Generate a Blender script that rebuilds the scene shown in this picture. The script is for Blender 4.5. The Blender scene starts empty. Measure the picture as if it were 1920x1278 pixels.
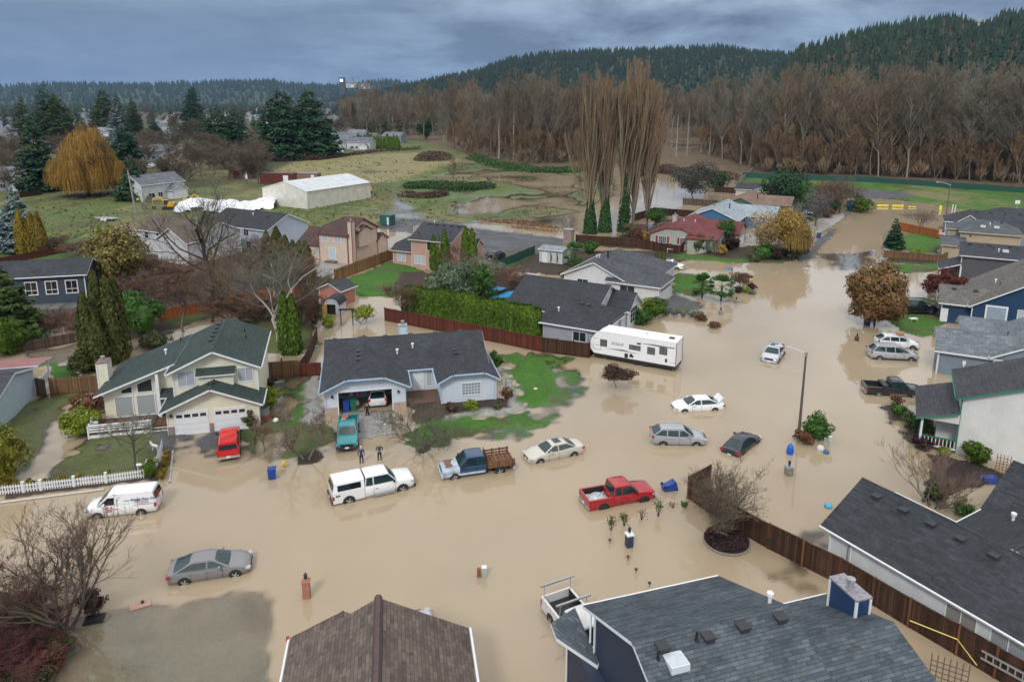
import bpy,math,random
import numpy as np
from mathutils import Vector,Matrix,Euler,noise as mnoise
random.seed(7)
D=bpy.data
COL=bpy.context.scene.collection
PI=math.pi
F,Y0,H=1335.0,478.0,28.6
P=math.atan(290/1335.0)
SP,CP=math.sin(P),math.cos(P)
def G(px,py,z=0.0):
 0
 u=(px-960)/F;v=(py-Y0)/F
 t=(H-z)/(SP+v*CP)
 return(u*t,(CP-v*SP)*t)
def R(a):return math.radians(a)
def tag(o,label=None,cat=None,group=None,kind=None):
 if label:o['label']=label
 if cat:o['category']=cat
 if group:o['group']=group
 if kind:o['kind']=kind
 return o
def thing(name,label,cat,loc=(0,0,0),rz=0.0,group=None):
 o=D.objects.new(name,None);COL.objects.link(o)
 o.empty_display_size=.3
 o.location=loc if len(loc)==3 else(loc[0],loc[1],0)
 o.rotation_euler=(0,0,rz)
 return tag(o,label,cat,group)
KIDS={}
def link(o,parent=None):
 COL.objects.link(o)
 if parent is not None:
  o.parent=parent
  KIDS.setdefault(parent.name,[]).append(o)
 return o
def clone(o,label=None,loc=None,rz=None,scale=None,parent=None):
 c=o.copy();COL.objects.link(c)
 if parent is not None:c.parent=parent
 KIDS[c.name]=[]
 if parent is not None:KIDS[parent.name].append(c)
 for ch in KIDS.get(o.name,[]):
  clone(ch,parent=c)
 if label:c['label']=label
 if loc is not None:c.location=loc if len(loc)==3 else(loc[0],loc[1],0)
 if rz is not None:c.rotation_euler=(0,0,rz)
 if scale is not None:c.scale=scale if hasattr(scale,'__len__')else(scale,)*3
 return c
def uvbox(me):
 0
 n=len(me.polygons)
 if not n:return
 nl=len(me.loops)
 nor=np.empty(n*3,'f');me.polygons.foreach_get('normal',nor);nor=nor.reshape(-1,3)
 tot=np.empty(n,'i');me.polygons.foreach_get('loop_total',tot)
 vi=np.empty(nl,'i');me.loops.foreach_get('vertex_index',vi)
 co=np.empty(len(me.vertices)*3,'f');me.vertices.foreach_get('co',co);co=co.reshape(-1,3)
 t=np.stack([-nor[:,1],nor[:,0],np.zeros(n)],1)
 ln=np.linalg.norm(t,axis=1);flat=ln<1e-3
 t[flat]=(1,0,0);ln[flat]=1;t/=ln[:,None]
 b=np.cross(nor,t)
 pi=np.repeat(np.arange(n),tot)
 c=co[vi]
 uv=np.stack([(c*t[pi]).sum(1),(c*b[pi]).sum(1)],1).astype('f')
 l=me.uv_layers.new(name='UVMap');l.data.foreach_set('uv',uv.ravel())
class MB:
 def __init__(s):s.v=[];s.f=[];s.m=[]
 def poly(s,pts,m=0):
  b=len(s.v);s.v+=[tuple(p)for p in pts]
  s.f.append(tuple(range(b,b+len(pts))));s.m.append(m)
 def raw(s,v,f,m=0):
  b=len(s.v);s.v+=[tuple(p)for p in v]
  s.f+=[tuple(i+b for i in q)for q in f];s.m+=[m]*len(f)
 def box(s,x0,x1,y0,y1,z0,z1,m=0,M=None):
  v=[(x,y,z)for z in(z0,z1)for y in(y0,y1)for x in(x0,x1)]
  if M is not None:v=[tuple(M@Vector(p))for p in v]
  s.raw(v,[(0,2,3,1),(4,5,7,6),(0,1,5,4),(2,6,7,3),(0,4,6,2),(1,3,7,5)],m)
 def prism(s,pts,z0,z1,m=0,mt=None):
  n=len(pts)
  s.raw([(x,y,z0)for x,y in pts]+[(x,y,z1)for x,y in pts],[(i,(i+1)%n,n+(i+1)%n,n+i)for i in range(n)],m)
  s.poly([(x,y,z1)for x,y in pts],m if mt is None else mt)
  s.poly([(x,y,z0)for x,y in reversed(pts)],m)
 def slab(s,pts,th,m=0,ms=1):
  0
  lo=[(x,y,z-th)for x,y,z in pts];n=len(pts)
  s.poly(pts,m);s.poly(lo[::-1],ms)
  b=len(s.v);s.v+=[tuple(p)for p in pts]+lo
  for i in range(n):
   j=(i+1)%n
   s.f.append((b+n+i,b+n+j,b+j,b+i));s.m.append(ms)
 def tube(s,path,rad,n=6,m=0,cap=False):
  rings=[];b=len(s.v)
  if not hasattr(rad,'__len__'):rad=[rad]*len(path)
  for i,p in enumerate(path):
   p=Vector(p)
   a=Vector(path[max(i-1,0)]);c=Vector(path[min(i+1,len(path)-1)])
   d=(c-a);d=d.normalized()if d.length>1e-9 else Vector((0,0,1))
   u=d.cross(Vector((0,0,1))if abs(d.z)<.9 else Vector((1,0,0))).normalized();w=d.cross(u)
   for k in range(n):
    q=2*PI*k/n
    s.v.append(tuple(p+(u*math.cos(q)+w*math.sin(q))*rad[i]))
  for i in range(len(path)-1):
   for k in range(n):
    a=b+i*n+k;c=b+i*n+(k+1)%n
    s.f.append((a,c,c+n,a+n));s.m.append(m)
  if cap:
   e=b+(len(path)-1)*n
   s.f.append(tuple(range(e,e+n)));s.m.append(m)
   s.f.append(tuple(range(b+n-1,b-1,-1)));s.m.append(m)
 def cyl(s,x,y,z0,z1,r,n=12,m=0,r1=None):
  s.tube([(x,y,z0),(x,y,z1)],[r,r if r1 is None else r1],n,m,True)
 def lathe(s,prof,n=14,m=0,c=(0,0)):
  b=len(s.v)
  for r,z in prof:
   for k in range(n):
    q=2*PI*k/n;s.v.append((c[0]+r*math.cos(q),c[1]+r*math.sin(q),z))
  for i in range(len(prof)-1):
   for k in range(n):
    a=b+i*n+k;d=b+i*n+(k+1)%n
    s.f.append((a,d,d+n,a+n));s.m.append(m)
 def build(s,name,mats,parent=None,loc=None,rz=None,smooth=None,uv=True):
  me=D.meshes.new(name);me.from_pydata(s.v,[],s.f)
  if not isinstance(mats,(list,tuple)):mats=[mats]
  for m in mats:me.materials.append(m)
  if len(mats)>1:me.polygons.foreach_set('material_index',s.m)
  me.update()
  if uv:uvbox(me)
  if smooth is not None:
   me.polygons.foreach_set('use_smooth',[True]*len(me.polygons))
   try:me.set_sharp_from_angle(angle=R(smooth))
   except Exception:pass
  o=D.objects.new(name,me);link(o,parent)
  if loc is not None:o.location=loc if len(loc)==3 else(loc[0],loc[1],0)
  if rz is not None:o.rotation_euler=(0,0,rz)
  return o
def npmesh(name,v,f,mats,parent=None,attr=None,smooth=False,midx=None):
 0
 me=D.meshes.new(name);n,k=f.shape
 me.vertices.add(len(v));me.vertices.foreach_set('co',np.ascontiguousarray(v,'f').ravel())
 me.loops.add(n*k);me.loops.foreach_set('vertex_index',np.ascontiguousarray(f,'i').ravel())
 me.polygons.add(n);me.polygons.foreach_set('loop_start',np.arange(0,n*k,k,dtype='i'))
 try:me.polygons.foreach_set('loop_total',np.full(n,k,'i'))
 except Exception:pass
 if not isinstance(mats,(list,tuple)):mats=[mats]
 for m in mats:me.materials.append(m)
 if midx is not None:me.polygons.foreach_set('material_index',np.ascontiguousarray(midx,'i'))
 if smooth:me.polygons.foreach_set('use_smooth',np.ones(n,bool))
 me.update(calc_edges=True)
 if attr:
  for nm,(ty,arr)in attr.items():
   a=me.attributes.new(nm,ty,'POINT')
   a.data.foreach_set('color' if ty=='FLOAT_COLOR' else 'value',np.ascontiguousarray(arr,'f').ravel())
 o=D.objects.new(name,me);link(o,parent)
 return o
def srgb(r,g=None,b=None):
 if g is None:r,g,b=r
 f=lambda c:(c/255/12.92)if c/255<.04045 else((c/255+.055)/1.055)**2.4
 return(f(r),f(g),f(b),1)
class NT:
 def __init__(s,name):
  s.m=D.materials.new(name);s.m.use_nodes=True
  s.n=s.m.node_tree;s.n.nodes.clear()
  s.out=s.n.nodes.new('ShaderNodeOutputMaterial')
 def new(s,t,**kw):
  n=s.n.nodes.new('ShaderNode'+t)
  for k,v in kw.items():
   if k.startswith('i_'):n.inputs[k[2:].replace('_',' ')].default_value=v
   else:setattr(n,k,v)
  return n
 def l(s,a,b):s.n.links.new(a,b)
 def bsdf(s,rough=.6,spec=.5,metal=0,**kw):
  b=s.new('BsdfPrincipled');b.inputs['Roughness'].default_value=rough
  b.inputs['Specular IOR Level'].default_value=spec;b.inputs['Metallic'].default_value=metal
  s.l(b.outputs[0],s.out.inputs[0]);return b
 def mix(s,fac,a,b,mode='MIX'):
  n=s.new('Mix',data_type='RGBA',blend_type=mode)
  for sock,val in((0,fac),(6,a),(7,b)):
   if hasattr(val,'is_linked')or hasattr(val,'links'):s.l(val,n.inputs[sock])
   else:n.inputs[sock].default_value=val
  return n.outputs[2]
 def noise(s,scale,detail=4,rough=.6,vec=None,dim=None):
  n=s.new('TexNoise');n.inputs['Scale'].default_value=scale
  n.inputs['Detail'].default_value=detail;n.inputs['Roughness'].default_value=rough
  if vec is not None:s.l(vec,n.inputs['Vector'])
  return n.outputs[0]
 def ramp(s,fac,stops):
  r=s.new('ValToRGB');el=r.color_ramp.elements
  while len(el)<len(stops):el.new(.5)
  for e,(p,c)in zip(el,stops):
   e.position=p;e.color=c if hasattr(c,'__len__')else(c,c,c,1)
  s.l(fac,r.inputs[0]);return r.outputs[0]
 def math(s,op,a,b=0.):
  n=s.new('Math',operation=op)
  for i,val in enumerate((a,b)):
   if hasattr(val,'links'):s.l(val,n.inputs[i])
   else:n.inputs[i].default_value=val
  return n.outputs[0]
 def bump(s,h,b,strength=.4,dist=.02):
  n=s.new('Bump');n.inputs['Strength'].default_value=strength;n.inputs['Distance'].default_value=dist
  s.l(h,n.inputs['Height']);s.l(n.outputs[0],b.inputs['Normal'])
MATS={}
def cached(f):
 def g(*a,**k):
  key=(f.__name__,str(a),str(sorted(k.items())))
  if key not in MATS:MATS[key]=f(*a,**k)
  return MATS[key]
 return g
def c4(c):return(c[0],c[1],c[2],1)
def mul(c,k):return(c[0]*k,c[1]*k,c[2]*k,1)
@cached
def plain(c,rough=.6,metal=0,var=.12,scale=3.,spec=.5,bump=0):
 t=NT('paint');b=t.bsdf(rough,spec,metal)
 tc=t.new('TexCoord').outputs['Object']
 col=t.mix(t.ramp(t.noise(scale,5,.65,tc),[(.3,0),(.7,1)]),mul(c,1-var),mul(c,1+var))
 t.l(col,b.inputs['Base Color'])
 if bump:t.bump(t.noise(scale*6,4,.6,tc),b,bump,.02)
 return t.m
@cached
def carpaint(c,metal=0.0,dirty=.25):
 t=NT('car_paint');b=t.bsdf(.28,.5,metal*.25)
 b.inputs['Coat Weight'].default_value=.6;b.inputs['Coat Roughness'].default_value=.08
 tc=t.new('TexCoord').outputs['Object']
 sep=t.new('SeparateXYZ');t.l(tc,sep.inputs[0])
 low=t.ramp(sep.outputs[2],[(.25,1),(.62,0)])
 n=t.ramp(t.noise(3,2,.5,tc),[(.35,0),(.75,1)])
 col=t.mix(t.math('MULTIPLY',low,t.math('MULTIPLY',n,dirty*1.2)),c4(c),(.19,.15,.11,1))
 t.l(col,b.inputs['Base Color'])
 t.l(t.math('ADD',t.math('MULTIPLY',n,.12),.2),b.inputs['Roughness'])
 return t.m
@cached
def glass(c=(.02,.028,.032),rough=.04):
 t=NT('window_glass');b=t.bsdf(rough,.8)
 tc=t.new('TexCoord').outputs['Object']
 t.l(t.mix(t.noise(2.2,3,.6,tc),mul(c,.45),mul(c,1.8)),b.inputs['Base Color'])
 return t.m
@cached
def curtain(c=(.5,.55,.6)):
 t=NT('curtained_glass');b=t.bsdf(.15,.7)
 uv=t.new('UVMap').outputs[0]
 w=t.new('TexWave');w.inputs['Scale'].default_value=3.0;w.inputs['Distortion'].default_value=1.5
 t.l(uv,w.inputs[0])
 t.l(t.mix(w.outputs[1],mul(c,.8),c4(c)),b.inputs['Base Color'])
 return t.m
@cached
def shingle(c,c2=None,w=.33,h=.145,var=1.0,moss=0.):
 0
 c2=c2 or mul(c,1.7)
 t=NT('roof_shingles');b=t.bsdf(.78,.35)
 uv=t.new('UVMap').outputs[0]
 br=t.new('TexBrick');t.l(uv,br.inputs['Vector'])
 br.inputs['Scale'].default_value=1;br.inputs['Brick Width'].default_value=w*2
 br.inputs['Row Height'].default_value=h;br.inputs['Mortar Size'].default_value=.012
 br.inputs['Mortar Smooth'].default_value=.4
 br.inputs['Color1'].default_value=c4(c);br.inputs['Color2'].default_value=c4(c2)
 br.inputs['Mortar'].default_value=mul(c,.45)
 br2=t.new('TexBrick');t.l(uv,br2.inputs['Vector'])
 br2.inputs['Scale'].default_value=1;br2.inputs['Brick Width'].default_value=w*.73
 br2.inputs['Row Height'].default_value=h;br2.inputs['Mortar Size'].default_value=0
 br2.inputs['Color1'].default_value=(.75,.75,.75,1);br2.inputs['Color2'].default_value=(1.25,1.25,1.25,1)
 col=t.mix(.7*var,br.outputs[0],br2.outputs[0],'MULTIPLY')
 big=t.ramp(t.noise(.35,4,.6,uv),[(.3,.78),(.7,1.15)])
 col=t.mix(1.,col,big,'MULTIPLY')
 fine=t.ramp(t.noise(14,2,.7,uv),[(.3,.8),(.7,1.2)])
 col=t.mix(.7,col,fine,'MULTIPLY')
 if moss:
  mn=t.ramp(t.noise(.9,6,.75,uv),[(.6-moss*.1,0),(.75,1)])
  col=t.mix(t.math('MULTIPLY',mn,moss),col,(.13,.15,.07,1))
 t.l(col,b.inputs['Base Color']);t.bump(br.outputs[1],b,.35,.012)
 return t.m
@cached
def siding(c,h=.16,line=.55,vert=False,w=99.):
 t=NT('lap_siding');b=t.bsdf(.55,.35)
 uv=t.new('UVMap').outputs[0]
 sep=t.new('SeparateXYZ');t.l(uv,sep.inputs[0])
 ax=sep.outputs[0]if vert else sep.outputs[1]
 fr=t.math('FRACT',t.math('DIVIDE',ax,h))
 ln=t.ramp(fr,[(0,line),(.1,line),(.16,1.),(1,.93)])
 n=t.ramp(t.noise(.8,5,.6,uv),[(.3,.9),(.7,1.06)])
 streak=t.new('Mapping');streak.inputs['Scale'].default_value=(3,.3,1);t.l(uv,streak.inputs[0])
 n2=t.ramp(t.noise(2,5,.7,streak.outputs[0]),[(.3,.93),(.8,1.04)])
 col=t.mix(1,c4(c),ln,'MULTIPLY');col=t.mix(1,col,n,'MULTIPLY');col=t.mix(1,col,n2,'MULTIPLY')
 t.l(col,b.inputs['Base Color']);t.bump(fr,b,.3,.015)
 return t.m
@cached
def boards(c,w=.14,var=.5,rough=.8):
 0
 t=NT('fence_boards');b=t.bsdf(rough,.25)
 uv=t.new('UVMap').outputs[0]
 sep=t.new('SeparateXYZ');t.l(uv,sep.inputs[0])
 k=t.math('DIVIDE',sep.outputs[0],w)
 wn=t.new('TexWhiteNoise',noise_dimensions='1D');t.l(t.math('FLOOR',k),wn.inputs['W'])
 sh=t.ramp(wn.outputs[0],[(0,1-var),(1,1+var*.6)])
 gap=t.ramp(t.math('FRACT',k),[(0,.25),(.07,.25),(.12,1),(1,1)])
 mp=t.new('Mapping');mp.inputs['Scale'].default_value=(9,.8,1);t.l(uv,mp.inputs[0])
 g=t.ramp(t.noise(2,6,.7,mp.outputs[0]),[(.25,.7),(.75,1.2)])
 col=t.mix(1,c4(c),sh,'MULTIPLY');col=t.mix(1,col,gap,'MULTIPLY');col=t.mix(1,col,g,'MULTIPLY')
 t.l(col,b.inputs['Base Color']);return t.m
@cached
def brick(c,c2,w=.22,h=.075,mortar=(.45,.42,.38)):
 t=NT('brickwork');b=t.bsdf(.85,.3)
 uv=t.new('UVMap').outputs[0]
 br=t.new('TexBrick');t.l(uv,br.inputs['Vector']);br.inputs['Scale'].default_value=1
 br.inputs['Brick Width'].default_value=w;br.inputs['Row Height'].default_value=h
 br.inputs['Mortar Size'].default_value=.008
 br.inputs['Color1'].default_value=c4(c);br.inputs['Color2'].default_value=c4(c2);br.inputs['Mortar'].default_value=c4(mortar)
 n=t.ramp(t.noise(3,5,.7,uv),[(.3,.75),(.7,1.2)])
 t.l(t.mix(1,br.outputs[0],n,'MULTIPLY'),b.inputs['Base Color']);t.bump(br.outputs[1],b,.5,.01)
 return t.m
@cached
def metal_ribs(c,p=.3,rough=.4):
 t=NT('ribbed_metal');b=t.bsdf(rough,.5,.15)
 uv=t.new('UVMap').outputs[0]
 sep=t.new('SeparateXYZ');t.l(uv,sep.inputs[0])
 fr=t.math('FRACT',t.math('DIVIDE',sep.outputs[0],p))
 ln=t.ramp(fr,[(0,.72),(.12,.72),(.2,1),(1,1)])
 n=t.ramp(t.noise(.5,6,.7,uv),[(.35,.8),(.65,1.08)])
 col=t.mix(1,t.mix(1,c4(c),ln,'MULTIPLY'),n,'MULTIPLY')
 t.l(col,b.inputs['Base Color']);t.bump(fr,b,.4,.03)
 return t.m
@cached
def leafmat(c,c2,c3=None,sat=0,rough=.55):
 0
 t=NT('foliage');b=t.bsdf(rough,.25)
 g=t.new('NewGeometry')
 stops=[(0,c4(c)),(.55,c4(c2)),(1,c4(c3 or mul(c2,1.35)))]
 col=t.ramp(g.outputs['Random Per Island'],stops)
 oi=t.new('ObjectInfo')
 v=t.ramp(oi.outputs['Random'],[(0,.85),(1,1.15)])
 col=t.mix(1,col,v,'MULTIPLY')
 tc=t.new('TexCoord').outputs['Object']
 col=t.mix(1,col,t.ramp(t.noise(.6,3,.6,tc),[(.3,.8),(.7,1.2)]),'MULTIPLY')
 t.l(col,b.inputs['Base Color'])
 tr=t.new('BsdfTranslucent');t.l(col,tr.inputs[0])
 mx=t.new('MixShader');mx.inputs[0].default_value=.22
 t.l(b.outputs[0],mx.inputs[1]);t.l(tr.outputs[0],mx.inputs[2]);t.l(mx.outputs[0],t.out.inputs[0])
 return t.m
@cached
def bark(c,c2,scale=5.,moss=None):
 t=NT('bark');b=t.bsdf(.9,.2)
 tc=t.new('TexCoord').outputs['Object']
 mp=t.new('Mapping');mp.inputs['Scale'].default_value=(1,1,.25);t.l(tc,mp.inputs[0])
 col=t.mix(t.ramp(t.noise(scale,6,.7,mp.outputs[0]),[(.3,0),(.7,1)]),c4(c),c4(c2))
 if moss:
  col=t.mix(t.ramp(t.noise(1.3,4,.7,tc),[(.48,0),(.6,.9)]),col,c4(moss))
 oi=t.new('ObjectInfo')
 col=t.mix(1,col,t.ramp(oi.outputs['Random'],[(0,.8),(1,1.2)]),'MULTIPLY')
 t.l(col,b.inputs['Base Color']);return t.m
@cached
def emit(c,s):
 t=NT('lit_lamp');e=t.new('Emission');e.inputs[0].default_value=c4(c);e.inputs[1].default_value=s
 t.l(e.outputs[0],t.out.inputs[0]);return t.m
WHITE=plain((.74,.76,.78),.5,var=.06)
TRIM=plain((.66,.68,.71),.5,var=.07)
BLACK=plain((.018,.018,.02),.5)
RUBBER=plain((.022,.022,.023),.8)
CHROME=plain((.62,.63,.65),.25,.9,.05)
DARKPL=plain((.035,.036,.04),.6)
GALV=plain((.42,.44,.46),.45,.6,.12)
GLASS=glass()
def setup_world():
 w=D.worlds.new('World');bpy.context.scene.world=w;w.use_nodes=True
 n=w.node_tree.nodes;l=w.node_tree.links;n.clear()
 out=n.new('ShaderNodeOutputWorld');bg=n.new('ShaderNodeBackground')
 sky=n.new('ShaderNodeTexSky');sky.sky_type='NISHITA';sky.sun_disc=False
 sky.sun_elevation=R(42);sky.sun_rotation=R(200);sky.air_density=1.3;sky.dust_density=2.
 tc=n.new('ShaderNodeTexCoord')
 sep=n.new('ShaderNodeSeparateXYZ');l.new(tc.outputs['Generated'],sep.inputs[0])
 rp=n.new('ShaderNodeValToRGB');el=rp.color_ramp.elements
 stops=[(.0,(1.75,2.9,4.9)),(.035,(1.65,2.65,4.6)),(.10,(1.6,2.45,4.1)),(.17,(3.4,4.4,5.8)),(.30,(6.8,7.8,8.8)),(.6,(9.6,10.1,10.7)),(1.,(12.5,12.8,13.2))]
 while len(el)<len(stops):el.new(.5)
 for e,(p,c)in zip(el,stops):e.position=p;e.color=(c[0]/14,c[1]/14,c[2]/14,1)
 l.new(sep.outputs[2],rp.inputs[0])
 zc=n.new('ShaderNodeMath');zc.operation='ADD';zc.inputs[1].default_value=.2;l.new(sep.outputs[2],zc.inputs[0])
 dx=n.new('ShaderNodeMath');dx.operation='DIVIDE';l.new(sep.outputs[0],dx.inputs[0]);l.new(zc.outputs[0],dx.inputs[1])
 dy=n.new('ShaderNodeMath');dy.operation='DIVIDE';l.new(sep.outputs[1],dy.inputs[0]);l.new(zc.outputs[0],dy.inputs[1])
 cb=n.new('ShaderNodeCombineXYZ');l.new(dx.outputs[0],cb.inputs[0]);l.new(dy.outputs[0],cb.inputs[1])
 nz=n.new('ShaderNodeTexNoise');nz.inputs['Scale'].default_value=1.5;nz.inputs['Detail'].default_value=9
 nz.inputs['Roughness'].default_value=.56;nz.inputs['Distortion'].default_value=.35
 l.new(cb.outputs[0],nz.inputs['Vector'])
 r2=n.new('ShaderNodeValToRGB');e2=r2.color_ramp.elements
 e2[0].position=.38;e2[0].color=(.58,.63,.7,1);e2[1].position=.66;e2[1].color=(2.1,1.85,1.6,1)
 l.new(nz.outputs[0],r2.inputs[0])
 side=n.new('ShaderNodeMapRange');side.inputs[1].default_value=-.35;side.inputs[2].default_value=.12
 side.inputs[3].default_value=.18;side.inputs[4].default_value=1.0;l.new(sep.outputs[0],side.inputs[0])
 mx=n.new('ShaderNodeMix');mx.data_type='RGBA';mx.blend_type='MULTIPLY'
 l.new(side.outputs[0],mx.inputs[0]);l.new(rp.outputs[0],mx.inputs[6]);l.new(r2.outputs[0],mx.inputs[7])
 sc=n.new('ShaderNodeVectorMath');sc.operation='SCALE';sc.inputs['Scale'].default_value=14
 l.new(mx.outputs[2],sc.inputs[0])
 m2=n.new('ShaderNodeMix');m2.data_type='RGBA';m2.inputs[0].default_value=.88
 l.new(sky.outputs[0],m2.inputs[6]);l.new(sc.outputs[0],m2.inputs[7])
 l.new(m2.outputs[2],bg.inputs[0]);bg.inputs[1].default_value=.1
 l.new(bg.outputs[0],out.inputs[0])
def setup_light():
 li=D.lights.new('sun','SUN');li.energy=1.7;li.angle=R(11);li.color=(1.,.97,.92)
 o=D.objects.new('sun',li);COL.objects.link(o)
 el,az=R(42),R(200)
 d=Vector((math.sin(az)*math.cos(el),math.cos(az)*math.cos(el),math.sin(el)))
 o.rotation_euler=d.to_track_quat('Z','Y').to_euler()
def setup_camera():
 c=D.cameras.new('camera');c.sensor_width=36;c.lens=36*F/1920
 c.shift_y=-(639-Y0)/1920;c.clip_end=20000;c.clip_start=.5
 o=D.objects.new('camera',c);COL.objects.link(o)
 o.location=(0,0,H);o.rotation_euler=(PI/2-P,0,0)
 sc=bpy.context.scene;sc.camera=o
 sc.view_settings.view_transform='Standard';sc.view_settings.look='None'
 sc.view_settings.exposure=.03;sc.view_settings.gamma=1
 sc.cycles.max_bounces=6;sc.cycles.transparent_max_bounces=12;sc.cycles.diffuse_bounces=2
 sc.cycles.glossy_bounces=3;sc.cycles.volume_bounces=0;sc.cycles.caustics_reflective=False
 sc.cycles.use_denoising=True
 sc.render.resolution_x=1024;sc.render.resolution_y=681
def sdist(px,py,poly):
 0
 d=np.full(px.shape,1e18);ins=np.zeros(px.shape,bool);n=len(poly)
 for i in range(n):
  x1,y1=poly[i];x2,y2=poly[(i+1)%n]
  ex,ey=x2-x1,y2-y1
  t=np.clip(((px-x1)*ex+(py-y1)*ey)/(ex*ex+ey*ey+1e-9),0,1)
  d=np.minimum(d,(px-x1-t*ex)**2+(py-y1-t*ey)**2)
  c=((y1>py)!=(y2>py))&(px<ex*(py-y1)/(ey+1e-12)+x1)
  ins^=c
 d=np.sqrt(d)
 return np.where(ins,d,-d)
def vnoise(x,y,s,seed=0):
 0
 x=x/s+seed*17.3;y=y/s+seed*9.1
 xi=np.floor(x);yi=np.floor(y);fx=x-xi;fy=y-yi
 fx=fx*fx*(3-2*fx);fy=fy*fy*(3-2*fy)
 def h(a,b):
  v=np.sin(a*127.1+b*311.7+seed*5.3)*43758.5453
  return v-np.floor(v)
 return(h(xi,yi)*(1-fx)+h(xi+1,yi)*fx)*(1-fy)+(h(xi,yi+1)*(1-fx)+h(xi+1,yi+1)*fx)*fy
def fbm(x,y,s,seed=0,o=4):
 r=0;a=.5
 for i in range(o):r=r+a*vnoise(x,y,s/2**i,seed+i);a*=.5
 return r/(1-.5**o)
LAWN=(.045,.125,.014);OLIVE=(.078,.095,.03);STRAW=(.21,.19,.085);SOIL=(.052,.037,.028)
ASPH=(.085,.088,.095);CONC=(.27,.265,.25);MUD=(.14,.115,.08);FLOOR=(.12,.085,.05);MULCH=(.035,.024,.022)
FIELD=(.09,.125,.034)
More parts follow.
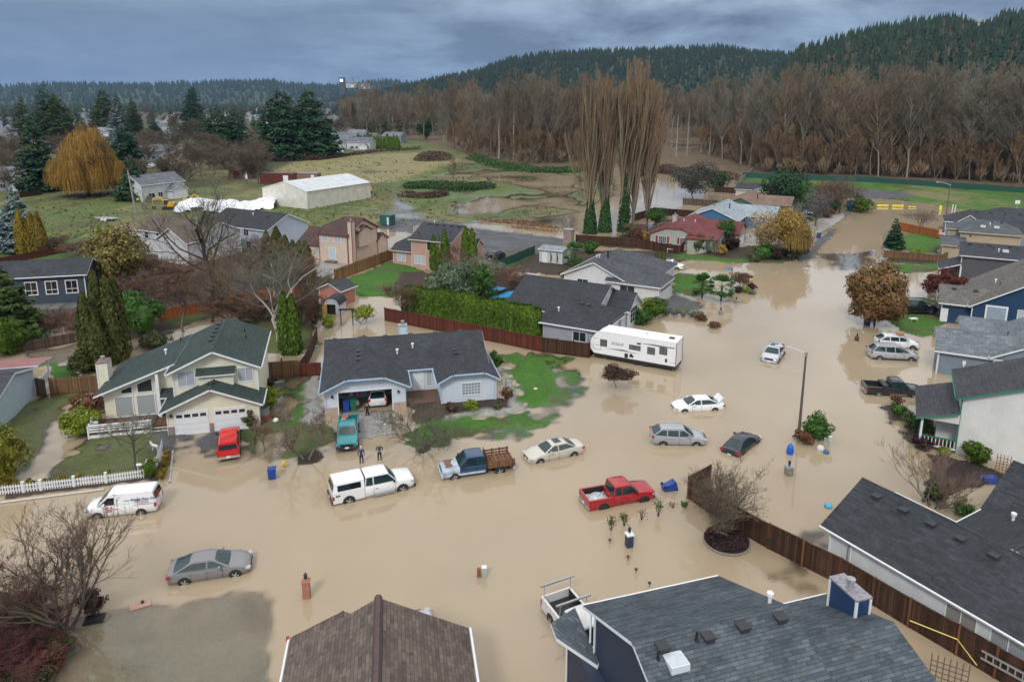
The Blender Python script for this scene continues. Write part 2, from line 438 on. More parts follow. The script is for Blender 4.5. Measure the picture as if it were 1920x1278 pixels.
PATCH=[(FIELD,.30,6,.16,[(0,500),(230,465),(320,470),(430,480),(520,470),(620,425),(790,420),(1000,424),(1095,440),(1095,345),(1090,300),(850,262),(600,265),(600,300),(480,345),(330,352),(200,352),(0,362),(-500,362),(-500,520)]),((.06,.065,.03),.3,6,.1,[(-600,200),(640,200),(640,262),(600,300),(480,345),(330,356),(0,366),(-600,366)]),(STRAW,.36,8,.2,[(510,325),(560,305),(700,290),(790,288),(860,300),(860,330),(700,345),(600,335)]),(FIELD,.10,8,.34,[(730,415),(760,340),(880,300),(1090,315),(1150,330),(1200,360),(1100,400),(900,420)]),(FLOOR,.35,8,.3,[(780,262),(880,290),(1000,312),(1250,318),(1400,328),(1600,336),(1920,350),(2500,380),(2500,262),(1600,245),(1000,235),(600,235)]),(LAWN,.35,4,.2,[(1385,335),(1600,336),(1760,348),(1920,358),(2300,380),(2300,440),(1930,402),(1830,396),(1700,378),(1600,366),(1520,365),(1440,360),(1390,350)]),(OLIVE,.25,1.5,.1,[(1385,335),(1440,345),(1470,400),(1440,400),(1400,380),(1380,350)]),(SOIL,.22,1.5,.12,[(0,470),(160,470),(300,468),(560,480),(590,560),(590,640),(520,660),(505,615),(410,590),(240,655),(200,680),(150,690),(150,655),(190,610),(140,600),(60,640),(-60,640),(-200,520)]),(LAWN,.28,1,.06,[(0,455),(60,450),(200,470),(190,480),(0,500),(-60,500)]),(OLIVE,.26,1,.1,[(300,590),(400,585),(600,600),(590,655),(500,660),(480,600),(420,590),(330,612)]),(MUD,.05,2,.12,[(30,660),(160,640),(300,640),(230,660),(150,680),(90,690),(40,690)]),(LAWN,.12,1,.05,[(92,682),(140,690),(150,705),(120,715),(95,712)]),(OLIVE,.06,1.4,.2,[(-30,880),(0,790),(75,738),(138,735),(150,745),(120,790),(100,830),(60,880),(0,905)]),(OLIVE,.09,1.3,.19,[(135,850),(190,800),(250,800),(290,810),(312,820),(306,850),(275,885),(262,893),(90,900)]),(SOIL,.10,.5,.04,[(185,812),(330,812),(332,790),(190,785)]),(SOIL,.12,.4,.04,[(268,895),(300,868),(314,835),(322,845),(322,868),(300,900),(285,905),(270,900),(0,940),(0,920)]),(ASPH,.10,2.6,.03,[(322,812),(470,800),(475,845),(400,850),(322,852)]),(LAWN,.08,.9,.1,[(460,812),(500,790),(500,850),(468,862),(455,850)]),(OLIVE,-.03,1.5,.14,[(460,860),(500,700),(600,690),(600,770),(560,850),(500,870)]),(LAWN,.14,1.0,.08,[(548,800),(600,790),(628,800),(625,830),(600,850),(560,860),(540,858)]),(MULCH,.12,.5,.05,[(550,862),(600,845),(612,855),(600,868),(560,872)]),(LAWN,.10,1.,.08,[(560,712),(582,710),(575,760),(562,790),(552,760)]),(CONC,.06,.6,.03,[(574,712),(600,700),(608,770),(640,775),(640,830),(750,815),(740,768),(600,775),(590,800),(575,795)]),(SOIL,.16,.6,.04,[(770,745),(830,752),(950,745),(975,760),(985,768),(850,790),(800,800),(770,790)]),(CONC,.12,.4,.02,[(935,690),(950,690),(988,766),(965,776),(830,792),(840,780),(955,765)]),(LAWN,.13,1.6,.12,[(945,666),(1000,662),(1040,690),(1058,735),(1030,760),(995,765),(960,700)]),(LAWN,-.035,2.2,.22,[(990,655),(1055,672),(1092,715),(1080,755),(1010,795),(960,815),(900,822),(930,800),(990,778),(1045,740),(1030,690)]),(LAWN,.17,1.1,.08,[(765,812),(810,797),(900,786),(968,778),(990,772),(985,790),(930,800),(880,815),(820,832),(780,838),(765,830)]),(MULCH,.16,.4,.04,[(778,843),(800,834),(808,842),(795,850),(780,852)]),(SOIL,.12,.5,.05,[(600,560),(650,560),(650,552),(600,548)]),(CONC,.12,.8,.04,[(585,490),(650,496),(640,530),(590,520)]),(LAWN,.16,1.,.05,[(590,520),(640,530),(630,545),(590,545)]),(LAWN,.24,1.,.06,[(645,525),(740,490),(800,510),(790,540),(740,560),(650,553)]),(SOIL,.22,.6,.05,[(752,512),(800,512),(990,520),(960,560),(880,560),(790,548),(740,556)]),(ASPH,.09,3.,.10,[(750,410),(860,418),(1000,440),(1095,452),(1100,480),(1000,492),(930,505),(880,470),(760,440),(690,425)]),(SOIL,.14,1.,.08,[(985,478),(1095,470),(1290,470),(1290,490),(1100,520),(1000,512),(935,510)]),(LAWN,.2,.5,.04,[(920,492),(960,482),(985,470),(985,484),(940,505)]),(SOIL,.12,1.2,.1,[(1120,445),(1240,410),(1330,410),(1240,470),(1120,462)]),(LAWN,.2,1.,.05,[(1265,478),(1380,474),(1500,462),(1508,478),(1470,492),(1390,492),(1265,486)]),(SOIL,.16,1.2,.08,[(1290,470),(1390,462),(1500,455),(1512,470),(1490,490),(1430,490),(1350,484)]),(CONC,.1,.3,.01,[(1370,455),(1500,458),(1560,425),(1590,405),(1580,398),(1500,420),(1380,440)]),(ASPH,.12,.5,.01,[(1488,488),(1512,470),(1555,430),(1572,428),(1565,440),(1540,465),(1525,484),(1500,494)]),(OLIVE,.2,1.,.1,[(1470,405),(1545,390),(1600,375),(1600,385),(1555,402),(1490,425)]),(ASPH,.2,1.,.03,[(1590,360),(1620,356),(1700,362),(1725,370),(1660,373),(1600,372)]),(ASPH,-.015,3,.05,[(1540,475),(1640,470),(1640,500),(1590,510),(1540,500)]),(LAWN,.2,.8,.05,[(1262,512),(1300,515),(1332,535),(1338,548),(1300,555),(1262,548)]),(ASPH,.07,1.4,.02,[(1225,570),(1262,548),(1300,560),(1330,575),(1290,582),(1250,590)]),(CONC,.12,.3,.02,[(1655,465),(1650,480),(1635,500),(1660,500),(1670,475),(1670,440),(1655,440)]),(LAWN,.22,.5,.04,[(1664,438),(1720,438),(1768,450),(1765,462),(1755,476),(1700,470),(1662,464)]),(CONC,.2,.2,.01,[(1662,468),(1755,480),(1765,470),(1765,485),(1750,490),(1660,475)]),(SOIL,.2,.5,.04,[(1660,478),(1765,492),(1765,500),(1660,492)]),(LAWN,.16,.8,.05,[(1668,495),(1762,498),(1760,508),(1700,512),(1668,505)]),(LAWN,.14,1.2,.1,[(1672,590),(1770,596),(1765,605),(1745,628),(1730,635),(1690,620),(1668,612)]),(OLIVE,.1,1.2,.12,[(1690,556),(1750,560),(1765,575),(1750,590),(1690,585)]),(SOIL,.05,1.2,.1,[(1660,760),(1700,765),(1745,820),(1740,850),(1700,830),(1660,780)]),(MULCH,.12,.5,.05,[(1740,850),(1800,862),(1870,880),(1900,900),(1850,910),(1760,930),(1730,940),(1745,880)]),((.30,.37,.35),-.045,.8,.025,[(120,1150),(250,1130),(512,1098),(512,1330),(60,1330),(90,1180)]),(SOIL,.2,1.,.1,[(-40,1120),(60,1110),(120,1170),(120,1220),(70,1330),(-60,1330)]),(OLIVE,-.05,1.5,.1,[(1440,1080),(1500,1060),(1540,1085),(1560,1110),(1500,1110)]),(ASPH,-.03,1.5,.03,[(1430,1000),(1545,1000),(1550,1040),(1480,1020)]),]
PUDDLE=[(.25,3,[(715,350),(745,352),(755,380),(790,400),(800,412),(740,410),(715,398),(735,380),(730,360)]),(.45,3,[(660,322),(700,318),(720,322),(690,326)]),(.42,6,[(900,412),(1095,400),(1095,440),(980,436),(880,425)]),(.2,5,[(960,345),(1085,338),(1095,395),(1000,388),(1040,366)]),(.2,4,[(830,385),(930,372),(1000,380),(940,400),(850,402)]),(.4,6,[(1100,400),(1180,330),(1300,330),(1330,350),(1290,385),(1200,430),(1100,460)]),(.5,8,[(1240,262),(1500,270),(1700,290),(1920,300),(2300,330),(2300,345),(1900,322),(1650,306),(1450,300),(1260,285)]),(.45,6,[(640,235),(760,228),(900,240),(870,256),(700,252)]),(.3,5,[(880,330),(990,318),(1080,332),(1070,350),(960,345)]),(.34,1,[(105,790),(130,800),(105,850),(80,900),(45,912),(70,870),(90,830)]),(.25,1,[(230,545),(300,530),(330,550),(280,575),(230,570)]),(.4,1,[(600,560),(720,555),(720,620),(600,640),(580,640),(590,590)]),]
def field_height(X,Y):
 0
 h=np.full(X.shape,-.55)+.1*fbm(X,Y,14,3)
 col=np.zeros(X.shape+(3,));col[:]=MUD
 far=np.clip((Y-430)/60,0,1)
 h=h+far*1.0;col=col*(1-far[...,None])+np.array(SOIL)*1.2*far[...,None]
 left=np.clip((-X-45-Y*.18)/12,0,1)*(Y<400)
 h=np.maximum(h,-.5+left*.75);col=col*(1-left[...,None])+np.array(OLIVE)*left[...,None]
 f1=fbm(X,Y,2.4,11);f2=fbm(X,Y,14,5);f3=vnoise(X,Y,.8,21)
 for c,hh,soft,nh,pts in PATCH:
  w=[G(*p)for p in pts]
  xs=[p[0]for p in w];ys=[p[1]for p in w]
  pad=soft*2
  sel=(X>min(xs)-pad)&(X<max(xs)+pad)&(Y>min(ys)-pad)&(Y<max(ys)+pad)
  if not sel.any():continue
  x=X[sel];y=Y[sel]
  sd=sdist(x,y,w)+(f1[sel]-.5)*min(soft,2.5)*1.6+(f3[sel]-.5)*min(soft,1.2)*1.1
  if soft<3 and c in(LAWN,OLIVE):kw=np.clip(sd/1.5+1,0,1)**1.5;h[sel]=np.maximum(h[sel],-.55+kw*.47);kc=np.clip(sd/1.2+1,0,1)[:,None];col[sel]=col[sel]*(1-kc)+np.array(c)*.9*kc
  k=np.clip(sd/soft+.5,0,1);k=k*k*(3-2*k)
  big=soft>3.5
  nn=(f2[sel]-.5)*2*nh if big else((f1[sel]-.5)*1.5+(f3[sel]-.5)*.5)*nh
  h[sel]=h[sel]*(1-k)+(hh+nn)*k
  kc=np.clip(sd/(soft*.6)+.9,0,1)[:,None]
  col[sel]=col[sel]*(1-kc)+np.array(c)*kc
 for dep,soft,pts in PUDDLE:
  w=[G(*p)for p in pts]
  xs=[p[0]for p in w];ys=[p[1]for p in w]
  sel=(X>min(xs)-20)&(X<max(xs)+20)&(Y>min(ys)-20)&(Y<max(ys)+20)
  x=X[sel];y=Y[sel]
  sd=sdist(x,y,w)+(f1[sel]-.5)*3*min(1,soft/3)
  k=np.clip(sd/soft+.5,0,1);h[sel]=h[sel]-dep*k
  col[sel]=col[sel]*(1-.35*k[:,None])
 return h,col,f1,f2
def make_ground():
 ys=[3.]
 while ys[-1]<5200:ys.append(ys[-1]+min(max(.3,(ys[-1]-25)*.0085),60))
 ys=np.array(ys);s=np.linspace(-1.05,1.05,460)
 Yg,S=np.meshgrid(ys,s,indexing='ij');Xg=S*(Yg+14)
 h,col,f1,f2=field_height(Xg,Yg)
 past=(Yg>150)&(Yg<420)
 k=(np.clip((fbm(Xg,Yg*.45,11,41)-.5)*5,0,1)*past)[...,None]
 green=(col[...,1]>col[...,0]*1.05)[...,None]
 col=np.where(green,col*(1-k*.85)+np.array(STRAW)*.8*k*.85,col)
 k2=(np.clip((fbm(Xg,Yg*.6,7,61)-.52)*7,0,1)*past)[...,None];col=np.where(green,col*(1-.55*k2)+np.array((.10,.09,.04))*.4*k2,col)
 tuft=np.clip((vnoise(Xg,Yg,1.7,51)-.74)*6,0,1)[...,None]*past[...,None]
 col=col*(1-tuft*.5)
 near=(Yg<140)&(col[...,1]>col[...,0]*1.02);k3=(np.clip((fbm(Xg,Yg,3.2,71)-.5)*5,0,1)*near*.75)[...,None];col=col*(1-k3)+np.array((.075,.07,.035))*k3
 nr,nc=Xg.shape
 v=np.stack([Xg,Yg,h],-1).reshape(-1,3)
 i=np.arange((nr-1)*(nc-1));a=(i//(nc-1))*nc+i%(nc-1)
 f=np.stack([a,a+1,a+nc+1,a+nc],1)
 c=np.concatenate([col.reshape(-1,3),np.ones((nr*nc,1))],1)
 t=NT('ground');b=t.bsdf(.85,.3)
 at=t.new('Attribute',attribute_name='tint')
 tc=t.new('TexCoord').outputs['Object']
 sp=t.new('SeparateXYZ');t.l(tc,sp.inputs[0])
 n1=t.ramp(t.noise(2.3,6,.75,tc),[(.25,.55),(.75,1.5)])
 n2=t.ramp(t.noise(.22,5,.6,tc),[(.3,.8),(.7,1.2)])
 c0=t.mix(1,at.outputs[0],n1,'MULTIPLY');c0=t.mix(1,c0,n2,'MULTIPLY')
 n3=t.ramp(t.noise(26,3,.8,tc),[(.3,.7),(.7,1.3)])
 c0=t.mix(1,c0,n3,'MULTIPLY')
 t.l(c0,b.inputs['Base Color']);t.bump(t.noise(9,5,.7,tc),b,.6,.06)
 wet=t.ramp(sp.outputs[2],[(.0,.3),(.12,.85)]);t.l(wet,b.inputs['Roughness'])
 o=npmesh('ground',v,f,t.m,attr={'tint':('FLOAT_COLOR',c)},smooth=True);tag(o,kind='structure')
 r=int((ys<900).sum())
 dep=np.clip(-h[:r],-.05,1)
 vw=np.stack([Xg[:r],Yg[:r],np.zeros((r,nc))],-1).reshape(-1,3)
 i=np.arange((r-1)*(nc-1));a=(i//(nc-1))*nc+i%(nc-1)
 fw=np.stack([a,a+1,a+nc+1,a+nc],1)
 dq=dep.reshape(-1)[fw].max(1);fw=fw[dq>-.02]
 used=np.unique(fw);remap=np.zeros(len(vw),int);remap[used]=np.arange(len(used))
 t=NT('flood_water')
 at=t.new('Attribute',attribute_name='depth')
 tc=t.new('TexCoord').outputs['Object']
 big=t.noise(.045,4,.55,tc);mid=t.noise(.35,5,.6,tc)
 col=t.mix(t.ramp(big,[(.35,0),(.65,1)]),(.385,.303,.20,1),(.35,.283,.20,1))
 col=t.mix(t.math('MULTIPLY',t.ramp(mid,[(.4,0),(.8,1)]),.22),col,(.30,.235,.15,1))
 dif=t.new('BsdfDiffuse');t.l(col,dif.inputs[0])
 tr=t.new('BsdfTransparent');tr.inputs[0].default_value=(.86,.84,.74,1)
 k=t.math('SUBTRACT',1.,t.math('POWER',2.718,t.math('MULTIPLY',t.math('MAXIMUM',at.outputs['Fac'],0.),-9.5)))
 mx=t.new('MixShader');t.l(k,mx.inputs[0]);t.l(tr.outputs[0],mx.inputs[1]);t.l(dif.outputs[0],mx.inputs[2])
 gl=t.new('BsdfGlossy');gl.inputs['Roughness'].default_value=.035;gl.inputs[0].default_value=(.95,.97,1,1)
 fr=t.new('Fresnel');fr.inputs[0].default_value=1.5
 mp=t.new('Mapping');mp.inputs['Scale'].default_value=(1,.55,1);t.l(tc,mp.inputs[0])
 bp=t.new('Bump');bp.inputs['Strength'].default_value=.06;bp.inputs['Distance'].default_value=.02
 t.l(t.noise(1.6,4,.55,mp.outputs[0]),bp.inputs['Height'])
 t.l(bp.outputs[0],gl.inputs['Normal']);t.l(bp.outputs[0],fr.inputs['Normal'])
 m2=t.new('MixShader');t.l(fr.outputs[0],m2.inputs[0]);t.l(mx.outputs[0],m2.inputs[1]);t.l(gl.outputs[0],m2.inputs[2])
 t.l(m2.outputs[0],t.out.inputs[0])
 w=npmesh('water',vw[used],remap[fw],t.m,attr={'depth':('FLOAT',dep.reshape(-1)[used])},smooth=True)
 tag(w,kind='structure')
class House:
 def __init__(s,label,loc,phi,wall,roof,trim=TRIM,name='house',cat='house',group=None,gutter=None):
  s.t=thing(name,label,cat,loc,R(phi),group)
  s.wm,s.rm,s.tm=wall,roof,trim
  s.w=MB();s.r=MB();s.parts=[];s.trimmb=MB();s.caps=MB();s.gm=gutter
  s.items=[]
 def _x(s,ax,u,v,z):
  return(u,v,z)if ax=='x' else(v,u,z)
 def block(s,x0,x1,y0,y1,ze,zr,axis='x',oh=.45,og=.35,clip=(0,0),base=-.6,gable=True,off=0.,th=.17,sides='nsew',z2=None,corner=True,ridgecap=True):
  0
  if axis=='x':a0,a1,b0,b1=x0,x1,y0,y1
  else:a0,a1,b0,b1=y0,y1,x0,x1
  bm=(b0+b1)/2+off
  zeL=ze;zeR=z2 if z2 is not None else ze
  sl=(zr-zeL)/(bm-b0);sr=(zr-zeR)/(b1-bm)
  X=lambda u,v,z:s._x(axis,u,v,z)
  flip=axis!='x'
  def P_(pts):return pts[::-1]if flip else pts
  u0,u1=a0-og,a1+og
  c0,c1=clip
  zl=zeL-sl*oh;zrr=zeR-sr*oh
  def hip(u_end,c,sgn,og_):
   0
   run=c+og_
   return run
  L=[(u0,b0-oh,zl),(u1,b0-oh,zl)]
  Rr=[(u1,b1+oh,zrr),(u0,b1+oh,zrr)]
  def endpts(which):
   c=c0 if which==0 else c1
   u=u0 if which==0 else u1
   if c<=0:return None
   ur=(a0+c)if which==0 else(a1-c)
   run=c+og
   half=min(run,bm-b0+oh);halfR=min(run*sl/sr,b1-bm+oh)
   zz=zr-sl*half
   return ur,u,half,halfR,zz
  e0,e1=endpts(0),endpts(1)
  lp=[(u0,b0-oh,zl),(u1,b0-oh,zl)]
  rp=[(u1,b1+oh,zrr),(u0,b1+oh,zrr)]
  mid0=mid1=None
  if e1:
   ur,u,hf,hr,zz=e1
   if hf<bm-b0+oh-.02:lp.append((u,bm-hf,zz))
   lp.append((ur,bm,zr))
  else:lp.append((u1,bm,zr))
  if e0:
   ur,u,hf,hr,zz=e0
   lp.append((ur,bm,zr))
   if hf<bm-b0+oh-.02:lp.append((u,bm-hf,zz))
  else:lp.append((u0,bm,zr))
  if e0:
   ur,u,hf,hr,zz=e0
   if hr<b1-bm+oh-.02:rp.append((u,bm+hr,zz))
   rp.append((ur,bm,zr))
  else:rp.append((u0,bm,zr))
  if e1:
   ur,u,hf,hr,zz=e1
   rp.append((ur,bm,zr))
   if hr<b1-bm+oh-.02:rp.append((u,bm+hr,zz))
  else:rp.append((u1,bm,zr))
  s.r.slab(P_([X(*p)for p in lp]),th,0,1);s.r.slab(P_([X(*p)for p in rp]),th,0,1)
  for e,w in((e0,0),(e1,1)):
   if e:
    ur,u,hf,hr,zz=e
    tri=[(u,bm+hr,zz),(u,bm-hf,zz),(ur,bm,zr)]if w==0 else[(u,bm-hf,zz),(u,bm+hr,zz),(ur,bm,zr)]
    s.r.slab(P_([X(*p)for p in tri]),th,0,1)
    if ridgecap:
     for q in(tri[0],tri[1]):s.cap(X(*q),X(ur,bm,zr))
  r0=e0[0]if e0 else u0;r1=e1[0]if e1 else u1
  if ridgecap and r1>r0+.05:s.cap(X(r0,bm,zr),X(r1,bm,zr))
  if s.gm is None:
   g=s.trimmb
   for(v,z,sg)in((b0-oh,zl,-1),(b1+oh,zrr,1)):
    p=[X(u0,v+sg*.05,z-.03),X(u1,v+sg*.05,z-.03)]
    g.tube(p,.055,4,0)
  zt=lambda v:(zeL+(v-b0)*sl if v<=bm else zeR+(b1-v)*sr)-.16
  W=s.w
  S={'s':1,'n':1,'e':1,'w':1}
  for k in 'nsew':S[k]=k in sides
  if axis=='x':lo,hi,fr,bk='w','e','s','n'
  else:lo,hi,fr,bk='s','n','w','e'
  def gend(u,c,key,og_):
   if not S[key]:return
   if c>0:
    run=c;hf=min(run,bm-b0);hr=min(run*sl/sr,b1-bm)
    zz=zr-sl*run-.16
    pts=[(u,b0,base),(u,b1,base),(u,b1,zt(b1))]
    if hr<b1-bm-.02:pts.append((u,bm+hr,zt(bm+hr)))
    if hf<bm-b0-.02:pts.append((u,bm-hf,zt(bm-hf)))
    pts.append((u,b0,zt(b0)))
   else:pts=[(u,b0,base),(u,b1,base),(u,b1,zt(b1)),(u,bm,zt(bm)),(u,b0,zt(b0))]
   W.poly([X(*p)for p in pts])
  gend(a0,c0,lo,og);gend(a1,c1,hi,og)
  if S[fr]:W.poly([X(a0,b0,base),X(a1,b0,base),X(a1,b0,zt(b0)),X(a0,b0,zt(b0))])
  if S[bk]:W.poly([X(a1,b1,base),X(a0,b1,base),X(a0,b1,zt(b1)),X(a1,b1,zt(b1))])
  if corner:
   for(u,v)in((a0,b0),(a1,b0),(a0,b1),(a1,b1)):
    p=X(u,v,0);q=.055
    s.trimmb.box(p[0]-q,p[0]+q,p[1]-q,p[1]+q,base,zt(v)-.01,0)
 def cap(s,a,b):
  a=Vector(a);b=Vector(b);s.caps.tube([a-Vector((0,0,.05)),b-Vector((0,0,.05))],.085,6,0,True)
 def shed_roof(s,pts,th=.15):s.r.slab(pts,th,0,1)
 def wallquad(s,pts):s.w.poly(pts)
 def wallbox(s,*a):s.w.box(*a)
 def _M(s,face,c,u,z):
  rz={'s':0,'e':PI/2,'n':PI,'w':-PI/2}[face]
  x,y=(u,c)if face in 'sn' else(c,u)
  return Matrix.Translation((x,y,z))@Matrix.Rotation(rz,4,'Z')
 def window(s,face,c,u,z,w,h,nx=2,ny=1,glass=None,frame=None,fw=.07,label=None,sill=False,name='window'):
  M=s._M(face,c,u,z);mb=MB();fr=frame or WHITE
  d=.05
  for x0,x1,z0,z1 in((-w/2-fw,w/2+fw,h/2,h/2+fw),(-w/2-fw,w/2+fw,-h/2-fw,-h/2),(-w/2-fw,-w/2,-h/2,h/2),(w/2,w/2+fw,-h/2,h/2)):
   mb.box(x0,x1,-d,.01,z0,z1,0,M)
  for i in range(1,nx):x=-w/2+w*i/nx;mb.box(x-.022,x+.022,-.04,.01,-h/2,h/2,0,M)
  for i in range(1,ny):q=-h/2+h*i/ny;mb.box(-w/2,w/2,-.038,.01,q-.02,q+.02,0,M)
  o=mb.build(name,fr,s.t)
  if label:o['label']=label
  g=MB();p=[M@Vector(q)for q in((-w/2,-.012,-h/2),(w/2,-.012,-h/2),(w/2,-.012,h/2),(-w/2,-.012,h/2))]
  g.poly([tuple(q)for q in p]);g.build('pane',glass or GLASS,o)
  return o
 def door(s,face,c,u,z0,w,h,mat=None,frame=True,name='door',panels=None):
  M=s._M(face,c,u,z0);mb=MB();fm=MB()
  mb.box(-w/2,w/2,-.04,.01,0,h,0,M)
  if panels:
   for i in range(panels[0]):
    for j in range(panels[1]):
     x0=-w/2+.08+i*(w-.08)/panels[0];x1=x0+(w-.08)/panels[0]-.08
     q0=.08+j*(h-.08)/panels[1];q1=q0+(h-.08)/panels[1]-.08
     mb.box(x0,x1,-.055,-.03,q0,q1,0,M)
  o=mb.build(name,mat or WHITE,s.t)
  if frame:
   for x0,x1,q0,q1 in((-w/2-.09,-w/2,0,h+.09),(w/2,w/2+.09,0,h+.09),(-w/2,w/2,h,h+.09)):
    fm.box(x0,x1,-.07,.01,q0,q1,0,M)
   fm.build('door_frame',WHITE,o)
  k=MB();k.box(w/2-.14,w/2-.06,-.09,-.03,h*.45,h*.45+.05,0,M);k.build('handle',CHROME,o)
  return o
 def garage_door(s,face,c,u,z0,w,h,windows=True,mat=None):
  M=s._M(face,c,u,z0);mb=MB()
  for j in range(4):
   mb.box(-w/2,w/2,-.035,.01,j*h/4+.012,(j+1)*h/4-.012,0,M)
   nn=4
   if not(windows and j==3):
    for i in range(nn):
     x0=-w/2+w*i/nn+.07;mb.box(x0,x0+w/nn-.14,-.045,-.03,j*h/4+.09,(j+1)*h/4-.09,0,M)
  o=mb.build('garage_door',mat or WHITE,s.t)
  if windows:
   for i in range(4):
    x0=-w/2+w*i/4+.08;g=MB();g.box(x0,x0+w/4-.16,-.05,-.03,h*.80,h*.93,0,M);g.build('door_window',GLASS,o)
  f=MB()
  for x0,x1,q0,q1 in((-w/2-.1,-w/2-.004,0,h+.1),(w/2+.004,w/2+.1,0,h+.1),(-w/2,w/2,h+.004,h+.1)):
   f.box(x0,x1,-.05,.01,q0,q1,0,M)
  f.build('door_frame',s.tm,o)
  return o
 def chimney(s,x,y,w,d,z0,z1,mat=None,capm=None,flue=True,slope=0,flue_label=None):
  mb=MB();mb.box(x-w/2,x+w/2,y-d/2,y+d/2,z0,z1,0)
  o=mb.build('chimney',mat or s.wm,s.t)
  t=MB()
  for a in(-1,1):
   for b in(-1,1):t.box(x+a*w/2-.05,x+a*w/2+.05,y+b*d/2-.05,y+b*d/2+.05,z0,z1-.005,0)
  t.build('corner_trim',s.tm,o)
  c=MB();c.box(x-w/2-.06,x+w/2+.06,y-d/2-.06,y+d/2+.06,z1,z1+.08,0);c.build('chimney_cap',capm or GALV,o)
  if flue:
   f=MB();f.cyl(x,y,z1+.06,z1+.35,.13,10);f.cyl(x,y,z1+.35,z1+.5,.2,12);f.build('flue',GALV,o,smooth=40)
  return o
 def rz_at(s,x,y,planes=None):
  0
  best=-9
  for f,m in zip(s.r.f,s.r.m):
   if m!=0:continue
   pts=[s.r.v[i]for i in f];n=len(pts);ins=False
   for i in range(n):
    a,b=pts[i],pts[(i+1)%n]
    if(a[1]>y)!=(b[1]>y)and x<(b[0]-a[0])*(y-a[1])/(b[1]-a[1])+a[0]:ins=not ins
   if not ins:continue
   a,b,c=Vector(pts[0]),Vector(pts[1]),Vector(pts[2]);nn=(b-a).cross(c-a)
   if abs(nn.z)<1e-6:continue
   z=a.z-(nn.x*(x-a.x)+nn.y*(y-a.y))/nn.z
   best=max(best,z)
  return best
 def vent(s,x,y,kind='box'):s.items.append((kind,x,y))
 def done(s):
  w=s.w.build('wall',s.wm,s.t)
  r=s.r.build('roof',[s.rm,s.tm],s.t)
  if s.caps.v:s.caps.build('ridge_cap',s.capm if hasattr(s,'capm')else s.rm,r)
  if s.trimmb.v:s.trimmb.build('trim',s.tm,s.t)
  for kind,x,y in s.items:
   z=s.rz_at(x,y)
   if z<0:continue
   mb=MB()
   if kind=='box':
    mb.box(x-.2,x+.2,y-.2,y+.2,z-.12,z+.12,0);mb.box(x-.25,x+.25,y-.25,y+.25,z+.10,z+.17,0)
    mb.build('roof_vent',DARKPL,r)
   elif kind=='pipe':mb.cyl(x,y,z-.1,z+.4,.05,8);mb.cyl(x,y,z-.1,z+.06,.14,8,r1=.07);mb.build('vent_pipe',BLACK,r)
   elif kind=='wpipe':mb.cyl(x,y,z-.1,z+.35,.08,10);mb.cyl(x,y,z+.35,z+.5,.15,10);mb.build('vent_pipe',WHITE,r)
   elif kind=='flue':mb.cyl(x,y,z-.1,z+1.0,.12,10);mb.cyl(x,y,z+1.0,z+1.15,.18,10);mb.build('flue_pipe',BLACK,r)
   elif kind=='sky':
    mb.box(x-.4,x+.4,y-.4,y+.4,z-.25,z+.14,0);k=mb.build('skylight',TRIM,r)
    g=MB();g.box(x-.33,x+.33,y-.33,y+.33,z+.14,z+.17,0);g.build('pane',plain((.5,.56,.6),.15),k)
  return s.t
 def add(s,name,mb,mat,parent=None,label=None,**k):
  o=mb.build(name,mat,parent or s.t,**k)
  if label:o['label']=label
  return o
def board_fence(pts,h,mat,label,name='wooden_fence',z0=-.3,post=1.9,postm=None,cat='fence',group=None,rails=True,thick=.03,postw=.09,cap=False,dz=0,posth=.12):
 0
 o=thing(name,label,cat,(pts[0][0],pts[0][1],0),0,group)
 ox,oy=pts[0]
 pan=MB();rl=MB();nposts=0
 for(x0,y0),(x1,y1)in zip(pts,pts[1:]):
  L=math.hypot(x1-x0,y1-y0);n=max(1,round(L/post));ang=math.atan2(y1-y0,x1-x0)
  for i in range(n):
   M=Matrix.Translation((x0-ox+(x1-x0)*i/n,y0-oy+(y1-y0)*i/n,0))@Matrix.Rotation(ang,4,'Z')
   l=L/n;jh=h+random.uniform(-.03,.03)+dz
   pan.box(0,l,-thick/2,thick/2,z0,jh,0,M)
   if rails:
    for zz in(.25,jh-.3):rl.box(0,l,-thick/2-.045,-thick/2,zz,zz+.09,0,M)
   if cap:rl.box(0,l,-.07,.07,jh,jh+.035,0,M)
   pm=MB();pm.box(-postw/2,postw/2,-postw/2-.012,postw/2+.012,z0,jh+posth,0,M)
   if nposts<60:pm.build('post',postm or mat,o)
   nposts+=1
 pan.build('fence_panel',mat,o)
 if rl.v:rl.build('rail',mat,o)
 return o
DARKROOF=lambda k=1.,m=0.:shingle((.030*k,.034*k,.041*k),(.050*k,.056*k,.066*k),moss=m)
WOODB=(.095,.05,.03)
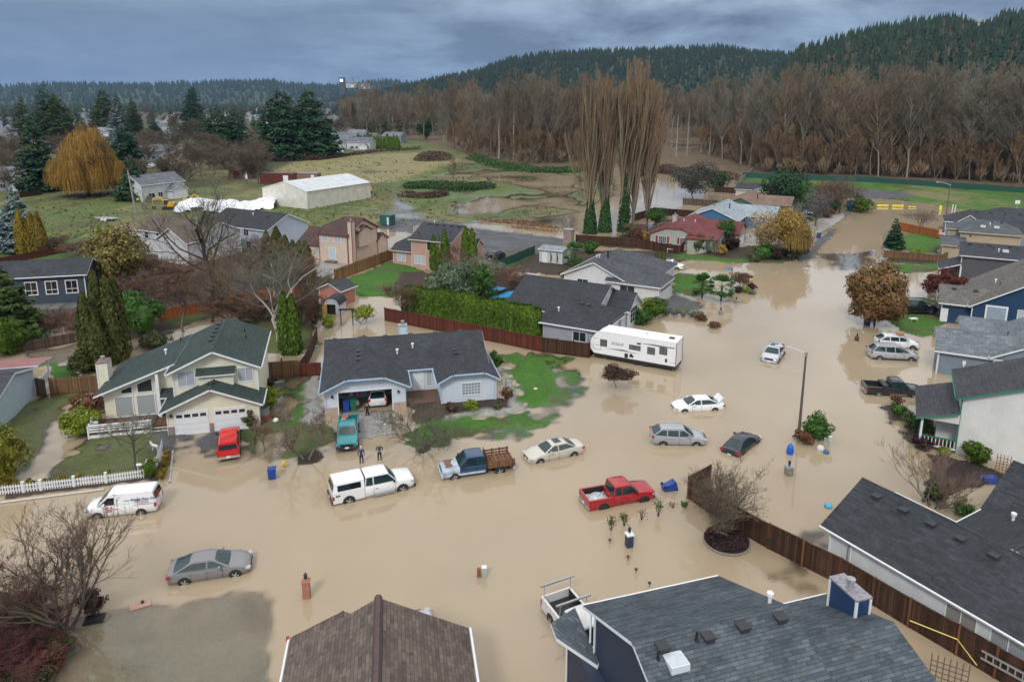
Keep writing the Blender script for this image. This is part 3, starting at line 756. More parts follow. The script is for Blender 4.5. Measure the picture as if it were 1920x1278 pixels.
def house_garage():
 wall=siding((.68,.75,.84));trim=plain((.42,.56,.74),.5,var=.06)
 h=House('pale blue bungalow with charcoal roof and its garage door wide open',G(597.5,738.8,2.7),12,wall,DARKROOF(1.05),trim)
 h.block(.45,16.15,4.95,13.2,2.75,4.75,'x',oh=.4,og=.25)
 h.block(.5,7.8,1.25,10,2.75,4.45,'y',oh=.5,og=.75,clip=(1.0,0),sides='wn')
 h.block(11.2,16.4,1.35,10,2.75,4.1,'y',oh=.45,og=.75,clip=(.8,0))
 y=1.25;x0,x1,zt=1.65,6.55,2.15
 h.wallbox(.5,x0,y,y+.14,-.6,2.62);h.wallbox(x1,7.8,y,y+.14,-.6,2.62)
 h.w.prism([(x0,y),(x1,y),(x1,y+.14),(x0,y+.14)],zt,2.62)
 h.w.poly([(.52,y,2.62),(7.78,y,2.62),(5.25,y,3.85),(3.05,y,3.85)])
 h.wallquad([(7.8,1.25,-.6),(7.8,5,-.6),(7.8,5,2.6),(7.8,1.25,2.6)])
 inn=MB();inn.box(.62,7.68,1.45,8.2,2.45,2.5,0);inn.poly([(.62,8.2,-.5),(7.68,8.2,-.5),(7.68,8.2,2.5),(.62,8.2,2.5)])
 inn.poly([(.62,1.45,-.5),(.62,8.2,-.5),(.62,8.2,2.5),(.62,1.45,2.5)]);inn.poly([(7.68,8.2,-.5),(7.68,1.45,-.5),(7.68,1.45,2.5),(7.68,8.2,2.5)])
 h.add('garage_lining',inn,plain((.30,.20,.12),.8))
 fr=MB()
 for a in(x0-.1,x1+.0):fr.box(a,a+.1,y-.03,y+.1,-.5,zt,0)
 fr.box(x0-.1,x1+.1,y-.03,y+.1,zt,zt+.12,0)
 h.add('door_frame',fr,WHITE)
 rail=MB()
 for a in(x0+.05,x1-.1):rail.box(a,a+.05,1.5,5.2,2.2,2.27,0)
 rail.box(x0+.1,x1-.1,2.4,5.0,2.28,2.33,0);h.add('raised_garage_door',rail,WHITE)
 for a,b in((.48,x0-.12),(x1+.12,7.86)):bk=MB();bk.box(a,b,y-.06,y+.02,-.5,.75,0);h.add('brick_base',bk,brick((.40,.27,.22),(.52,.40,.33)))
 for a in(1.1,7.15):
  m=MB();m.lathe([(0,1.72),(.09,1.74),(.1,1.95),(.03,2.0),(0,2.02)],8,c=(a,y-.14));h.add('wall_lamp',m,BLACK)
 pr=MB();pr.box(7.95,11.1,4.7,4.95,2.42,2.6,0);h.add('porch_beam',pr,WHITE)
 h.door('s',4.95,9.3,.25,.95,2.05,WHITE)
 h.window('s',4.95,10.4,1.4,.5,1.6,1,1,curtain())
 pf=MB();pf.box(7.85,11.15,1.8,4.93,-.3,.22,0);h.add('porch_floor',pf,plain((.12,.07,.05),.8))
 w=h.window('s',1.35,14.1,1.45,1.75,1.15,6,4,curtain((.32,.36,.40)),fw=.1)
 vx=[(3.6,6.4),(3.6,5.3),(3.6,4.0),(13.2,5.8),(13.2,4.9)]
 for a,b in vx:h.vent(a+.0,b)
 for i in range(6):h.vent(1.2+i*2.6,9.7)
 h.vent(9.0,7.3,'wpipe');h.vent(7.4,6.7,'wpipe')
 h.chimney(8.2,10.0,.8,.8,4.,5.5)
 for a in(16.5,.42):ds=MB();ds.tube([(a,1.22,2.5),(a,1.22,-.3)],.04,4);h.add('downspout',ds,WHITE)
 for i in range(34):
  l=MB();yy=4.5+i/33*4.4;q=2.6+(yy-4.5)*.47;l.lathe([(0,q-.04),(.045,q),(0,q+.04)],5,0,(16.46,yy));h.add('light_bulb',l,plain((.6,.05,.04),.4)if i%2 else WHITE)
 return h.done()
def house_cream():
 wall=siding((.83,.80,.63));
 rf=shingle((.030,.048,.045),(.045,.067,.062))
 h=House('cream split level house with dark green roof and two white garage doors',G(182.5,732.5,3.0),14,wall,rf,WHITE)
 h.block(6.9,14.0,-2.5,6.6,5.35,6.95,'y',oh=.45,og=.75,sides='sne',z2=5.35)
 sl=(6.95-5.35)/3.55
 yb,yf=7.4,-1.3
 zl=2.95
 h.shed_roof([(0.,yf,zl),(6.9,yf,5.45),(6.9,yb,5.45),(0.,yb,zl)],.17)
 h.w.poly([(.6,-.5,-.6),(6.9,-.5,-.6),(6.9,-.5,5.25),(.6,-.5,2.98)])
 h.w.poly([(.6,6.8,-.6),(.6,-.5,-.6),(.6,-.5,2.98),(.6,6.8,2.98)])
 h.w.poly([(6.9,-.5,-.6),(6.9,-2.5,-.6),(6.9,-2.5,5.2),(6.9,-.5,5.2)])
 c=MB();c.box(5.15,5.4,-1.25,-.5,-.4,4.55,0);h.add('entry_pier',c,WHITE)
 sr=MB();sr.slab([(5.4,-1.5,2.35),(6.9,-1.5,2.35),(6.9,-.5,2.9),(5.4,-.5,2.9)],.12,0,1);sr.build('entry_roof',[rf,WHITE],h.t)
 h.door('s',-.5,6.15,.35,.9,1.95,plain((.11,.015,.02),.4))
 h.block(6.6,14.1,-4.6,-2.4,2.65,4.25,'y',oh=.5,og=.7,sides='sew')
 h.garage_door('s',-4.6,8.55,-.15,2.6,2.2);h.garage_door('s',-4.6,11.75,-.15,2.6,2.2)
 for a,b in((6.58,7.1),(9.95,10.3),(13.2,14.12)):bk=MB();bk.box(a,b,-4.67,-4.6,-.4,.85,0);h.add('stone_base',bk,brick((.20,.13,.12),(.28,.2,.19)))
 m=MB();m.lathe([(0,1.75),(.1,1.78),(.11,2.0),(.03,2.08),(0,2.1)],8,c=(6.95,-4.75));h.add('wall_lamp',m,BLACK)
 h.window('s',-2.5,8.0,4.35,1.35,1.35,2,1,curtain((.42,.46,.52)))
 h.window('s',-2.5,13.0,4.3,1.2,1.25,2,1,curtain((.42,.46,.52)))
 h.wallbox(9.1,12.0,-2.95,-2.5,3.6,4.85)
 b=MB();b.slab([(8.9,-3.3,4.75),(12.2,-3.3,4.75),(12.2,-2.5,5.25),(8.9,-2.5,5.25)],.1,0,1);b.build('bay_roof',[rf,WHITE],h.t)
 def win(x0,x1,z0,z1,z2):
  mb=MB();mb.poly([(x0,-.53,z0),(x1,-.53,z0),(x1,-.53,z2),(x0,-.53,z1)])
  f=MB()
  for a,b2,c_,d in((x0-.08,x0,z0-.08,z1+.05),(x1,x1+.08,z0-.08,z2+.08)):f.box(a,b2,-.57,-.5,c_,d,0)
  f.box(x0,x1,-.57,-.5,z0-.08,z0,0)
  f.poly([(x0,-.57,z1),(x1,-.57,z2),(x1,-.57,z2+.08),(x0,-.57,z1+.08)])
  o=f.build('window',WHITE,h.t);mb.build('pane',glass()if z0>2.3 else curtain((.36,.40,.40)),o)
 win(2.1,2.95,2.75,3.05,3.35);win(3.45,4.65,2.75,3.5,3.95);win(1.5,2.9,.55,2.4,2.4);win(3.3,4.75,.55,2.4,2.4)
 ch=h.chimney(-.15,3.0,.85,1.3,-.4,4.75,siding((.83,.80,.63)),plain((.22,.14,.13),.6))
 for i in range(5):h.vent(9.8,5.8-i*1.25)
 h.vent(5.2,3.4,'wpipe');h.vent(6.0,6.3,'pipe');h.vent(12.3,4.6,'pipe');h.vent(12.6,2.9,'pipe');h.vent(10.2,-3.9)
 dk=MB();dk.box(.1,5.0,-3.6,-.52,-.3,.45,0);h.add('deck',dk,boards((.13,.07,.045),.12))
 sk=MB();sk.box(.05,5.05,-3.66,-3.6,-.3,.35,0)
 for z in(.62,.85,1.08):sk.box(.05,5.05,-3.66,-3.6,z,z+.12,0);sk.box(.02,.08,-3.66,-.6,z,z+.12,0)
 for a in(.05,1.7,3.35,5.0):sk.box(a-.06,a+.06,-3.7,-3.58,-.3,1.28,0)
 sk.box(0,5.1,-3.72,-3.56,1.24,1.29,0);sk.box(0,.12,-3.7,-.6,1.24,1.29,0)
 h.add('deck_railing',sk,WHITE)
 st=MB()
 for i in range(3):st.box(5.1,6.6,-3.3-i*.32,-2.98-i*.32,-.3,.33-i*.15,0)
 st.box(5.1,6.6,-2.98,-.55,-.3,.45,0);h.add('entry_steps',st,boards((.17,.09,.055),.1))
 nz=MB()
 for i in range(3):nz.box(5.1,6.6,-3.33-i*.32,-3.24-i*.32,.30-i*.15,.345-i*.15,0)
 h.add('step_edge',nz,WHITE)
 return h.done()
def house_brown():
 wall=siding((.6,.6,.58))
 h=House('bungalow with weathered brown shingle roof at the bottom of the flooded street',G(543.5,1197,2.9),9.4,wall,shingle((.10,.076,.064),(.16,.125,.105),w=.3,h=.19),plain((.36,.32,.29),.6,var=.1))
 h.capm=plain((.085,.052,.05),.6,var=.3,scale=6)
 h.block(.35,8.35,-14,-.9,3.05,5.15,'y',oh=.35,og=.25)
 h.block(.35,4.6,-8,-.1,3.05,4.05,'y',oh=.33,og=.2,off=.1)
 g=MB();g.tube([(8.78,-.7,2.87),(8.78,-14.2,2.87)],.07,6);g.tube([(-.06,.1,2.87),(-.06,-14.2,2.87)],.07,6);h.add('gutter',g,WHITE)
 cp=MB();cp.tube([(4.35,-.62,5.13),(4.35,-14.2,5.13)],.2,6);h.add('ridge_tiles',cp,h.capm)
 h.vent(5.2,-5.9);
 m=MB();m.cyl(3.1,-5.8,4.4,4.95,.16,10);h.add('vent_stack',m,plain((.22,.07,.05),.5))
 ft=MB();ft.box(-.18,-.04,-.05,.12,2.78,2.98,0);h.add('floodlight',ft,plain((.3,.03,.04),.4))
 return h.done()
def house_navy():
 wall=siding((.028,.043,.078),line=.8);rf=shingle((.050,.064,.078),(.098,.118,.138),moss=.3,h=.16)
 h=House('navy two storey house with slate grey roof and a blue chimney',G(1093,1135,5.5),17,wall,rf,WHITE)
 h.block(.5,6.8,-9.6,-.35,5.65,7.6,'x',oh=.4,og=.5)
 h.block(5,11.7,-9.5,-2.3,5.0,6.35,'x',oh=.3,og=.45)
 h.shed_roof([(-.8,1.3,2.9),(.42,-.9,2.9),(.48,-.9,3.1),(.48,2.1,3.7),(-.8,2.1,3.1)],.2)
 h.wallbox(-.1,.48,-9.5,1.5,-.6,2.7)
 for a,b,c,d in((-.16,1.5,2.6,-.4),(.42,.0,5.2,3.4)):ds=MB();ds.tube([(a,b,c),(a,b,d)],.05,4);h.add('downspout',ds,WHITE)
 mt=MB();mt.box(.3,.48,-5.2,-4.8,-.4,1.6,0);mt.lathe([(0,1.55),(.16,1.6),(.16,1.85),(0,1.9)],10,0,c=(.35,-4.6));h.add('utility_meter',mt,plain((.2,.22,.25),.5))
 for x,y in((1.1,-5.4),(3.13,-5.45),(4.79,-5.4),(6.6,-5.4)):h.vent(x,y)
 for x,y in((2.63,-5.4),(.75,-5.7)):h.vent(x,y,'pipe')
 h.vent(6.9,-4.3,'wpipe');h.vent(1.4,-5.95,'sky')
 ch=h.chimney(11.55,-3.95,.75,1.65,3.5,6.75,siding((.02,.055,.14)),plain((.30,.28,.31),.45,.3,var=.4,scale=5))
 return h.done()
def house_long():
 wall=siding((.70,.70,.71),line=.82)
 h=House('long white sided house with charcoal roof behind the wooden fence',G(1538,981,2.9),-60,wall,DARKROOF(.95),WHITE)
 h.block(.5,24,.45,7.2,3.05,4.95,'x',oh=.45,og=.5)
 h.block(4.6,13,4.5,22,3.05,4.95,'y',oh=.5,og=.4)
 h.block(7,16,10.8,17,3.05,5.3,'x',oh=.5,og=3.,clip=(0,0))
 for x in(1.5,3.25,4.9,6.55,8.3):h.vent(x,3.1)
 h.vent(6.6,8.8,'wpipe');h.vent(7.6,8.2,'wpipe')
 h.window('s',.45,8.35,1.75,1.5,1.1,2,1,curtain((.30,.28,.26)))
 h.window('s',.45,10.65,1.75,1.6,1.15,2,1,curtain((.33,.34,.36)))
 m=MB();m.box(1.6,1.9,.35,.44,.7,1.2,0);m.tube([(1.75,.38,1.2),(1.75,.38,2.6)],.04,5);m.tube([(1.62,.38,.7),(1.62,.38,-.3)],.03,5);h.add('electric_meter',m,GALV)
 ds=MB();ds.tube([(1.95,.36,2.7),(1.95,.36,-.4)],.05,4);h.add('downspout',ds,WHITE)
 return h.done()
def house_green_trim():
 wall=siding((.72,.72,.70),line=.86);gt=plain((.03,.20,.13),.5)
 x,y=G(1792.5,745,5.0)
 h=House('white house with dark green trim and a small railed porch',(x,y,0),-28.5,wall,shingle((.045,.045,.052),(.07,.07,.078)),gt)
 h.block(.5,16,.5,6.9,5.1,8.2,'y',oh=.45,og=.5)
 h.shed_roof([(-2.6,-.1,2.75),(.45,-.1,3.75),(.45,7.5,3.75),(-2.6,7.5,2.75)],.17)
 h.w.poly([(-2.1,.35,2.6),(.5,.35,2.6),(.5,.35,3.5),(-2.1,.35,2.75)])
 h.wallquad([(-.9,2.4,-.6),(.5,2.4,-.6),(.5,2.4,3.4),(-.9,2.4,3.1)]);h.wallquad([(-.9,7.2,-.6),(-.9,2.4,-.6),(-.9,2.4,3.2),(-.9,7.2,3.2)])
 pf=MB();pf.box(-2.2,.45,.4,7,-.4,.3,0);h.add('porch_floor',pf,boards((.10,.06,.045),.12))
 rl=MB();
 for i in range(10):a=-2.05+i*.27;rl.box(a-.03,a+.03,.4,.46,.35,1.05,0)
 for i in range(12):a=.6+i*.27;rl.box(-2.14,-2.08,a-.03,a+.03,.35,1.05,0)
 rl.box(-2.2,.5,.36,.5,.25,.35,0)
 for a,b in((-2.1,.43),(-2.1,3.6),(-2.1,6.9)):rl.box(a-.08,a+.08,b-.08,b+.08,-.4,2.65,0)
 h.add('porch_railing',rl,WHITE)
 tp=MB();tp.box(-2.2,.5,.36,.5,1.05,1.12,0);tp.box(-2.18,-2.04,.5,3.8,1.05,1.12,0);h.add('handrail',tp,gt)
 return h.done()
def house_charcoal():
 wall=siding((.66,.70,.78),line=.8);
 h=House('white house with steep charcoal roof and arched front window beside the travel trailer',G(1126,620,2.8),-28.5,wall,DARKROOF(.95),WHITE)
 h.block(-7.5,-.25,.5,9,2.85,4.7,'x',oh=.45,og=.25,clip=(0,4.2),sides='swe')
 h.block(-7.5,-.25,.5,7.6,2.85,4.6,'x',oh=.45,og=.45,clip=(0,3.5))
 h.block(-14.6,-3.0,4.6,15.8,2.9,5.5,'x',oh=.45,og=.4)
 h.block(-6.,-.1,9.6,14.2,2.9,4.5,'x',oh=.45,og=.4)
 h.block(-4.,.9,7.4,10.,2.6,3.3,'x',oh=.4,og=.3,walls=None)if False else None
 o=h.window('e',-.1,11.9,1.6,2.6,2.0,3,3,glass(),fw=.1)
 h.window('s',.5,-2.8,1.5,1.6,1.1,2,1,glass(),fw=.08)
 h.garage_door('e',-.25,4.0,-.1,4.8,2.15,windows=False)
 h.vent(-6.3,2.2,'wpipe');h.vent(-3.9,3.8)
 h.vent(-3.2,4.0)
 return h.done()
def house_grey():
 wall=siding((.68,.68,.70),line=.82)
 h=House('white house with mid grey roof, black flue and white garage by the dry driveway',G(1237.5,537.5,2.8),-28.5,wall,shingle((.058,.065,.076),(.095,.103,.118)),WHITE)
 h.block(-15.2,-5.6,.9,16.5,2.95,5.15,'y',oh=.45,og=.5,clip=(0,5))
 h.block(-8,-.3,.5,7.,2.85,4.75,'x',oh=.45,og=.4,clip=(0,3.2))
 h.block(-8,-2.3,7,15.5,2.85,4.9,'x',oh=.45,og=.4,clip=(0,4.2))
 h.garage_door('e',-.3,3.8,-.05,4.9,2.1)
 h.window('s',.9,-12.2,1.7,1.7,1.1,2,1);h.window('s',.5,-5.0,1.7,2.2,1.0,2,1)
 for p in((-9.9,5.2,'flue'),(-8.7,3.9,'pipe'),(-6.6,5.6,'box'),(-12.,7.,'wpipe'),(-13.2,9,'wpipe'),(-11.6,11.2,'box')):h.vent(*p)
 return h.done()
def back_row():
 0
 W=lambda c:siding(c,line=.85)
 h=House('grey house with brick red roof and red window shutters',G(1215,436,2.9),-28.5,W((.42,.43,.38)),shingle((.13,.035,.04),(.20,.055,.06)),plain((.30,.05,.05),.5))
 h.block(.4,10,.3,16,3.,4.95,'y',oh=.4,og=.4,clip=(1.2,0))
 h.block(8,13.7,-.6,7,2.9,4.2,'x',oh=.4,og=.3,clip=(0,1.))
 h.block(6,16,7.5,15,3.,4.7,'x',oh=.4,og=.4)
 for u in(2.9,7.2):
  h.window('s',.3,u,1.75,1.5,1.2,4,3)
  for k in(-1,1):
   m=MB();m.box(u+k*1.12-.17,u+k*1.12+.17,.22,.3,1.1,2.4,0);h.add('shutter',m,plain((.22,.02,.025),.5))
 h.window('e',13.7,3.1,1.6,1.5,1.1,2,2);h.garage_door('e',16,11.2,.1,4.6,2.1)
 h.chimney(2.7,9.5,1.0,.8,3.6,5.2,W((.5,.5,.48)));h.vent(5.6,5.5,'wpipe');h.vent(7,9,'wpipe');h.vent(9.2,4.6)
 m=MB();m.cyl(5.2,.2,3.2,3.5,.01);h.done()
 h=House('blue house with pale grey shingle roof behind the red roofed house',G(1300,408,2.8),-28.5,W((.06,.16,.30)),shingle((.24,.29,.33),(.34,.39,.43)),WHITE)
 h.block(-1.5,9.5,.5,17,2.9,5.2,'y',oh=.4,og=.4)
 h.block(6,16,9,17,2.9,4.8,'x',oh=.4,og=.4)
 h.vent(6.2,8,'flue');h.vent(7.3,7.6,'pipe');h.vent(2.6,14);h.vent(2.6,9);h.garage_door('e',16,13,0,4.6,2.1);h.done()
 h=House('sage green house with rusty brown shingle roof',G(1350,385,2.8),-28.5,W((.10,.16,.11)),shingle((.17,.11,.085),(.25,.165,.13)),plain((.3,.27,.2),.6))
 h.block(-.5,10,.5,17,2.9,5.1,'y',oh=.4,og=.4);h.block(7,15.5,8,16,2.9,4.6,'x',oh=.4,og=.4)
 h.vent(7.5,8.5,'flue');h.garage_door('e',15.5,12,0,4.6,2.1);h.done()
 h=House('cream house with dark slate roof at the end of the row',G(1402,362,2.8),-28.5,W((.62,.57,.45)),DARKROOF(1.1),WHITE)
 h.block(0,9.5,.5,17,2.9,5.3,'y',oh=.4,og=.4);h.block(-5,3,9,15,2.9,4.4,'x',oh=.4,og=.4);h.block(6,17.5,-2,5,2.9,4.6,'x',oh=.4,og=.4)
 h.chimney(7,13,.9,.8,4,6,brick((.35,.2,.16),(.4,.28,.22)));h.window('s',.5,6,1.7,1.6,1.1,2,1);h.garage_door('e',17.5,1.5,.1,4.5,2.1);h.done()
 h=House('grey house with two dark hipped roofs at the far right corner',G(1769,410,2.8),-28.5,W((.22,.25,.29)),DARKROOF(1.15),WHITE)
 h.block(.4,22,-3,5.5,2.9,5.,'x',oh=.4,og=.4,clip=(4.4,0));h.block(8,24,2,12,2.9,5.2,'x',oh=.4,og=.4,clip=(3,0))
 h.block(2.2,7,-4.2,2,2.9,4.6,'y',oh=.35,og=.4)
 for i in range(6):h.vent(3.5+i*2.6,.6)
 h.chimney(14.5,-9,1.3,1.3,0,4.9,W((.36,.38,.41)),flue=True);h.block(9,24,-14,-5,2.9,4.5,'x',oh=.4,og=.4);h.done()
 h=House('beige two storey house with grey hipped roof and two skylights',G(1796.8,432.5,5.),-28.5,W((.44,.36,.25)),shingle((.07,.082,.09),(.11,.125,.135)),plain((.5,.44,.34),.6))
 h.block(.5,9.6,.2,7.4,5.1,6.8,'x',oh=.45,og=.45,clip=(2.6,3.2));h.block(-1.4,.5,2.6,6.4,5.1,6.0,'x',oh=.35,og=.3,clip=(1.2,0))
 h.block(-2.3,1,-3.6,5,2.9,4.,'x',oh=.4,og=.4,clip=(2.4,0))
 h.vent(3.9,1.9,'sky');h.vent(6.0,1.9,'sky');h.vent(5,2.4,'wpipe');h.vent(5.2,3.3);h.vent(6.8,3.3)
 m=MB();m.box(1.9,2.15,.1,.2,4.0,4.3,0);h.add('wall_vent',m,BLACK);h.done()
 h=House('dark grey two storey house with lean-to porch roof behind the red maple',G(1797.5,477,5.),-28.5,W((.105,.105,.118)),DARKROOF(1.15),TRIM)
 h.block(.5,14,.4,6.6,5.1,6.5,'x',oh=.45,og=.4)
 h.shed_roof([(-2.5,-1.2,2.7),(.45,-1.2,3.75),(.45,5.2,3.75),(-2.5,5.2,2.7)],.17)
 h.wallquad([(-1.8,1.,-.5),(.5,1.,-.5),(.5,1.,3.4),(-1.8,1.,2.8)]);h.wallquad([(-1.8,5.,-.5),(-1.8,1.,-.5),(-1.8,1.,2.8),(-1.8,5.,2.8)])
 pc=MB();
 for a in(-2.2,-1.0):pc.box(a-.07,a+.07,-1.0,-.86,-.3,2.7,0)
 pc.box(.42,.56,-1.,-.86,-.3,3.3,0)
 h.add('porch_post',pc,WHITE)
 for i in range(5):h.vent(1.6+i*2.6,3.0)
 h.vent(6.2,2.,'sky');h.vent(4.7,2.2,'pipe');h.vent(5.3,1.6,'wpipe');h.done()
 h=House('navy blue house with brownish grey roof and white framed shutter window',G(1759,565,2.8),-28.5,W((.018,.055,.125)),shingle((.115,.108,.10),(.165,.155,.145)),WHITE)
 h.block(.5,9,.4,6.2,2.9,4.5,'x',oh=.45,og=.4);h.block(3.8,20,-.4,13,3.1,8.,'y',oh=.45,og=.5)
 h.vent(1.8,2.6);h.vent(4.2,2.6);
 M=MB();M.box(5.2,7.6,-.46,-.4,1.0,3.2,0);o=h.add('window',M,WHITE);g=MB();g.box(5.4,7.4,-.5,-.44,1.15,3.0,0);g.build('shutter',plain((.27,.33,.42),.5),o)
 h.window('s',-.4,9.6,2.4,1.9,1.1,3,1,curtain());h.door('s',.4,.9,.1,.6,1.7,WHITE)
 h.vent(6.6,6,'wpipe');h.vent(6.9,4,'pipe');h.vent(9.4,4.2,'wpipe')
 h.done()
 h=House('slate blue house with light grey shingles and a white downspout',G(1752,653.8,2.8),-28.5,W((.20,.25,.31)),shingle((.125,.145,.165),(.19,.21,.235)),WHITE)
 h.block(.45,9,.5,5.2,2.9,4.5,'x',oh=.45,og=.4);h.block(5.4,22,.2,10,3.,7.4,'y',oh=.45,og=.4);h.block(3.,9,7.4,12.5,2.9,4.2,'x',oh=.45,og=.4)
 ds=MB();ds.tube([(.5,.42,2.7),(.5,.42,-.4)],.06,4);h.add('downspout',ds,WHITE)
 m=MB();m.box(2.7,3.0,.35,.5,1.4,1.8,0);m.box(2.8,2.9,.38,.48,-.3,1.4,0);h.add('meter_box',m,WHITE);h.vent(6.9,5.5,'pipe');h.done()
 h=House('pale blue house with white gable trim at the left edge',G(74.3,687.7,2.8),14,W((.42,.53,.60)),DARKROOF(1.4),WHITE)
 h.block(-12,-.75,-7.6,-.1,2.75,4.2,'y',oh=.35,og=.4)if False else h.block(-5.6,-.6,-9.5,-.2,2.9,4.1,'x',oh=.4,og=.4)
 h.done()
 mb=House('rusty red metal patio roof on white posts by the pale blue house',G(90,668,2.8),14,WHITE,metal_ribs((.36,.15,.14),.25),WHITE,name='patio_cover',cat='patio cover')
 mb.shed_roof([(-7.5,-3.0,2.9),(-.1,-2.9,2.9),(.3,.2,2.7),(-7.5,.2,2.7)],.07)
 pp=MB()
 for a in(-.15,-3,-6):pp.box(a-.07,a+.07,-.05,.09,-.2,2.6,0)
 for i in range(13):a=-.2;pp.box(a-.03,a+.03,-.3-i*.2,-.24-i*.2,.3,1.2,0)
 pp.box(-.25,-.15,-2.8,-.1,1.2,1.27,0)
 mb.add('railing',pp,WHITE);mb.done()
 h=House('slate blue two storey house with three white framed windows above a deck',G(166,512.5,5.),14,siding((.060,.078,.105),line=.75),DARKROOF(1.),WHITE)
 h.block(-13,-.7,.3,6.4,5.1,6.6,'x',oh=.45,og=.5)
 for i,u in enumerate((-7.4,-4.9,-2.4)):
  h.window('s',.3,u,3.2,1.35,1.7,2,1,glass((.03,.02,.02)),fw=.12)
  m=MB();m.box(u-.68,u+.68,.24,.28,2.88,2.95,0);h.add('transom_bar',m,WHITE)
 dk=MB();dk.box(-8,-.2,-2.9,.25,-.3,.95,0);h.add('deck',dk,boards((.17,.165,.16),.14));h.done()
 h=House('tan two storey house with brown roof and red brown trim',G(651.4,440,5.4),-25,siding((.64,.53,.44),line=.9),shingle((.060,.035,.033),(.10,.06,.055)),plain((.20,.05,.035),.6),gutter=0)
 h.block(-6.8,-.5,.5,11.5,5.5,7.3,'y',oh=.5,og=.5)if False else None
 h.block(-7.0,0.0,.4,10.,5.4,7.9,'x',oh=.5,og=.5,clip=(3.,0))if False else None
 h.block(-6.8,-.45,.45,9.4,5.4,7.7,'x',oh=.45,og=.45,clip=(2.6,0))
 h.block(-12.5,-6.8,1.6,9.,2.9,5.2,'x',oh=.45,og=.45)
 h.block(-5.5,-.5,9.4,12.6,2.9,3.9,'x',oh=.4,og=.35)
 h.wallbox(-.45,.25,2.9,6.6,2.6,5.9)
 b=MB();b.slab([(-.45,2.5,5.3),(.6,2.5,5.3),(.6,4.75,6.5),(-.45,4.75,6.5)][::1],.14,0,1);b.slab([(-.45,4.75,6.5),(.6,4.75,6.5),(.6,7.,5.3),(-.45,7.,5.3)],.14,0,1)
 b.build('bay_roof',[h.rm,h.tm],h.t)
 h.chimney(.1,1.0,.9,1.0,-.3,7.6,siding((.64,.53,.44),line=.95),plain((.26,.04,.03),.6))
 h.window('s',.45,-5.4,4.4,1.2,1.3,2,1,curtain());h.window('s',.45,-2.6,4.4,1.4,1.3,2,1,curtain())
 h.door('s',.45,-3.9,.4,1.5,2.2,plain((.5,.6,.68),.2),name='glass_door');h.vent(-4,4,'pipe')
 st=MB();st.box(-5,-2.8,-.6,.4,-.2,.3,0);st.box(-5.3,-2.6,-1.,-.6,-.2,.1,0);h.add('back_steps',st,plain((.16,.12,.1),.9));h.window('s',1.6,-8.2,1.5,1.,1.2,1,1,curtain());h.done()
 h=House('salmon pink two storey house with charcoal roof',G(846.2,455,5.2),-25,siding((.56,.34,.28),line=.8),DARKROOF(1.1),plain((.66,.58,.50),.6))
 h.block(-8.2,-.45,.45,9.6,5.3,7.3,'x',oh=.45,og=.45)
 h.block(-12.6,-7.2,1.2,9.5,2.9,5.2,'x',oh=.45,og=.4,clip=(2.5,0));h.block(-5,-.5,9.6,12.4,2.9,3.9,'x',oh=.4,og=.3)
 h.chimney(-10.4,6.4,1.7,.9,4,6.1,siding((.56,.38,.27),line=.9));h.window('s',.45,-4.3,4.2,1.5,1.6,2,1)
 h.window('s',1.2,-10.9,1.6,1.7,1.6,2,1,curtain());h.window('s',.45,-6.6,1.5,2.2,1.4,3,1,curtain());h.window('s',.45,-3.6,1.4,.9,1.6,1,1,curtain())
 h.window('e',-.45,8.,1.5,1.2,1.5,2,1,curtain())
 for i in range(5):h.vent(-7+i*1.5,4.6)
 h.vent(-7.4,1.6,'pipe');h.vent(-1.6,2.6,'pipe');h.vent(-6.4,5.3,'wpipe');h.done()
 h=House('pale blue two storey house with near black roof',G(540,400,7.),-28.5,siding((.47,.56,.68),line=.85),DARKROOF(.8),WHITE)
 h.block(-17,-.4,-5.3,5.3,4.6,6.9,'x',oh=.4,og=.4)
 for u in(-9.5,-6):h.window('s',-5.3,u,3.6,1.3,1.4,2,1)
 for u in(-9.5,-5.5):h.window('s',-5.3,u,1.2,1.2,1.4,2,1)
 h.vent(-8,-1.5,'wpipe');h.vent(-4,-1.4);h.done()
 h=House('long white two storey house with brown roof behind the big bare tree',G(292,401,7.),-28.5,siding((.58,.57,.60),line=.82),shingle((.10,.075,.06),(.15,.115,.09)),WHITE)
 h.block(.4,18,-4.4,4.4,4.9,6.9,'x',oh=.4,og=.4);h.block(10,18,-7.2,-4,4.4,6.6,'y',oh=.4,og=.4)
 for u in(3,6.5):h.window('s',-4.4,u,3.9,1.1,1.4,1,2);h.window('s',-4.4,u,1.2,1.0,1.5,1,2)
 h.window('w',.4,0,4.2,1.2,1.2,2,1);h.done()
 h=House('small pale outbuilding with tan roof and a row of dormer windows',G(227.5,418,4.2),-28.5,siding((.5,.5,.52),line=.9),shingle((.19,.12,.08),(.26,.17,.12)),WHITE,cat='outbuilding')
 h.block(.3,8.5,-3.6,2.6,2.7,4.2,'x',oh=.4,og=.4,base=1.0);
 m=MB();m.box(3.,7.8,-3.0,-1.5,3.1,4.0,0);h.add('dormer',m,WHITE)
 for i in range(5):g=MB();g.box(3.3+i*.9,3.9+i*.9,-3.04,-3.0,3.4,3.85,0);h.add('dormer_window',g,GLASS)
 d=MB();d.slab([(2.7,-3.3,4.0),(8.1,-3.3,4.0),(8.1,-.8,4.4),(2.7,-.8,4.4)],.12,0,1);d.build('dormer_roof',[h.rm,h.tm],h.t)
 l=MB();l.lathe([(0,2.45),(.12,2.5),(.12,2.62),(0,2.66)],8,c=(4.6,-3.75));h.add('porch_light',l,emit((1.,.55,.2),6))
 br=MB();br.box(.4,8.4,-3.5,2.5,-.5,1.2,0);h.add('dark_base',br,boards((.035,.022,.018),.2));h.done()
 x,y=G(577.5,393.8)
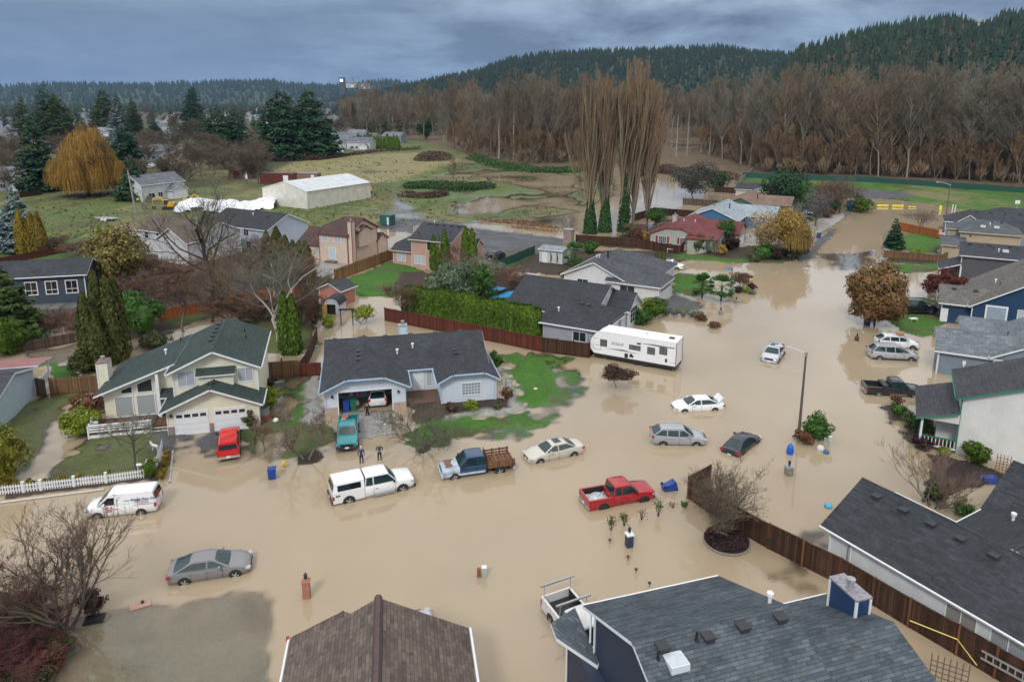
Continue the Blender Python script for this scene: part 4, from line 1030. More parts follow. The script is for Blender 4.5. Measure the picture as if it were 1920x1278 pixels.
 h=House('cream metal warehouse with white ribbed roof at the edge of the pasture',(x,y),-30,metal_ribs((.80,.76,.68),.45),metal_ribs((.62,.66,.68),.5),plain((.6,.58,.52),.5),name='warehouse',cat='warehouse')
 h.block(-17,0,0,25,5.0,7.2,'y',oh=.15,og=.15,base=-.5);h.done()
house_garage();house_cream();house_brown();house_navy();house_long();house_green_trim();house_charcoal();house_grey();back_row()
GL_CAR=glass((.012,.03,.034),.03)
GL_DARK=glass((.006,.008,.009),.05)
RED_L=plain((.42,.015,.015),.25,var=.2);LAMP=plain((.42,.43,.42),.15,var=.2);AMBER=plain((.6,.3,.12),.2)
def loft(mb,st,m=0,top_open=False):
 0
 b=len(mb.v);rings=[]
 def ring(x,zt,w,zb):
  hh=zt-zb
  half=[(0,zb),(.86*w,zb),(.965*w,zb+.16*hh),(w,zb+.5*hh),(.985*w,zt-.16*hh),(.93*w,zt-.035),(.80*w,zt-.004),(.4*w,zt+.02),(0,zt+.03)]
  return[(x,y,z)for y,z in half]+[(x,-y,z)for y,z in half[-2:0:-1]]
 for s in st:rings.append(ring(*s))
 n=len(rings[0]);v=[p for r in rings for p in r];f=[]
 for i in range(len(rings)-1):
  for k in range(n):
   f.append((i*n+k,(i+1)*n+k,(i+1)*n+(k+1)%n,i*n+(k+1)%n))
 f.append(tuple(range(n)));f.append(tuple(range((len(rings)-1)*n+n-1,(len(rings)-1)*n-1,-1)))
 mb.raw(v,f,m)
def inset(pts,k):
 c=Vector((0,0,0))
 for p in pts:c+=Vector(p)
 c/=len(pts)
 out=[]
 n=len(pts)
 for i in range(n):
  p=Vector(pts[i]);a=(Vector(pts[i-1])-p).normalized();b=(Vector(pts[(i+1)%n])-p).normalized()
  d=(a+b);s=a.cross(b).length
  out.append(p+d/max(s,.35)*k)
 return out
def pane(parent,pts,k=.04,off=.012,mat=None,name='window'):
 q=inset(pts,k);nrm=(q[1]-q[0]).cross(q[2]-q[0]).normalized()
 c=sum(q,Vector())/len(q)
 mb=MB();mb.poly([tuple(p+nrm*off)for p in q]);return mb.build(name,mat or GL_CAR,parent)
def cabin(mb,root,prof,wb,wt,zb,zr,m=0,glassm=None,pillars=(),sidewin=True,rearglass=True,wtb=None,split=None):
 0
 xc,xf,xr,xb,zrb=prof;gm=glassm or GL_CAR
 wtb=wtb or wt*.97
 A={'cb':(xc,wb,zb),'rf':(xf,wt,zr-.05),'rr':(xr,wtb,zr-.04),'rb':(xb,wb*.97,zrb)}
 L=lambda k:A[k];Rm=lambda k:(A[k][0],-A[k][1],A[k][2])
 xm=(xf+xr)/2
 rows=[]
 for x,w,z in((xf,wt,zr-.05),(xf-.18,wt*.99,zr-.015),(xm,wt,zr),(xr+.15,wtb,zr-.01),(xr,wtb,zr-.04)):
  rows.append([(x,w,z),(x,w*.9,z+.035),(x,w*.45,z+.055),(x,0,z+.062),(x,-w*.45,z+.055),(x,-w*.9,z+.035),(x,-w,z)])
 v=[p for r in rows for p in r];f=[]
 for i in range(len(rows)-1):
  for k in range(6):f.append((i*7+k,i*7+k+1,(i+1)*7+k+1,(i+1)*7+k))
 mb.raw(v,f,m)
 r0,r1=rows[0],rows[-1]
 def screen(base,top,name,on,sg):
  nb=len(top);bw=base[1];bot=[(base[0]+sg*.05*(1-abs(2*i/(nb-1)-1))**.7,bw*(1-2*i/(nb-1)),base[2])for i in range(nb)]
  def grid(t0,t1,k,off):
   o=[]
   for t in(t0,(t0+t1)/2,t1):o+=[(a[0]+(b[0]-a[0])*t+sg*off,(a[1]+(b[1]-a[1])*t)*k,a[2]+(b[2]-a[2])*t+off)for a,b in zip(bot,top)]
   return o,[(r_*nb+i,r_*nb+i+1,(r_+1)*nb+i+1,(r_+1)*nb+i)for r_ in range(2)for i in range(nb-1)]
  v_,f_=grid(0,1,1,0);mb.raw(v_,f_,m)
  if on:q_=MB();v_,f_=grid(.05,.9,.9,.012);q_.raw(v_,f_);q_.build(name,gm,root,smooth=40)
 screen(A['cb'],r0,'windshield',True,1);screen(A['rb'],r1,'rear_window',rearglass,-1)
 for sgn in(1,-1):
  pts=[A['cb'],A['rf'],(xm,wt,zr),A['rr'],A['rb']]
  pts=[(x,sgn*y,z)for x,y,z in pts]
  mb.poly(pts if sgn<0 else pts[::-1],m)
 if sidewin:
  cuts=sorted([xc]+list(pillars)+[xb],reverse=True)
  def topz(x):
   if x>=xf:t=(xc-x)/(xc-xf+1e-6);return(wb+(wt-wb)*t,zb+(zr-.05-zb)*t)
   if x<=xr:t=(x-xb)/(xr-xb+1e-6);return(wb*.97+(wtb-wb*.97)*t,zrb+(zr-.04-zrb)*t)
   return(wt,zr-.03)
  for sgn in(1,-1):
   for a,c in zip(cuts,cuts[1:]):
    if a-c<.25:continue
    xs=[a,c];up=[a]+[x for x in(xf,xr)if c<x<a]+[c]
    pts=[(a,wb,zb+.0)]
    top=[]
    for x in sorted(set(up),reverse=True):
     y,z=topz(x);top.append((x,y,z))
    if abs(top[0][2]-zb)<.05:top=top[1:]
    if abs(top[-1][2]-zrb)<.05:tail=[(c,wb*.97,zrb)];top=top[:-1]
    else:tail=[(c,wb,zb)]
    pts=[(a,wb,zb)]+top+tail
    pts=[(x,sgn*y,z)for x,y,z in pts]
    if sgn>0:pts=pts[::-1]
    if len(pts)>=3:pane(root,pts,.045,.018,gm,'side_window')
def wheels(root,xs,w,r,rimm=None,tw=.2):
 for x in xs:
  for s in(1,-1):
   a=MB();M=Matrix.Translation((x,s*(w-.10),r))
   prof=[(r*.62,.5),(r*.95,.5),(r,.38),(r,-.5),(r*.62,-.5)]
   n=22;b=len(a.v)
   for rr,yy in prof:
    for k in range(n):q=2*PI*k/n;a.v.append((x+rr*math.cos(q),s*(w-.065+yy*tw),r+rr*math.sin(q)))
   for i in range(len(prof)-1):
    for k in range(n):a.f.append((b+i*n+k,b+i*n+(k+1)%n,b+(i+1)*n+(k+1)%n,b+(i+1)*n+k));a.m.append(0)
   o=a.build('wheel',RUBBER,root,smooth=35)
   h=MB();yy=s*(w-.065+.47*tw)
   for k in range(5):
    q=2*PI*k/5
    h.poly([(x+.1*r*math.cos(q-.8),yy+s*.012,r+.1*r*math.sin(q-.8)),(x+.62*r*math.cos(q-.22),yy,r+.62*r*math.sin(q-.22)),(x+.62*r*math.cos(q+.22),yy,r+.62*r*math.sin(q+.22)),(x+.1*r*math.cos(q+.8),yy+s*.012,r+.1*r*math.sin(q+.8))])
   c=[(x+.22*r*math.cos(2*PI*k/10),yy+s*.014,r+.22*r*math.sin(2*PI*k/10))for k in range(10)];h.poly(c)
   h.build('rim',rimm or CHROME,o)
   d=MB();c=[(x+.66*r*math.cos(2*PI*k/16),yy-s*.03,r+.66*r*math.sin(2*PI*k/16))for k in range(16)];d.poly(c);d.build('hub',BLACK,o)
   ar=MB();rr0,rr1=r*.97,r*1.13;yy=s*(w+.004)
   for k in range(12):
    q0=PI*k/12-.05;q1=PI*(k+1)/12-.05
    ar.poly([(x+rr0*math.cos(q0),yy,r+rr0*math.sin(q0)),(x+rr1*math.cos(q0),yy,r+rr1*math.sin(q0)),(x+rr1*math.cos(q1),yy,r+rr1*math.sin(q1)),(x+rr0*math.cos(q1),yy,r+rr0*math.sin(q1))])
   ar.build('wheel_arch',BLACK,root)
def bits(root,L,W,zf,zr,zh,tl=(.35,.14),hl=(.3,.09),mirror=(.75,.95),paint=None,plate=True,grille=(.9,.16,.55),tall_tail=None,bumper=None):
 w=W/2
 for s in(1,-1):
  m=MB();y1=s*(w-.02);y0=s*(w-.02-hl[0]);m.box(L/2-.30,L/2-.03,min(y0,y1),max(y0,y1),zh-hl[1]/2,zh+hl[1]/2);m.build('headlight',LAMP,root)
  m=MB();y0=s*(w-.0-tl[0]);y1=s*(w+.004)
  if tall_tail:m.box(-L/2-.012,-L/2+.12,min(y0,y1),max(y0,y1),tall_tail[0],tall_tail[1])
  else:m.box(-L/2-.012,-L/2+.2,min(y0,y1),max(y0,y1),zr-tl[1]/2,zr+tl[1]/2)
  m.build('taillight',RED_L,root)
  m=MB();x,z=mirror;y0=s*(w-.02);y1=s*(w+.2);m.box(x-.07,x+.06,min(y0,y1),max(y0,y1),z,z+.14);m.build('mirror',paint or BLACK,root)
 gw,gh,gz=grille;m=MB();m.box(L/2-.06,L/2+.012,-gw/2,gw/2,gz-gh/2,gz+gh/2);m.build('grille',BLACK,root)
 if bumper:
  for sx in(1,-1):
   m=MB();m.box(min(sx*(L/2-.05),sx*(L/2+.09)),max(sx*(L/2-.05),sx*(L/2+.09)),-w*.97,w*.97,bumper[0],bumper[1]);m.build('bumper',bumper[2],root)
 if plate:
  for sx in(1,-1):
   m=MB();xx=sx*(L/2+(.1 if bumper else .015));m.box(min(xx,xx-sx*.02),max(xx,xx-sx*.02),-.16,.16,.42 if not bumper else .5,.56 if not bumper else .64);m.build('licence_plate',WHITE,root)
def seams(mb,W,xs,z0,z1,m=1):
 w=W/2
 for x in xs:
  for s in(1,-1):
   y0,y1=s*(w*.975),s*(w+.004)
   mb.box(x-.008,x+.008,min(y0,y1),max(y0,y1),z0,z1,m)
def place(o,px,py,head,sink=.3,z=0.,roll=0):
 x,y=G(px,py,.3 if z==0 else z)
 o.location=(x,y,z-sink);o.rotation_euler=(roll,0,R(head));return o
def sedan(label,paint,L=4.8,W=1.84,Hh=1.46,r=.34,deck=1.04,hood=.95,nose=.72,suv=False,xs=None,glassm=None,name='parked_car',group=None,rimm=None,coupe=False,trunk_open=False):
 t=thing(name,label,'car',group=group or 'cars standing in the flood water');w=W/2
 xc,xf,xr,xb=xs or(1.15,.25,-.95,-1.9);zb=hood+.02
 mb=MB()
 loft(mb,[(-L/2,deck-.12,w*.80,.38),(-L/2+.06,deck-.03,w*.9,.26),(-L/2+.35,deck,w*.975,.2),(-1.3,deck-.01,w,.18),(0,zb,w,.18),(xc,zb,w*.995,.18),(xc+.5,hood-.02,w*.985,.19),(L/2-.35,nose+.06,w*.93,.22),(L/2-.09,nose-.06,w*.82,.28),(L/2,nose-.16,w*.66,.34)])
 cabin(mb,t,(xc,xf,xr,xb,deck-.01),w*.92,w*.66,zb,Hh,glassm=glassm,pillars=((-.15,)if coupe else(-.12,)))
 seams(mb,W,(.78,-.12,-1.02)if not coupe else(.7,-.6),.3,.88)
 mb.build('body',[paint,BLACK],t,smooth=38)
 wheels(t,(L/2-.92,-L/2+.98),w,r,rimm)
 bits(t,L,W,nose,deck-.18,nose-.06,mirror=(.62,zb+.01),paint=paint,grille=(.8,.14,nose-.14))
 for s in(1,-1):
  for x in(0.05,-.9):
   if coupe and x<0:continue
   m=MB();m.box(x,x+.16,min(s*w,s*(w+.02)),max(s*w,s*(w+.02)),.78,.81);m.build('door_handle',paint,t)
 return t
def suv(label,paint,L=4.65,W=1.9,Hh=1.68,r=.37,hood=1.1,rails=True,xs=None,deck=1.22,van=False,name='parked_car',group=None,glassm=None,rimm=None,cat='car',sunroof=False):
 t=thing(name,label,cat,group=group or 'cars standing in the flood water');w=W/2
 xc,xf,xr,xb=xs or(1.2,.4,-1.5,-L/2+.1);zb=hood+.03
 mb=MB()
 loft(mb,[(-L/2,deck-.2,w*.84,.42),(-L/2+.07,deck-.02,w*.93,.32),(-L/2+.4,deck,w*.985,.28),(-1.0,deck-.02,w,.26),(.2,zb,w,.26),(xc,zb,w*.995,.26),(xc+.45,hood-.01,w*.985,.26),(L/2-.32,hood-.13,w*.94,.28),(L/2-.07,hood-.25,w*.86,.34),(L/2,hood-.38,w*.74,.4)])
 cabin(mb,t,(xc,xf,xr,xb,deck-.01),w*.93,w*.72,zb,Hh,pillars=(-.05,-1.05),glassm=glassm)
 seams(mb,W,(.9,-.05,-1.1),.36,.98)
 mb.box(-L/2+.2,L/2-.3,-w*1.004,w*1.004,.25,.4,1)
 mb.build('body',[paint,BLACK],t,smooth=38)
 wheels(t,(L/2-.9,-L/2+.92),w,r,rimm)
 bits(t,L,W,hood,deck,hood-.22,tl=(.22,.2),tall_tail=(deck-.22,deck+.0),mirror=(.75,zb+.02),paint=paint,grille=(.95,.2,hood-.32))
 if rails:
  for s in(1,-1):
   m=MB();m.tube([(xf-.1,s*w*.68,Hh+.02),(xf-.2,s*w*.68,Hh+.09),(xr+.2,s*w*.68,Hh+.09),(xr+.08,s*w*.68,Hh+.02)],.018,5);m.build('roof_rail',CHROME if not van else DARKPL,t)
 if sunroof:
  m=MB();m.box(-.9,.1,-.42,.42,Hh+.04,Hh+.075);m.build('sunroof',GL_CAR,t)
 for s in(1,-1):
  for x in(0.05,-.95):
   m=MB();m.box(x,x+.18,min(s*w,s*(w+.022)),max(s*w,s*(w+.022)),.9,.935);m.build('door_handle',paint,t)
 return t
def pickup(label,paint,L=5.6,W=1.92,Hh=1.78,r=.38,hood=1.12,xs=None,bed=1.95,ext=True,canopy=None,flatbed=None,hoodpaint=None,grm=None,bump=None,group=None,name='parked_pickup',rimm=None,cat='pickup',bedpaint=None):
 t=thing(name,label,cat,group=group or 'pickups standing in the flood water');w=W/2
 bx1=-L/2+bed
 xc=L/2-1.35;xf=xc-.62;xr=bx1+.12;xb=bx1+.02
 zb=hood+.02;mb=MB()
 loft(mb,[(bx1,zb,w*.99,.34),(bx1+.05,zb,w,.34),(xc,zb,w,.34)])
 hb=MB()
 loft(hb,[(xc,zb,w,.34),(xc+.4,hood+.0,w*.99,.34),(L/2-.25,hood-.08,w*.96,.36),(L/2-.05,hood-.13,w*.93,.42),(L/2,hood-.22,w*.88,.48)])
 cabin(mb,t,(xc,xf,xr,xb,zb),w*.93,w*.78,zb,Hh,pillars=((xb+.62,)if ext else()),wtb=w*.78)
 seams(mb,W,(xc-.15,xb+.62 if ext else xb+.25),.42,1.05)
 mb.build('body',[paint,BLACK],t,smooth=38)
 hb.build('hood',[hoodpaint or paint,BLACK],t,smooth=38)
 if not flatbed:
  b=MB();zt=hood+.02
  for s in(1,-1):b.box(-L/2+.02,bx1-.03,min(s*w*.99,s*(w-.14)),max(s*w*.99,s*(w-.14)),.42,zt,0)
  b.box(-L/2,-L/2+.1,-w*.97,w*.97,.5,zt-.01,0);b.box(bx1-.1,bx1-.03,-w+.14,w-.14,.5,zt-.02,0)
  b.box(-L/2+.1,bx1-.1,-w+.14,w-.14,.5,.66,1)
  for s in(1,-1):b.box(-L/2+.1,bx1-.1,min(s*(w-.14),s*(w-.155)),max(s*(w-.14),s*(w-.155)),.66,zt-.02,1)
  b.build('bed',[bedpaint or paint,BLACK],t)
 else:
  b=MB();b.box(-L/2-.1,bx1-.12,-w-.06,w+.06,.82,.92,0)
  for s in(1,-1):
   for z in(.98,1.22):b.box(-L/2-.05,bx1-.15,min(s*(w+.02),s*(w+.06)),max(s*(w+.02),s*(w+.06)),z,z+.15,0)
   for k in range(4):x=-L/2+.05+k*(bed-.35)/3;b.box(x-.05,x+.05,min(s*(w+.06),s*(w+.10)),max(s*(w+.06),s*(w+.10)),.8,1.42,0)
  for z in(.98,1.25,1.5):b.box(bx1-.2,bx1-.15,-w,w,z,z+.17,0)
  b.build('wooden_flatbed',flatbed,t)
  f=MB();f.box(-L/2,bx1,-.42,-.3,.5,.8);f.box(-L/2,bx1,.3,.42,.5,.8);f.build('chassis_rail',BLACK,t)
 if canopy:
  c=MB();zt=hood+.03;zc=Hh+.02
  rows=[]
  for x,dz in((-L/2+.02,-.0),(-L/2+.16,.03),(bx1-.3,.03),(bx1-.02,0)):
   xx=x+(.14 if x<-L/2+.1 else 0);rows.append([(x,w*.97,zt),(xx,w*.80,zc-.1+dz),(xx,w*.68,zc+dz),(xx,0,zc+.05+dz),(xx,-w*.68,zc+dz),(xx,-w*.80,zc-.1+dz),(x,-w*.97,zt)])
  v=[p for r_ in rows for p in r_];f=[]
  for i in range(3):
   for k in range(6):f.append((i*7+k,(i+1)*7+k,(i+1)*7+k+1,i*7+k+1))
  f.append(tuple(range(7)));f.append(tuple(range(27,20,-1)));c.raw(v,f)
  co=c.build('canopy',canopy,t,smooth=30)
  for s in(1,-1):
   q=[(-L/2+.35,s*w*.955,zt+.06),(bx1-.25,s*w*.955,zt+.06),(bx1-.25,s*w*.835,zc-.16),(-L/2+.35,s*w*.835,zc-.16)]
   pane(co,q if s<0 else q[::-1],.03,.02,GL_DARK,'side_window')
  q=[(-L/2+.02,w*.9,zt+.05),(-L/2+.02,-w*.9,zt+.05),(-L/2+.15,-w*.74,zc-.1),(-L/2+.15,w*.74,zc-.1)]
  pane(co,q,.05,.03,GL_DARK,'rear_window')
 wheels(t,(L/2-.95,-L/2+1.15),w,r,rimm)
 bits(t,L,W,hood,.95,hood-.27,tl=(.16,.3),tall_tail=(.72,1.02),mirror=(xc-.25,zb+.03),paint=BLACK,grille=(1.05,.26,hood-.32),bumper=(.42,.62,bump or CHROME))
 for s in(1,-1):
  m=MB();m.box(xb+.75,xb+.95,min(s*w,s*(w+.022)),max(s*w,s*(w+.022)),.93,.97);m.build('door_handle',BLACK,t)
 return t
def text_mesh(txt,size,mat,parent,loc,rot,name='lettering',shear=0,bold=0.0,sx=1.):
 c=D.curves.new(name,'FONT');c.body=txt;c.size=size;c.align_x='LEFT';c.extrude=.004;c.shear=shear;c.offset=bold
 tmp=D.objects.new(name,c);COL.objects.link(tmp)
 dg=bpy.context.evaluated_depsgraph_get();dg.update()
 me=D.meshes.new_from_object(tmp.evaluated_get(dg));D.objects.remove(tmp)
 me.materials.clear();me.materials.append(mat)
 o=D.objects.new(name,me);link(o,parent);o.location=loc;o.rotation_euler=rot;o.scale=(sx,1,1)
 return o
def make_vehicles():
 SILV=carpaint((.36,.37,.39),.55);GREYB=carpaint((.27,.27,.28),.55)
 t=thing('cargo_van','white door company cargo van facing left beside the white picket fence','van',group='vans and SUVs in the street')
 wp=carpaint((.82,.83,.85),0,.15);L,W,w=4.73,1.75,.875;mb=MB()
 loft(mb,[(-L/2,1.1,w*.93,.4),(-L/2+.05,1.14,w*.98,.32),(-1,1.14,w,.26),(1.1,1.12,w,.26),(1.35,1.1,w*.99,.26),(1.8,1.02,w*.95,.28),(L/2-.1,.86,w*.86,.32),(L/2,.7,w*.74,.38)])
 cabin(mb,t,(1.5,.72,-2.15,-L/2+.03,1.14),w*.97,w*.82,1.12,1.85,sidewin=False,wtb=w*.84,rearglass=False)
 seams(mb,W,(.15,1.05,-1.2),.34,1.6);mb.box(-2.2,-.9,-w-.003,-w+.02,1.0,1.02,1);mb.box(-2.2,-.9,w-.02,w+.003,1.0,1.02,1)
 mb.build('body',[wp,BLACK],t,smooth=38);wheels(t,(1.5,-1.35),w,.33);bits(t,L,W,.9,1.0,.82,hl=(.3,.16),tall_tail=(.75,1.05),tl=(.14,.3),mirror=(1.0,1.15),paint=wp,grille=(.7,.14,.68))
 for s in(1,-1):
  q=[(1.28,s*w*.965,1.14),(.3,s*w*.965,1.14),(.3,s*w*.86,1.68),(.78,s*w*.86,1.68)]
  pane(t,q if s>0 else q[::-1],.03,.03,GL_DARK,'side_window')
  q=[(1.42,s*w*.965,1.13),(1.3,s*w*.965,1.13),(1.0,s*w*.90,1.42)]
  pane(t,q if s>0 else q[::-1],.01,.03,GL_DARK,'quarter_window')
 q=[(-L/2-.01,w*.86,1.2),(-L/2-.01,-w*.86,1.2),(-2.2,-w*.76,1.72),(-2.2,w*.76,1.72)]
 pane(t,q,.04,.03,GL_DARK,'rear_window')
 BL=plain((.03,.10,.36),.5);RD=plain((.5,.03,.05),.5)
 rl=(PI/2-.12,0,PI)
 text_mesh('Greasly Door Co.',.22,BL,t,(-.72,w*.955+.012,1.34),rl,shear=.25,bold=.006)
 text_mesh('McAvoy',.10,BL,t,(-.32,w*.955+.012,1.35),rl,bold=.003)
 text_mesh('GARAGE DOOR REPAIR',.09,RD,t,(-.95,w*.965+.012,1.22),rl,bold=.002)
 text_mesh('www.dooryou.com',.08,RD,t,(-1.3,w*.975+.012,1.1),(PI/2,0,PI),bold=.002)
 for i,s_ in enumerate(('CERTIFIED','GARAGE DOOR','DESIGN')):text_mesh(s_,.11,RD,t,(.95-.04*i,w+.012,.92-.13*i),(PI/2,0,PI),shear=.2,bold=.003)
 for k,(zz,s_)in enumerate(((1.55,'253'),(1.36,'845'),(1.20,'3667'))):text_mesh(s_,.2,RD,t,(-L/2-.05+(.09*(zz-1.2)/.5),.35,zz-.06),(PI/2-.28,0,-PI/2),bold=.006)
 place(t,233,948,190.8,.22)
 for c in t.children:
  pass
 place(sedan('metallic grey four door sedan facing right near the drifting plank',carpaint((.22,.215,.22),.6),L=4.8,W=1.86,Hh=1.42,deck=.98,xs=(1.15,.25,-1.0,-2.05)),396,1062,15,.25)
 wpk=carpaint((.80,.81,.83),0,.2)
 t=pickup('white extended cab pickup with matching canopy and dark side windows',wpk,L=6.1,W=2.0,Hh=1.9,r=.41,hood=1.2,bed=2.35,canopy=wpk,bump=DARKPL)
 m=MB();m.box(-.1,1.6,-1.12,-.98,.4,.46);m.box(-.1,1.6,.98,1.12,.4,.46);m.build('side_step',CHROME,t)
 text_mesh('4x4',.2,DARKPL,t,(-2.85,-1.012,.95),(PI/2,0,0),shear=.3,bold=.008);place(t,697,912,24.4,.3)
 teal=carpaint((.012,.22,.25),.2,.3)
 t=pickup('teal pickup facing the street with its bed piled with belongings',teal,L=5.4,W=1.8,Hh=1.62,r=.36,hood=1.03,bed=2.1,ext=False,bump=DARKPL)
 x,y=G(651,842,.2);a=R(-79)
 t.location=(x-2.55*math.cos(a),y-2.55*math.sin(a),-.12);t.rotation_euler=(0,0,a)
 cols=[(.6,.6,.58),(.35,.18,.10),(.5,.12,.06),(.65,.62,.55),(.08,.08,.09),(.45,.42,.38),(.12,.2,.34),(.5,.5,.52)]
 rnd=random.Random(4)
 for i in range(11):
  m=MB();q=rnd.uniform(.14,.34);M=Matrix.Translation((0,0,0))@Euler((rnd.uniform(-.4,.4),rnd.uniform(-.4,.4),rnd.uniform(0,3))).to_matrix().to_4x4()
  m.box(-q,q,-q*.7,q*.7,-q*.35,q*.35,0,M)
  o=m.build(('cardboard_box','plastic_bag','suitcase')[i%3],plain(cols[i%8],.7));lx,ly=-2.4+.19*i,rnd.uniform(-.5,.5)
  o.location=(t.location.x+lx*math.cos(a)-ly*math.sin(a),t.location.y+lx*math.sin(a)+ly*math.cos(a),.78+.12*(i%3))
  tag(o,['white','tan','rust coloured','cream','black','grey','blue','pale'][i%8]+' '+('box','bag','case')[i%3]+' heaped in the bed of the teal pickup'+(', nearest the garage' if i>7 else ''),('box','bag','suitcase')[i%3],'belongings in the teal pickup')
 red=carpaint((.56,.012,.016),0,.15)
 t=pickup('bright red pickup with red canopy parked nose to the white garage doors',red,L=4.9,W=1.75,Hh=1.66,r=.34,hood=1.05,bed=1.9,canopy=red,bump=CHROME)
 x,y=G(429,860,.2);a=R(110)
 t.location=(x+2.4*math.cos(a),y+2.4*math.sin(a),-.12);t.rotation_euler=(0,0,a)
 t=pickup('old blue pickup with rust eaten pale hood and a wooden flatbed',carpaint((.018,.055,.13),.1,.4),L=5.7,W=1.95,Hh=1.82,r=.38,hood=1.14,bed=2.25,ext=True,flatbed=boards((.20,.105,.06),.13),hoodpaint=plain((.36,.44,.50),.5,var=.5,scale=2.2),bump=plain((.45,.52,.56),.4,var=.2))
 m=MB();m.box(1.7,2.5,-.7,.5,1.13,1.155);m.build('rust_patch',plain((.20,.10,.06),.8,var=.5,scale=6),t)
 m=MB();m.box(-.5,2.6,-.985,-.95,.55,.72);m.box(-.5,2.6,.95,.985,.55,.72);m.build('side_stripe',plain((.45,.55,.62),.5,var=.2),t)
 place(t,893,874,195.7,.28)
 t=sedan('champagne coloured sedan with tinted sunroof facing left',carpaint((.56,.53,.46),.35,.2),L=4.95,W=1.84,Hh=1.44,deck=1.04,xs=(1.1,.3,-.95,-1.75))
 m=MB();m.box(-.55,.05,-.38,.38,1.49,1.515);m.build('sunroof',GL_CAR,t);place(t,1037,845,202.4,.3)
 t=pickup('dark red extended cab pickup with a silver tarp in its open bed',carpaint((.38,.012,.02),.1,.15),L=5.3,W=1.88,Hh=1.74,r=.38,hood=1.1,bed=1.95,rimm=DARKPL)
 place(t,1158,928,17.5,.32)
 tp=MB();n=12;v=[];rnd=random.Random(3)
 for i in range(n):
  for j in range(n):v.append((-.8+1.6*i/(n-1),-.62+1.24*j/(n-1),.35*math.sin(PI*i/(n-1))*math.sin(PI*j/(n-1))+rnd.uniform(0,.09)))
 tp.raw(v,[(i*n+j,i*n+j+1,(i+1)*n+j+1,(i+1)*n+j)for i in range(n-1)for j in range(n-1)])
 o=tp.build('tarp',plain((.48,.50,.54),.28,.5,var=.3));a=R(17.5);o.rotation_euler=(0,0,a)
 o.location=(t.location.x-1.65*math.cos(a),t.location.y-1.65*math.sin(a),.38);tag(o,'crumpled silver tarp lying in the bed of the red pickup','tarp')
 place(suv('silver grey SUV with roof rails facing right between the sedans',SILV,L=4.62,sunroof=False),1271,819,-2.5,.38)
 t=sedan('dark slate coupe deep in the water seen from behind',carpaint((.020,.026,.036),.3,.15),L=4.55,W=1.75,Hh=1.38,deck=.95,coupe=True);place(t,1391,828,47,.48)
 t=sedan('white sedan with its boot lid standing open',carpaint((.82,.83,.85),0,.1),L=4.85,W=1.85,Hh=1.44,deck=1.0,xs=(1.2,.3,-1.0,-1.95));place(t,1307,757,186,.42)
 m=MB();m.raw([(-1.85,-.7,1.02),(-1.85,.7,1.02),(-2.25,.68,1.5),(-2.25,-.68,1.5),(-2.45,.66,1.42),(-2.45,-.66,1.42)],[(0,1,2,3),(3,2,4,5)]);m.build('boot_lid',carpaint((.82,.83,.85),0,.1),t)
 place(suv('small silver SUV facing the camera under the street lamp arm',carpaint((.50,.54,.58),.5,.15),L=4.5,Hh=1.66,sunroof=True),1450,664,-122,.35)
 place(suv('silver minivan with long side windows parked in front of the white SUV',carpaint((.44,.45,.48),.5,.15),L=5.15,W=1.98,Hh=1.74,hood=1.05,deck=1.18,r=.35,van=True,xs=(1.6,.5,-1.9,-2.45)),1673,665,-8,.22)
 t=suv('white SUV with a cardboard box on its roof behind the silver minivan',carpaint((.8,.81,.83),0,.1),L=4.7,Hh=1.68);place(t,1681,645,-8,.22)
 m=MB();m.box(-.35,.35,-.3,.3,0,.3);m.box(-.35,.35,.3,.5,.26,.3);m.box(.05,.6,-.25,.25,.3,.34)
 o=m.build('cardboard_box',plain((.36,.22,.13),.9));o.location=(t.location.x+.1,t.location.y-.3,t.location.z+1.76);o.rotation_euler=(0,0,.5);tag(o,'open brown cardboard box on the roof of the white SUV','box')
 t=pickup('black regular cab pickup with a tool box across its bed',carpaint((.022,.024,.03),.2,.12),L=5.4,W=1.95,Hh=1.74,r=.38,hood=1.1,bed=2.25,ext=False);place(t,1673,731,-9,.25)
 m=MB();m.box(-1.15,-.65,-.85,.85,1.05,1.3);m.build('tool_box',plain((.05,.055,.06),.4,.4),t)
 m=MB();m.box(-.55,1.0,-.985,-.96,.42,.5);m.box(-.55,1.0,.96,.985,.42,.5);m.build('side_step',CHROME,t)
 place(suv('black SUV on the drive behind the red brown maple',carpaint((.012,.012,.014),.1,.1),L=5.2,W=2.0,Hh=1.85,hood=1.2,deck=1.25,r=.4,xs=(1.2,.6,-2.2,-2.5)),1716,584,-8,.05,.15)
 place(suv('white SUV parked beside the grey roofed house with white garage',carpaint((.82,.83,.84),0,.1),L=4.7,sunroof=True),1257,499,-28,.25)
 t=pickup('white pickup with a steel ladder rack half hidden under the navy house roof',carpaint((.62,.62,.62),0,.35),L=5.9,W=1.95,Hh=1.86,r=.39,hood=1.16,bed=2.2,bump=DARKPL)
 for x in(-2.75,-.95):
  m=MB()
  for s in(1,-1):m.tube([(x,s*.88,1.1),(x,s*.84,1.95)],.025,5)
  m.box(x-.05,x+.05,-1.1,1.1,1.93,2.02);m.build('ladder_rack',GALV,t)
 x,y=G(1054,1122,.9);a=R(-64);t.rotation_euler=(0,0,a);t.location=(x+2.2*math.cos(a),y+2.2*math.sin(a),-.3)
 place(sedan('pale car mostly hidden behind the brown roof',carpaint((.6,.66,.72),.2,.1),L=4.5),806,1176,-17,.3);t=D.objects['parked_car.001' if 0 else[o.name for o in D.objects if o.get('label','').startswith('pale car mostly')][0]];x,y=G(775,1124,1.0);t.rotation_euler=(0,0,R(105));t.location=(x+.59,y-2.2,-.3)
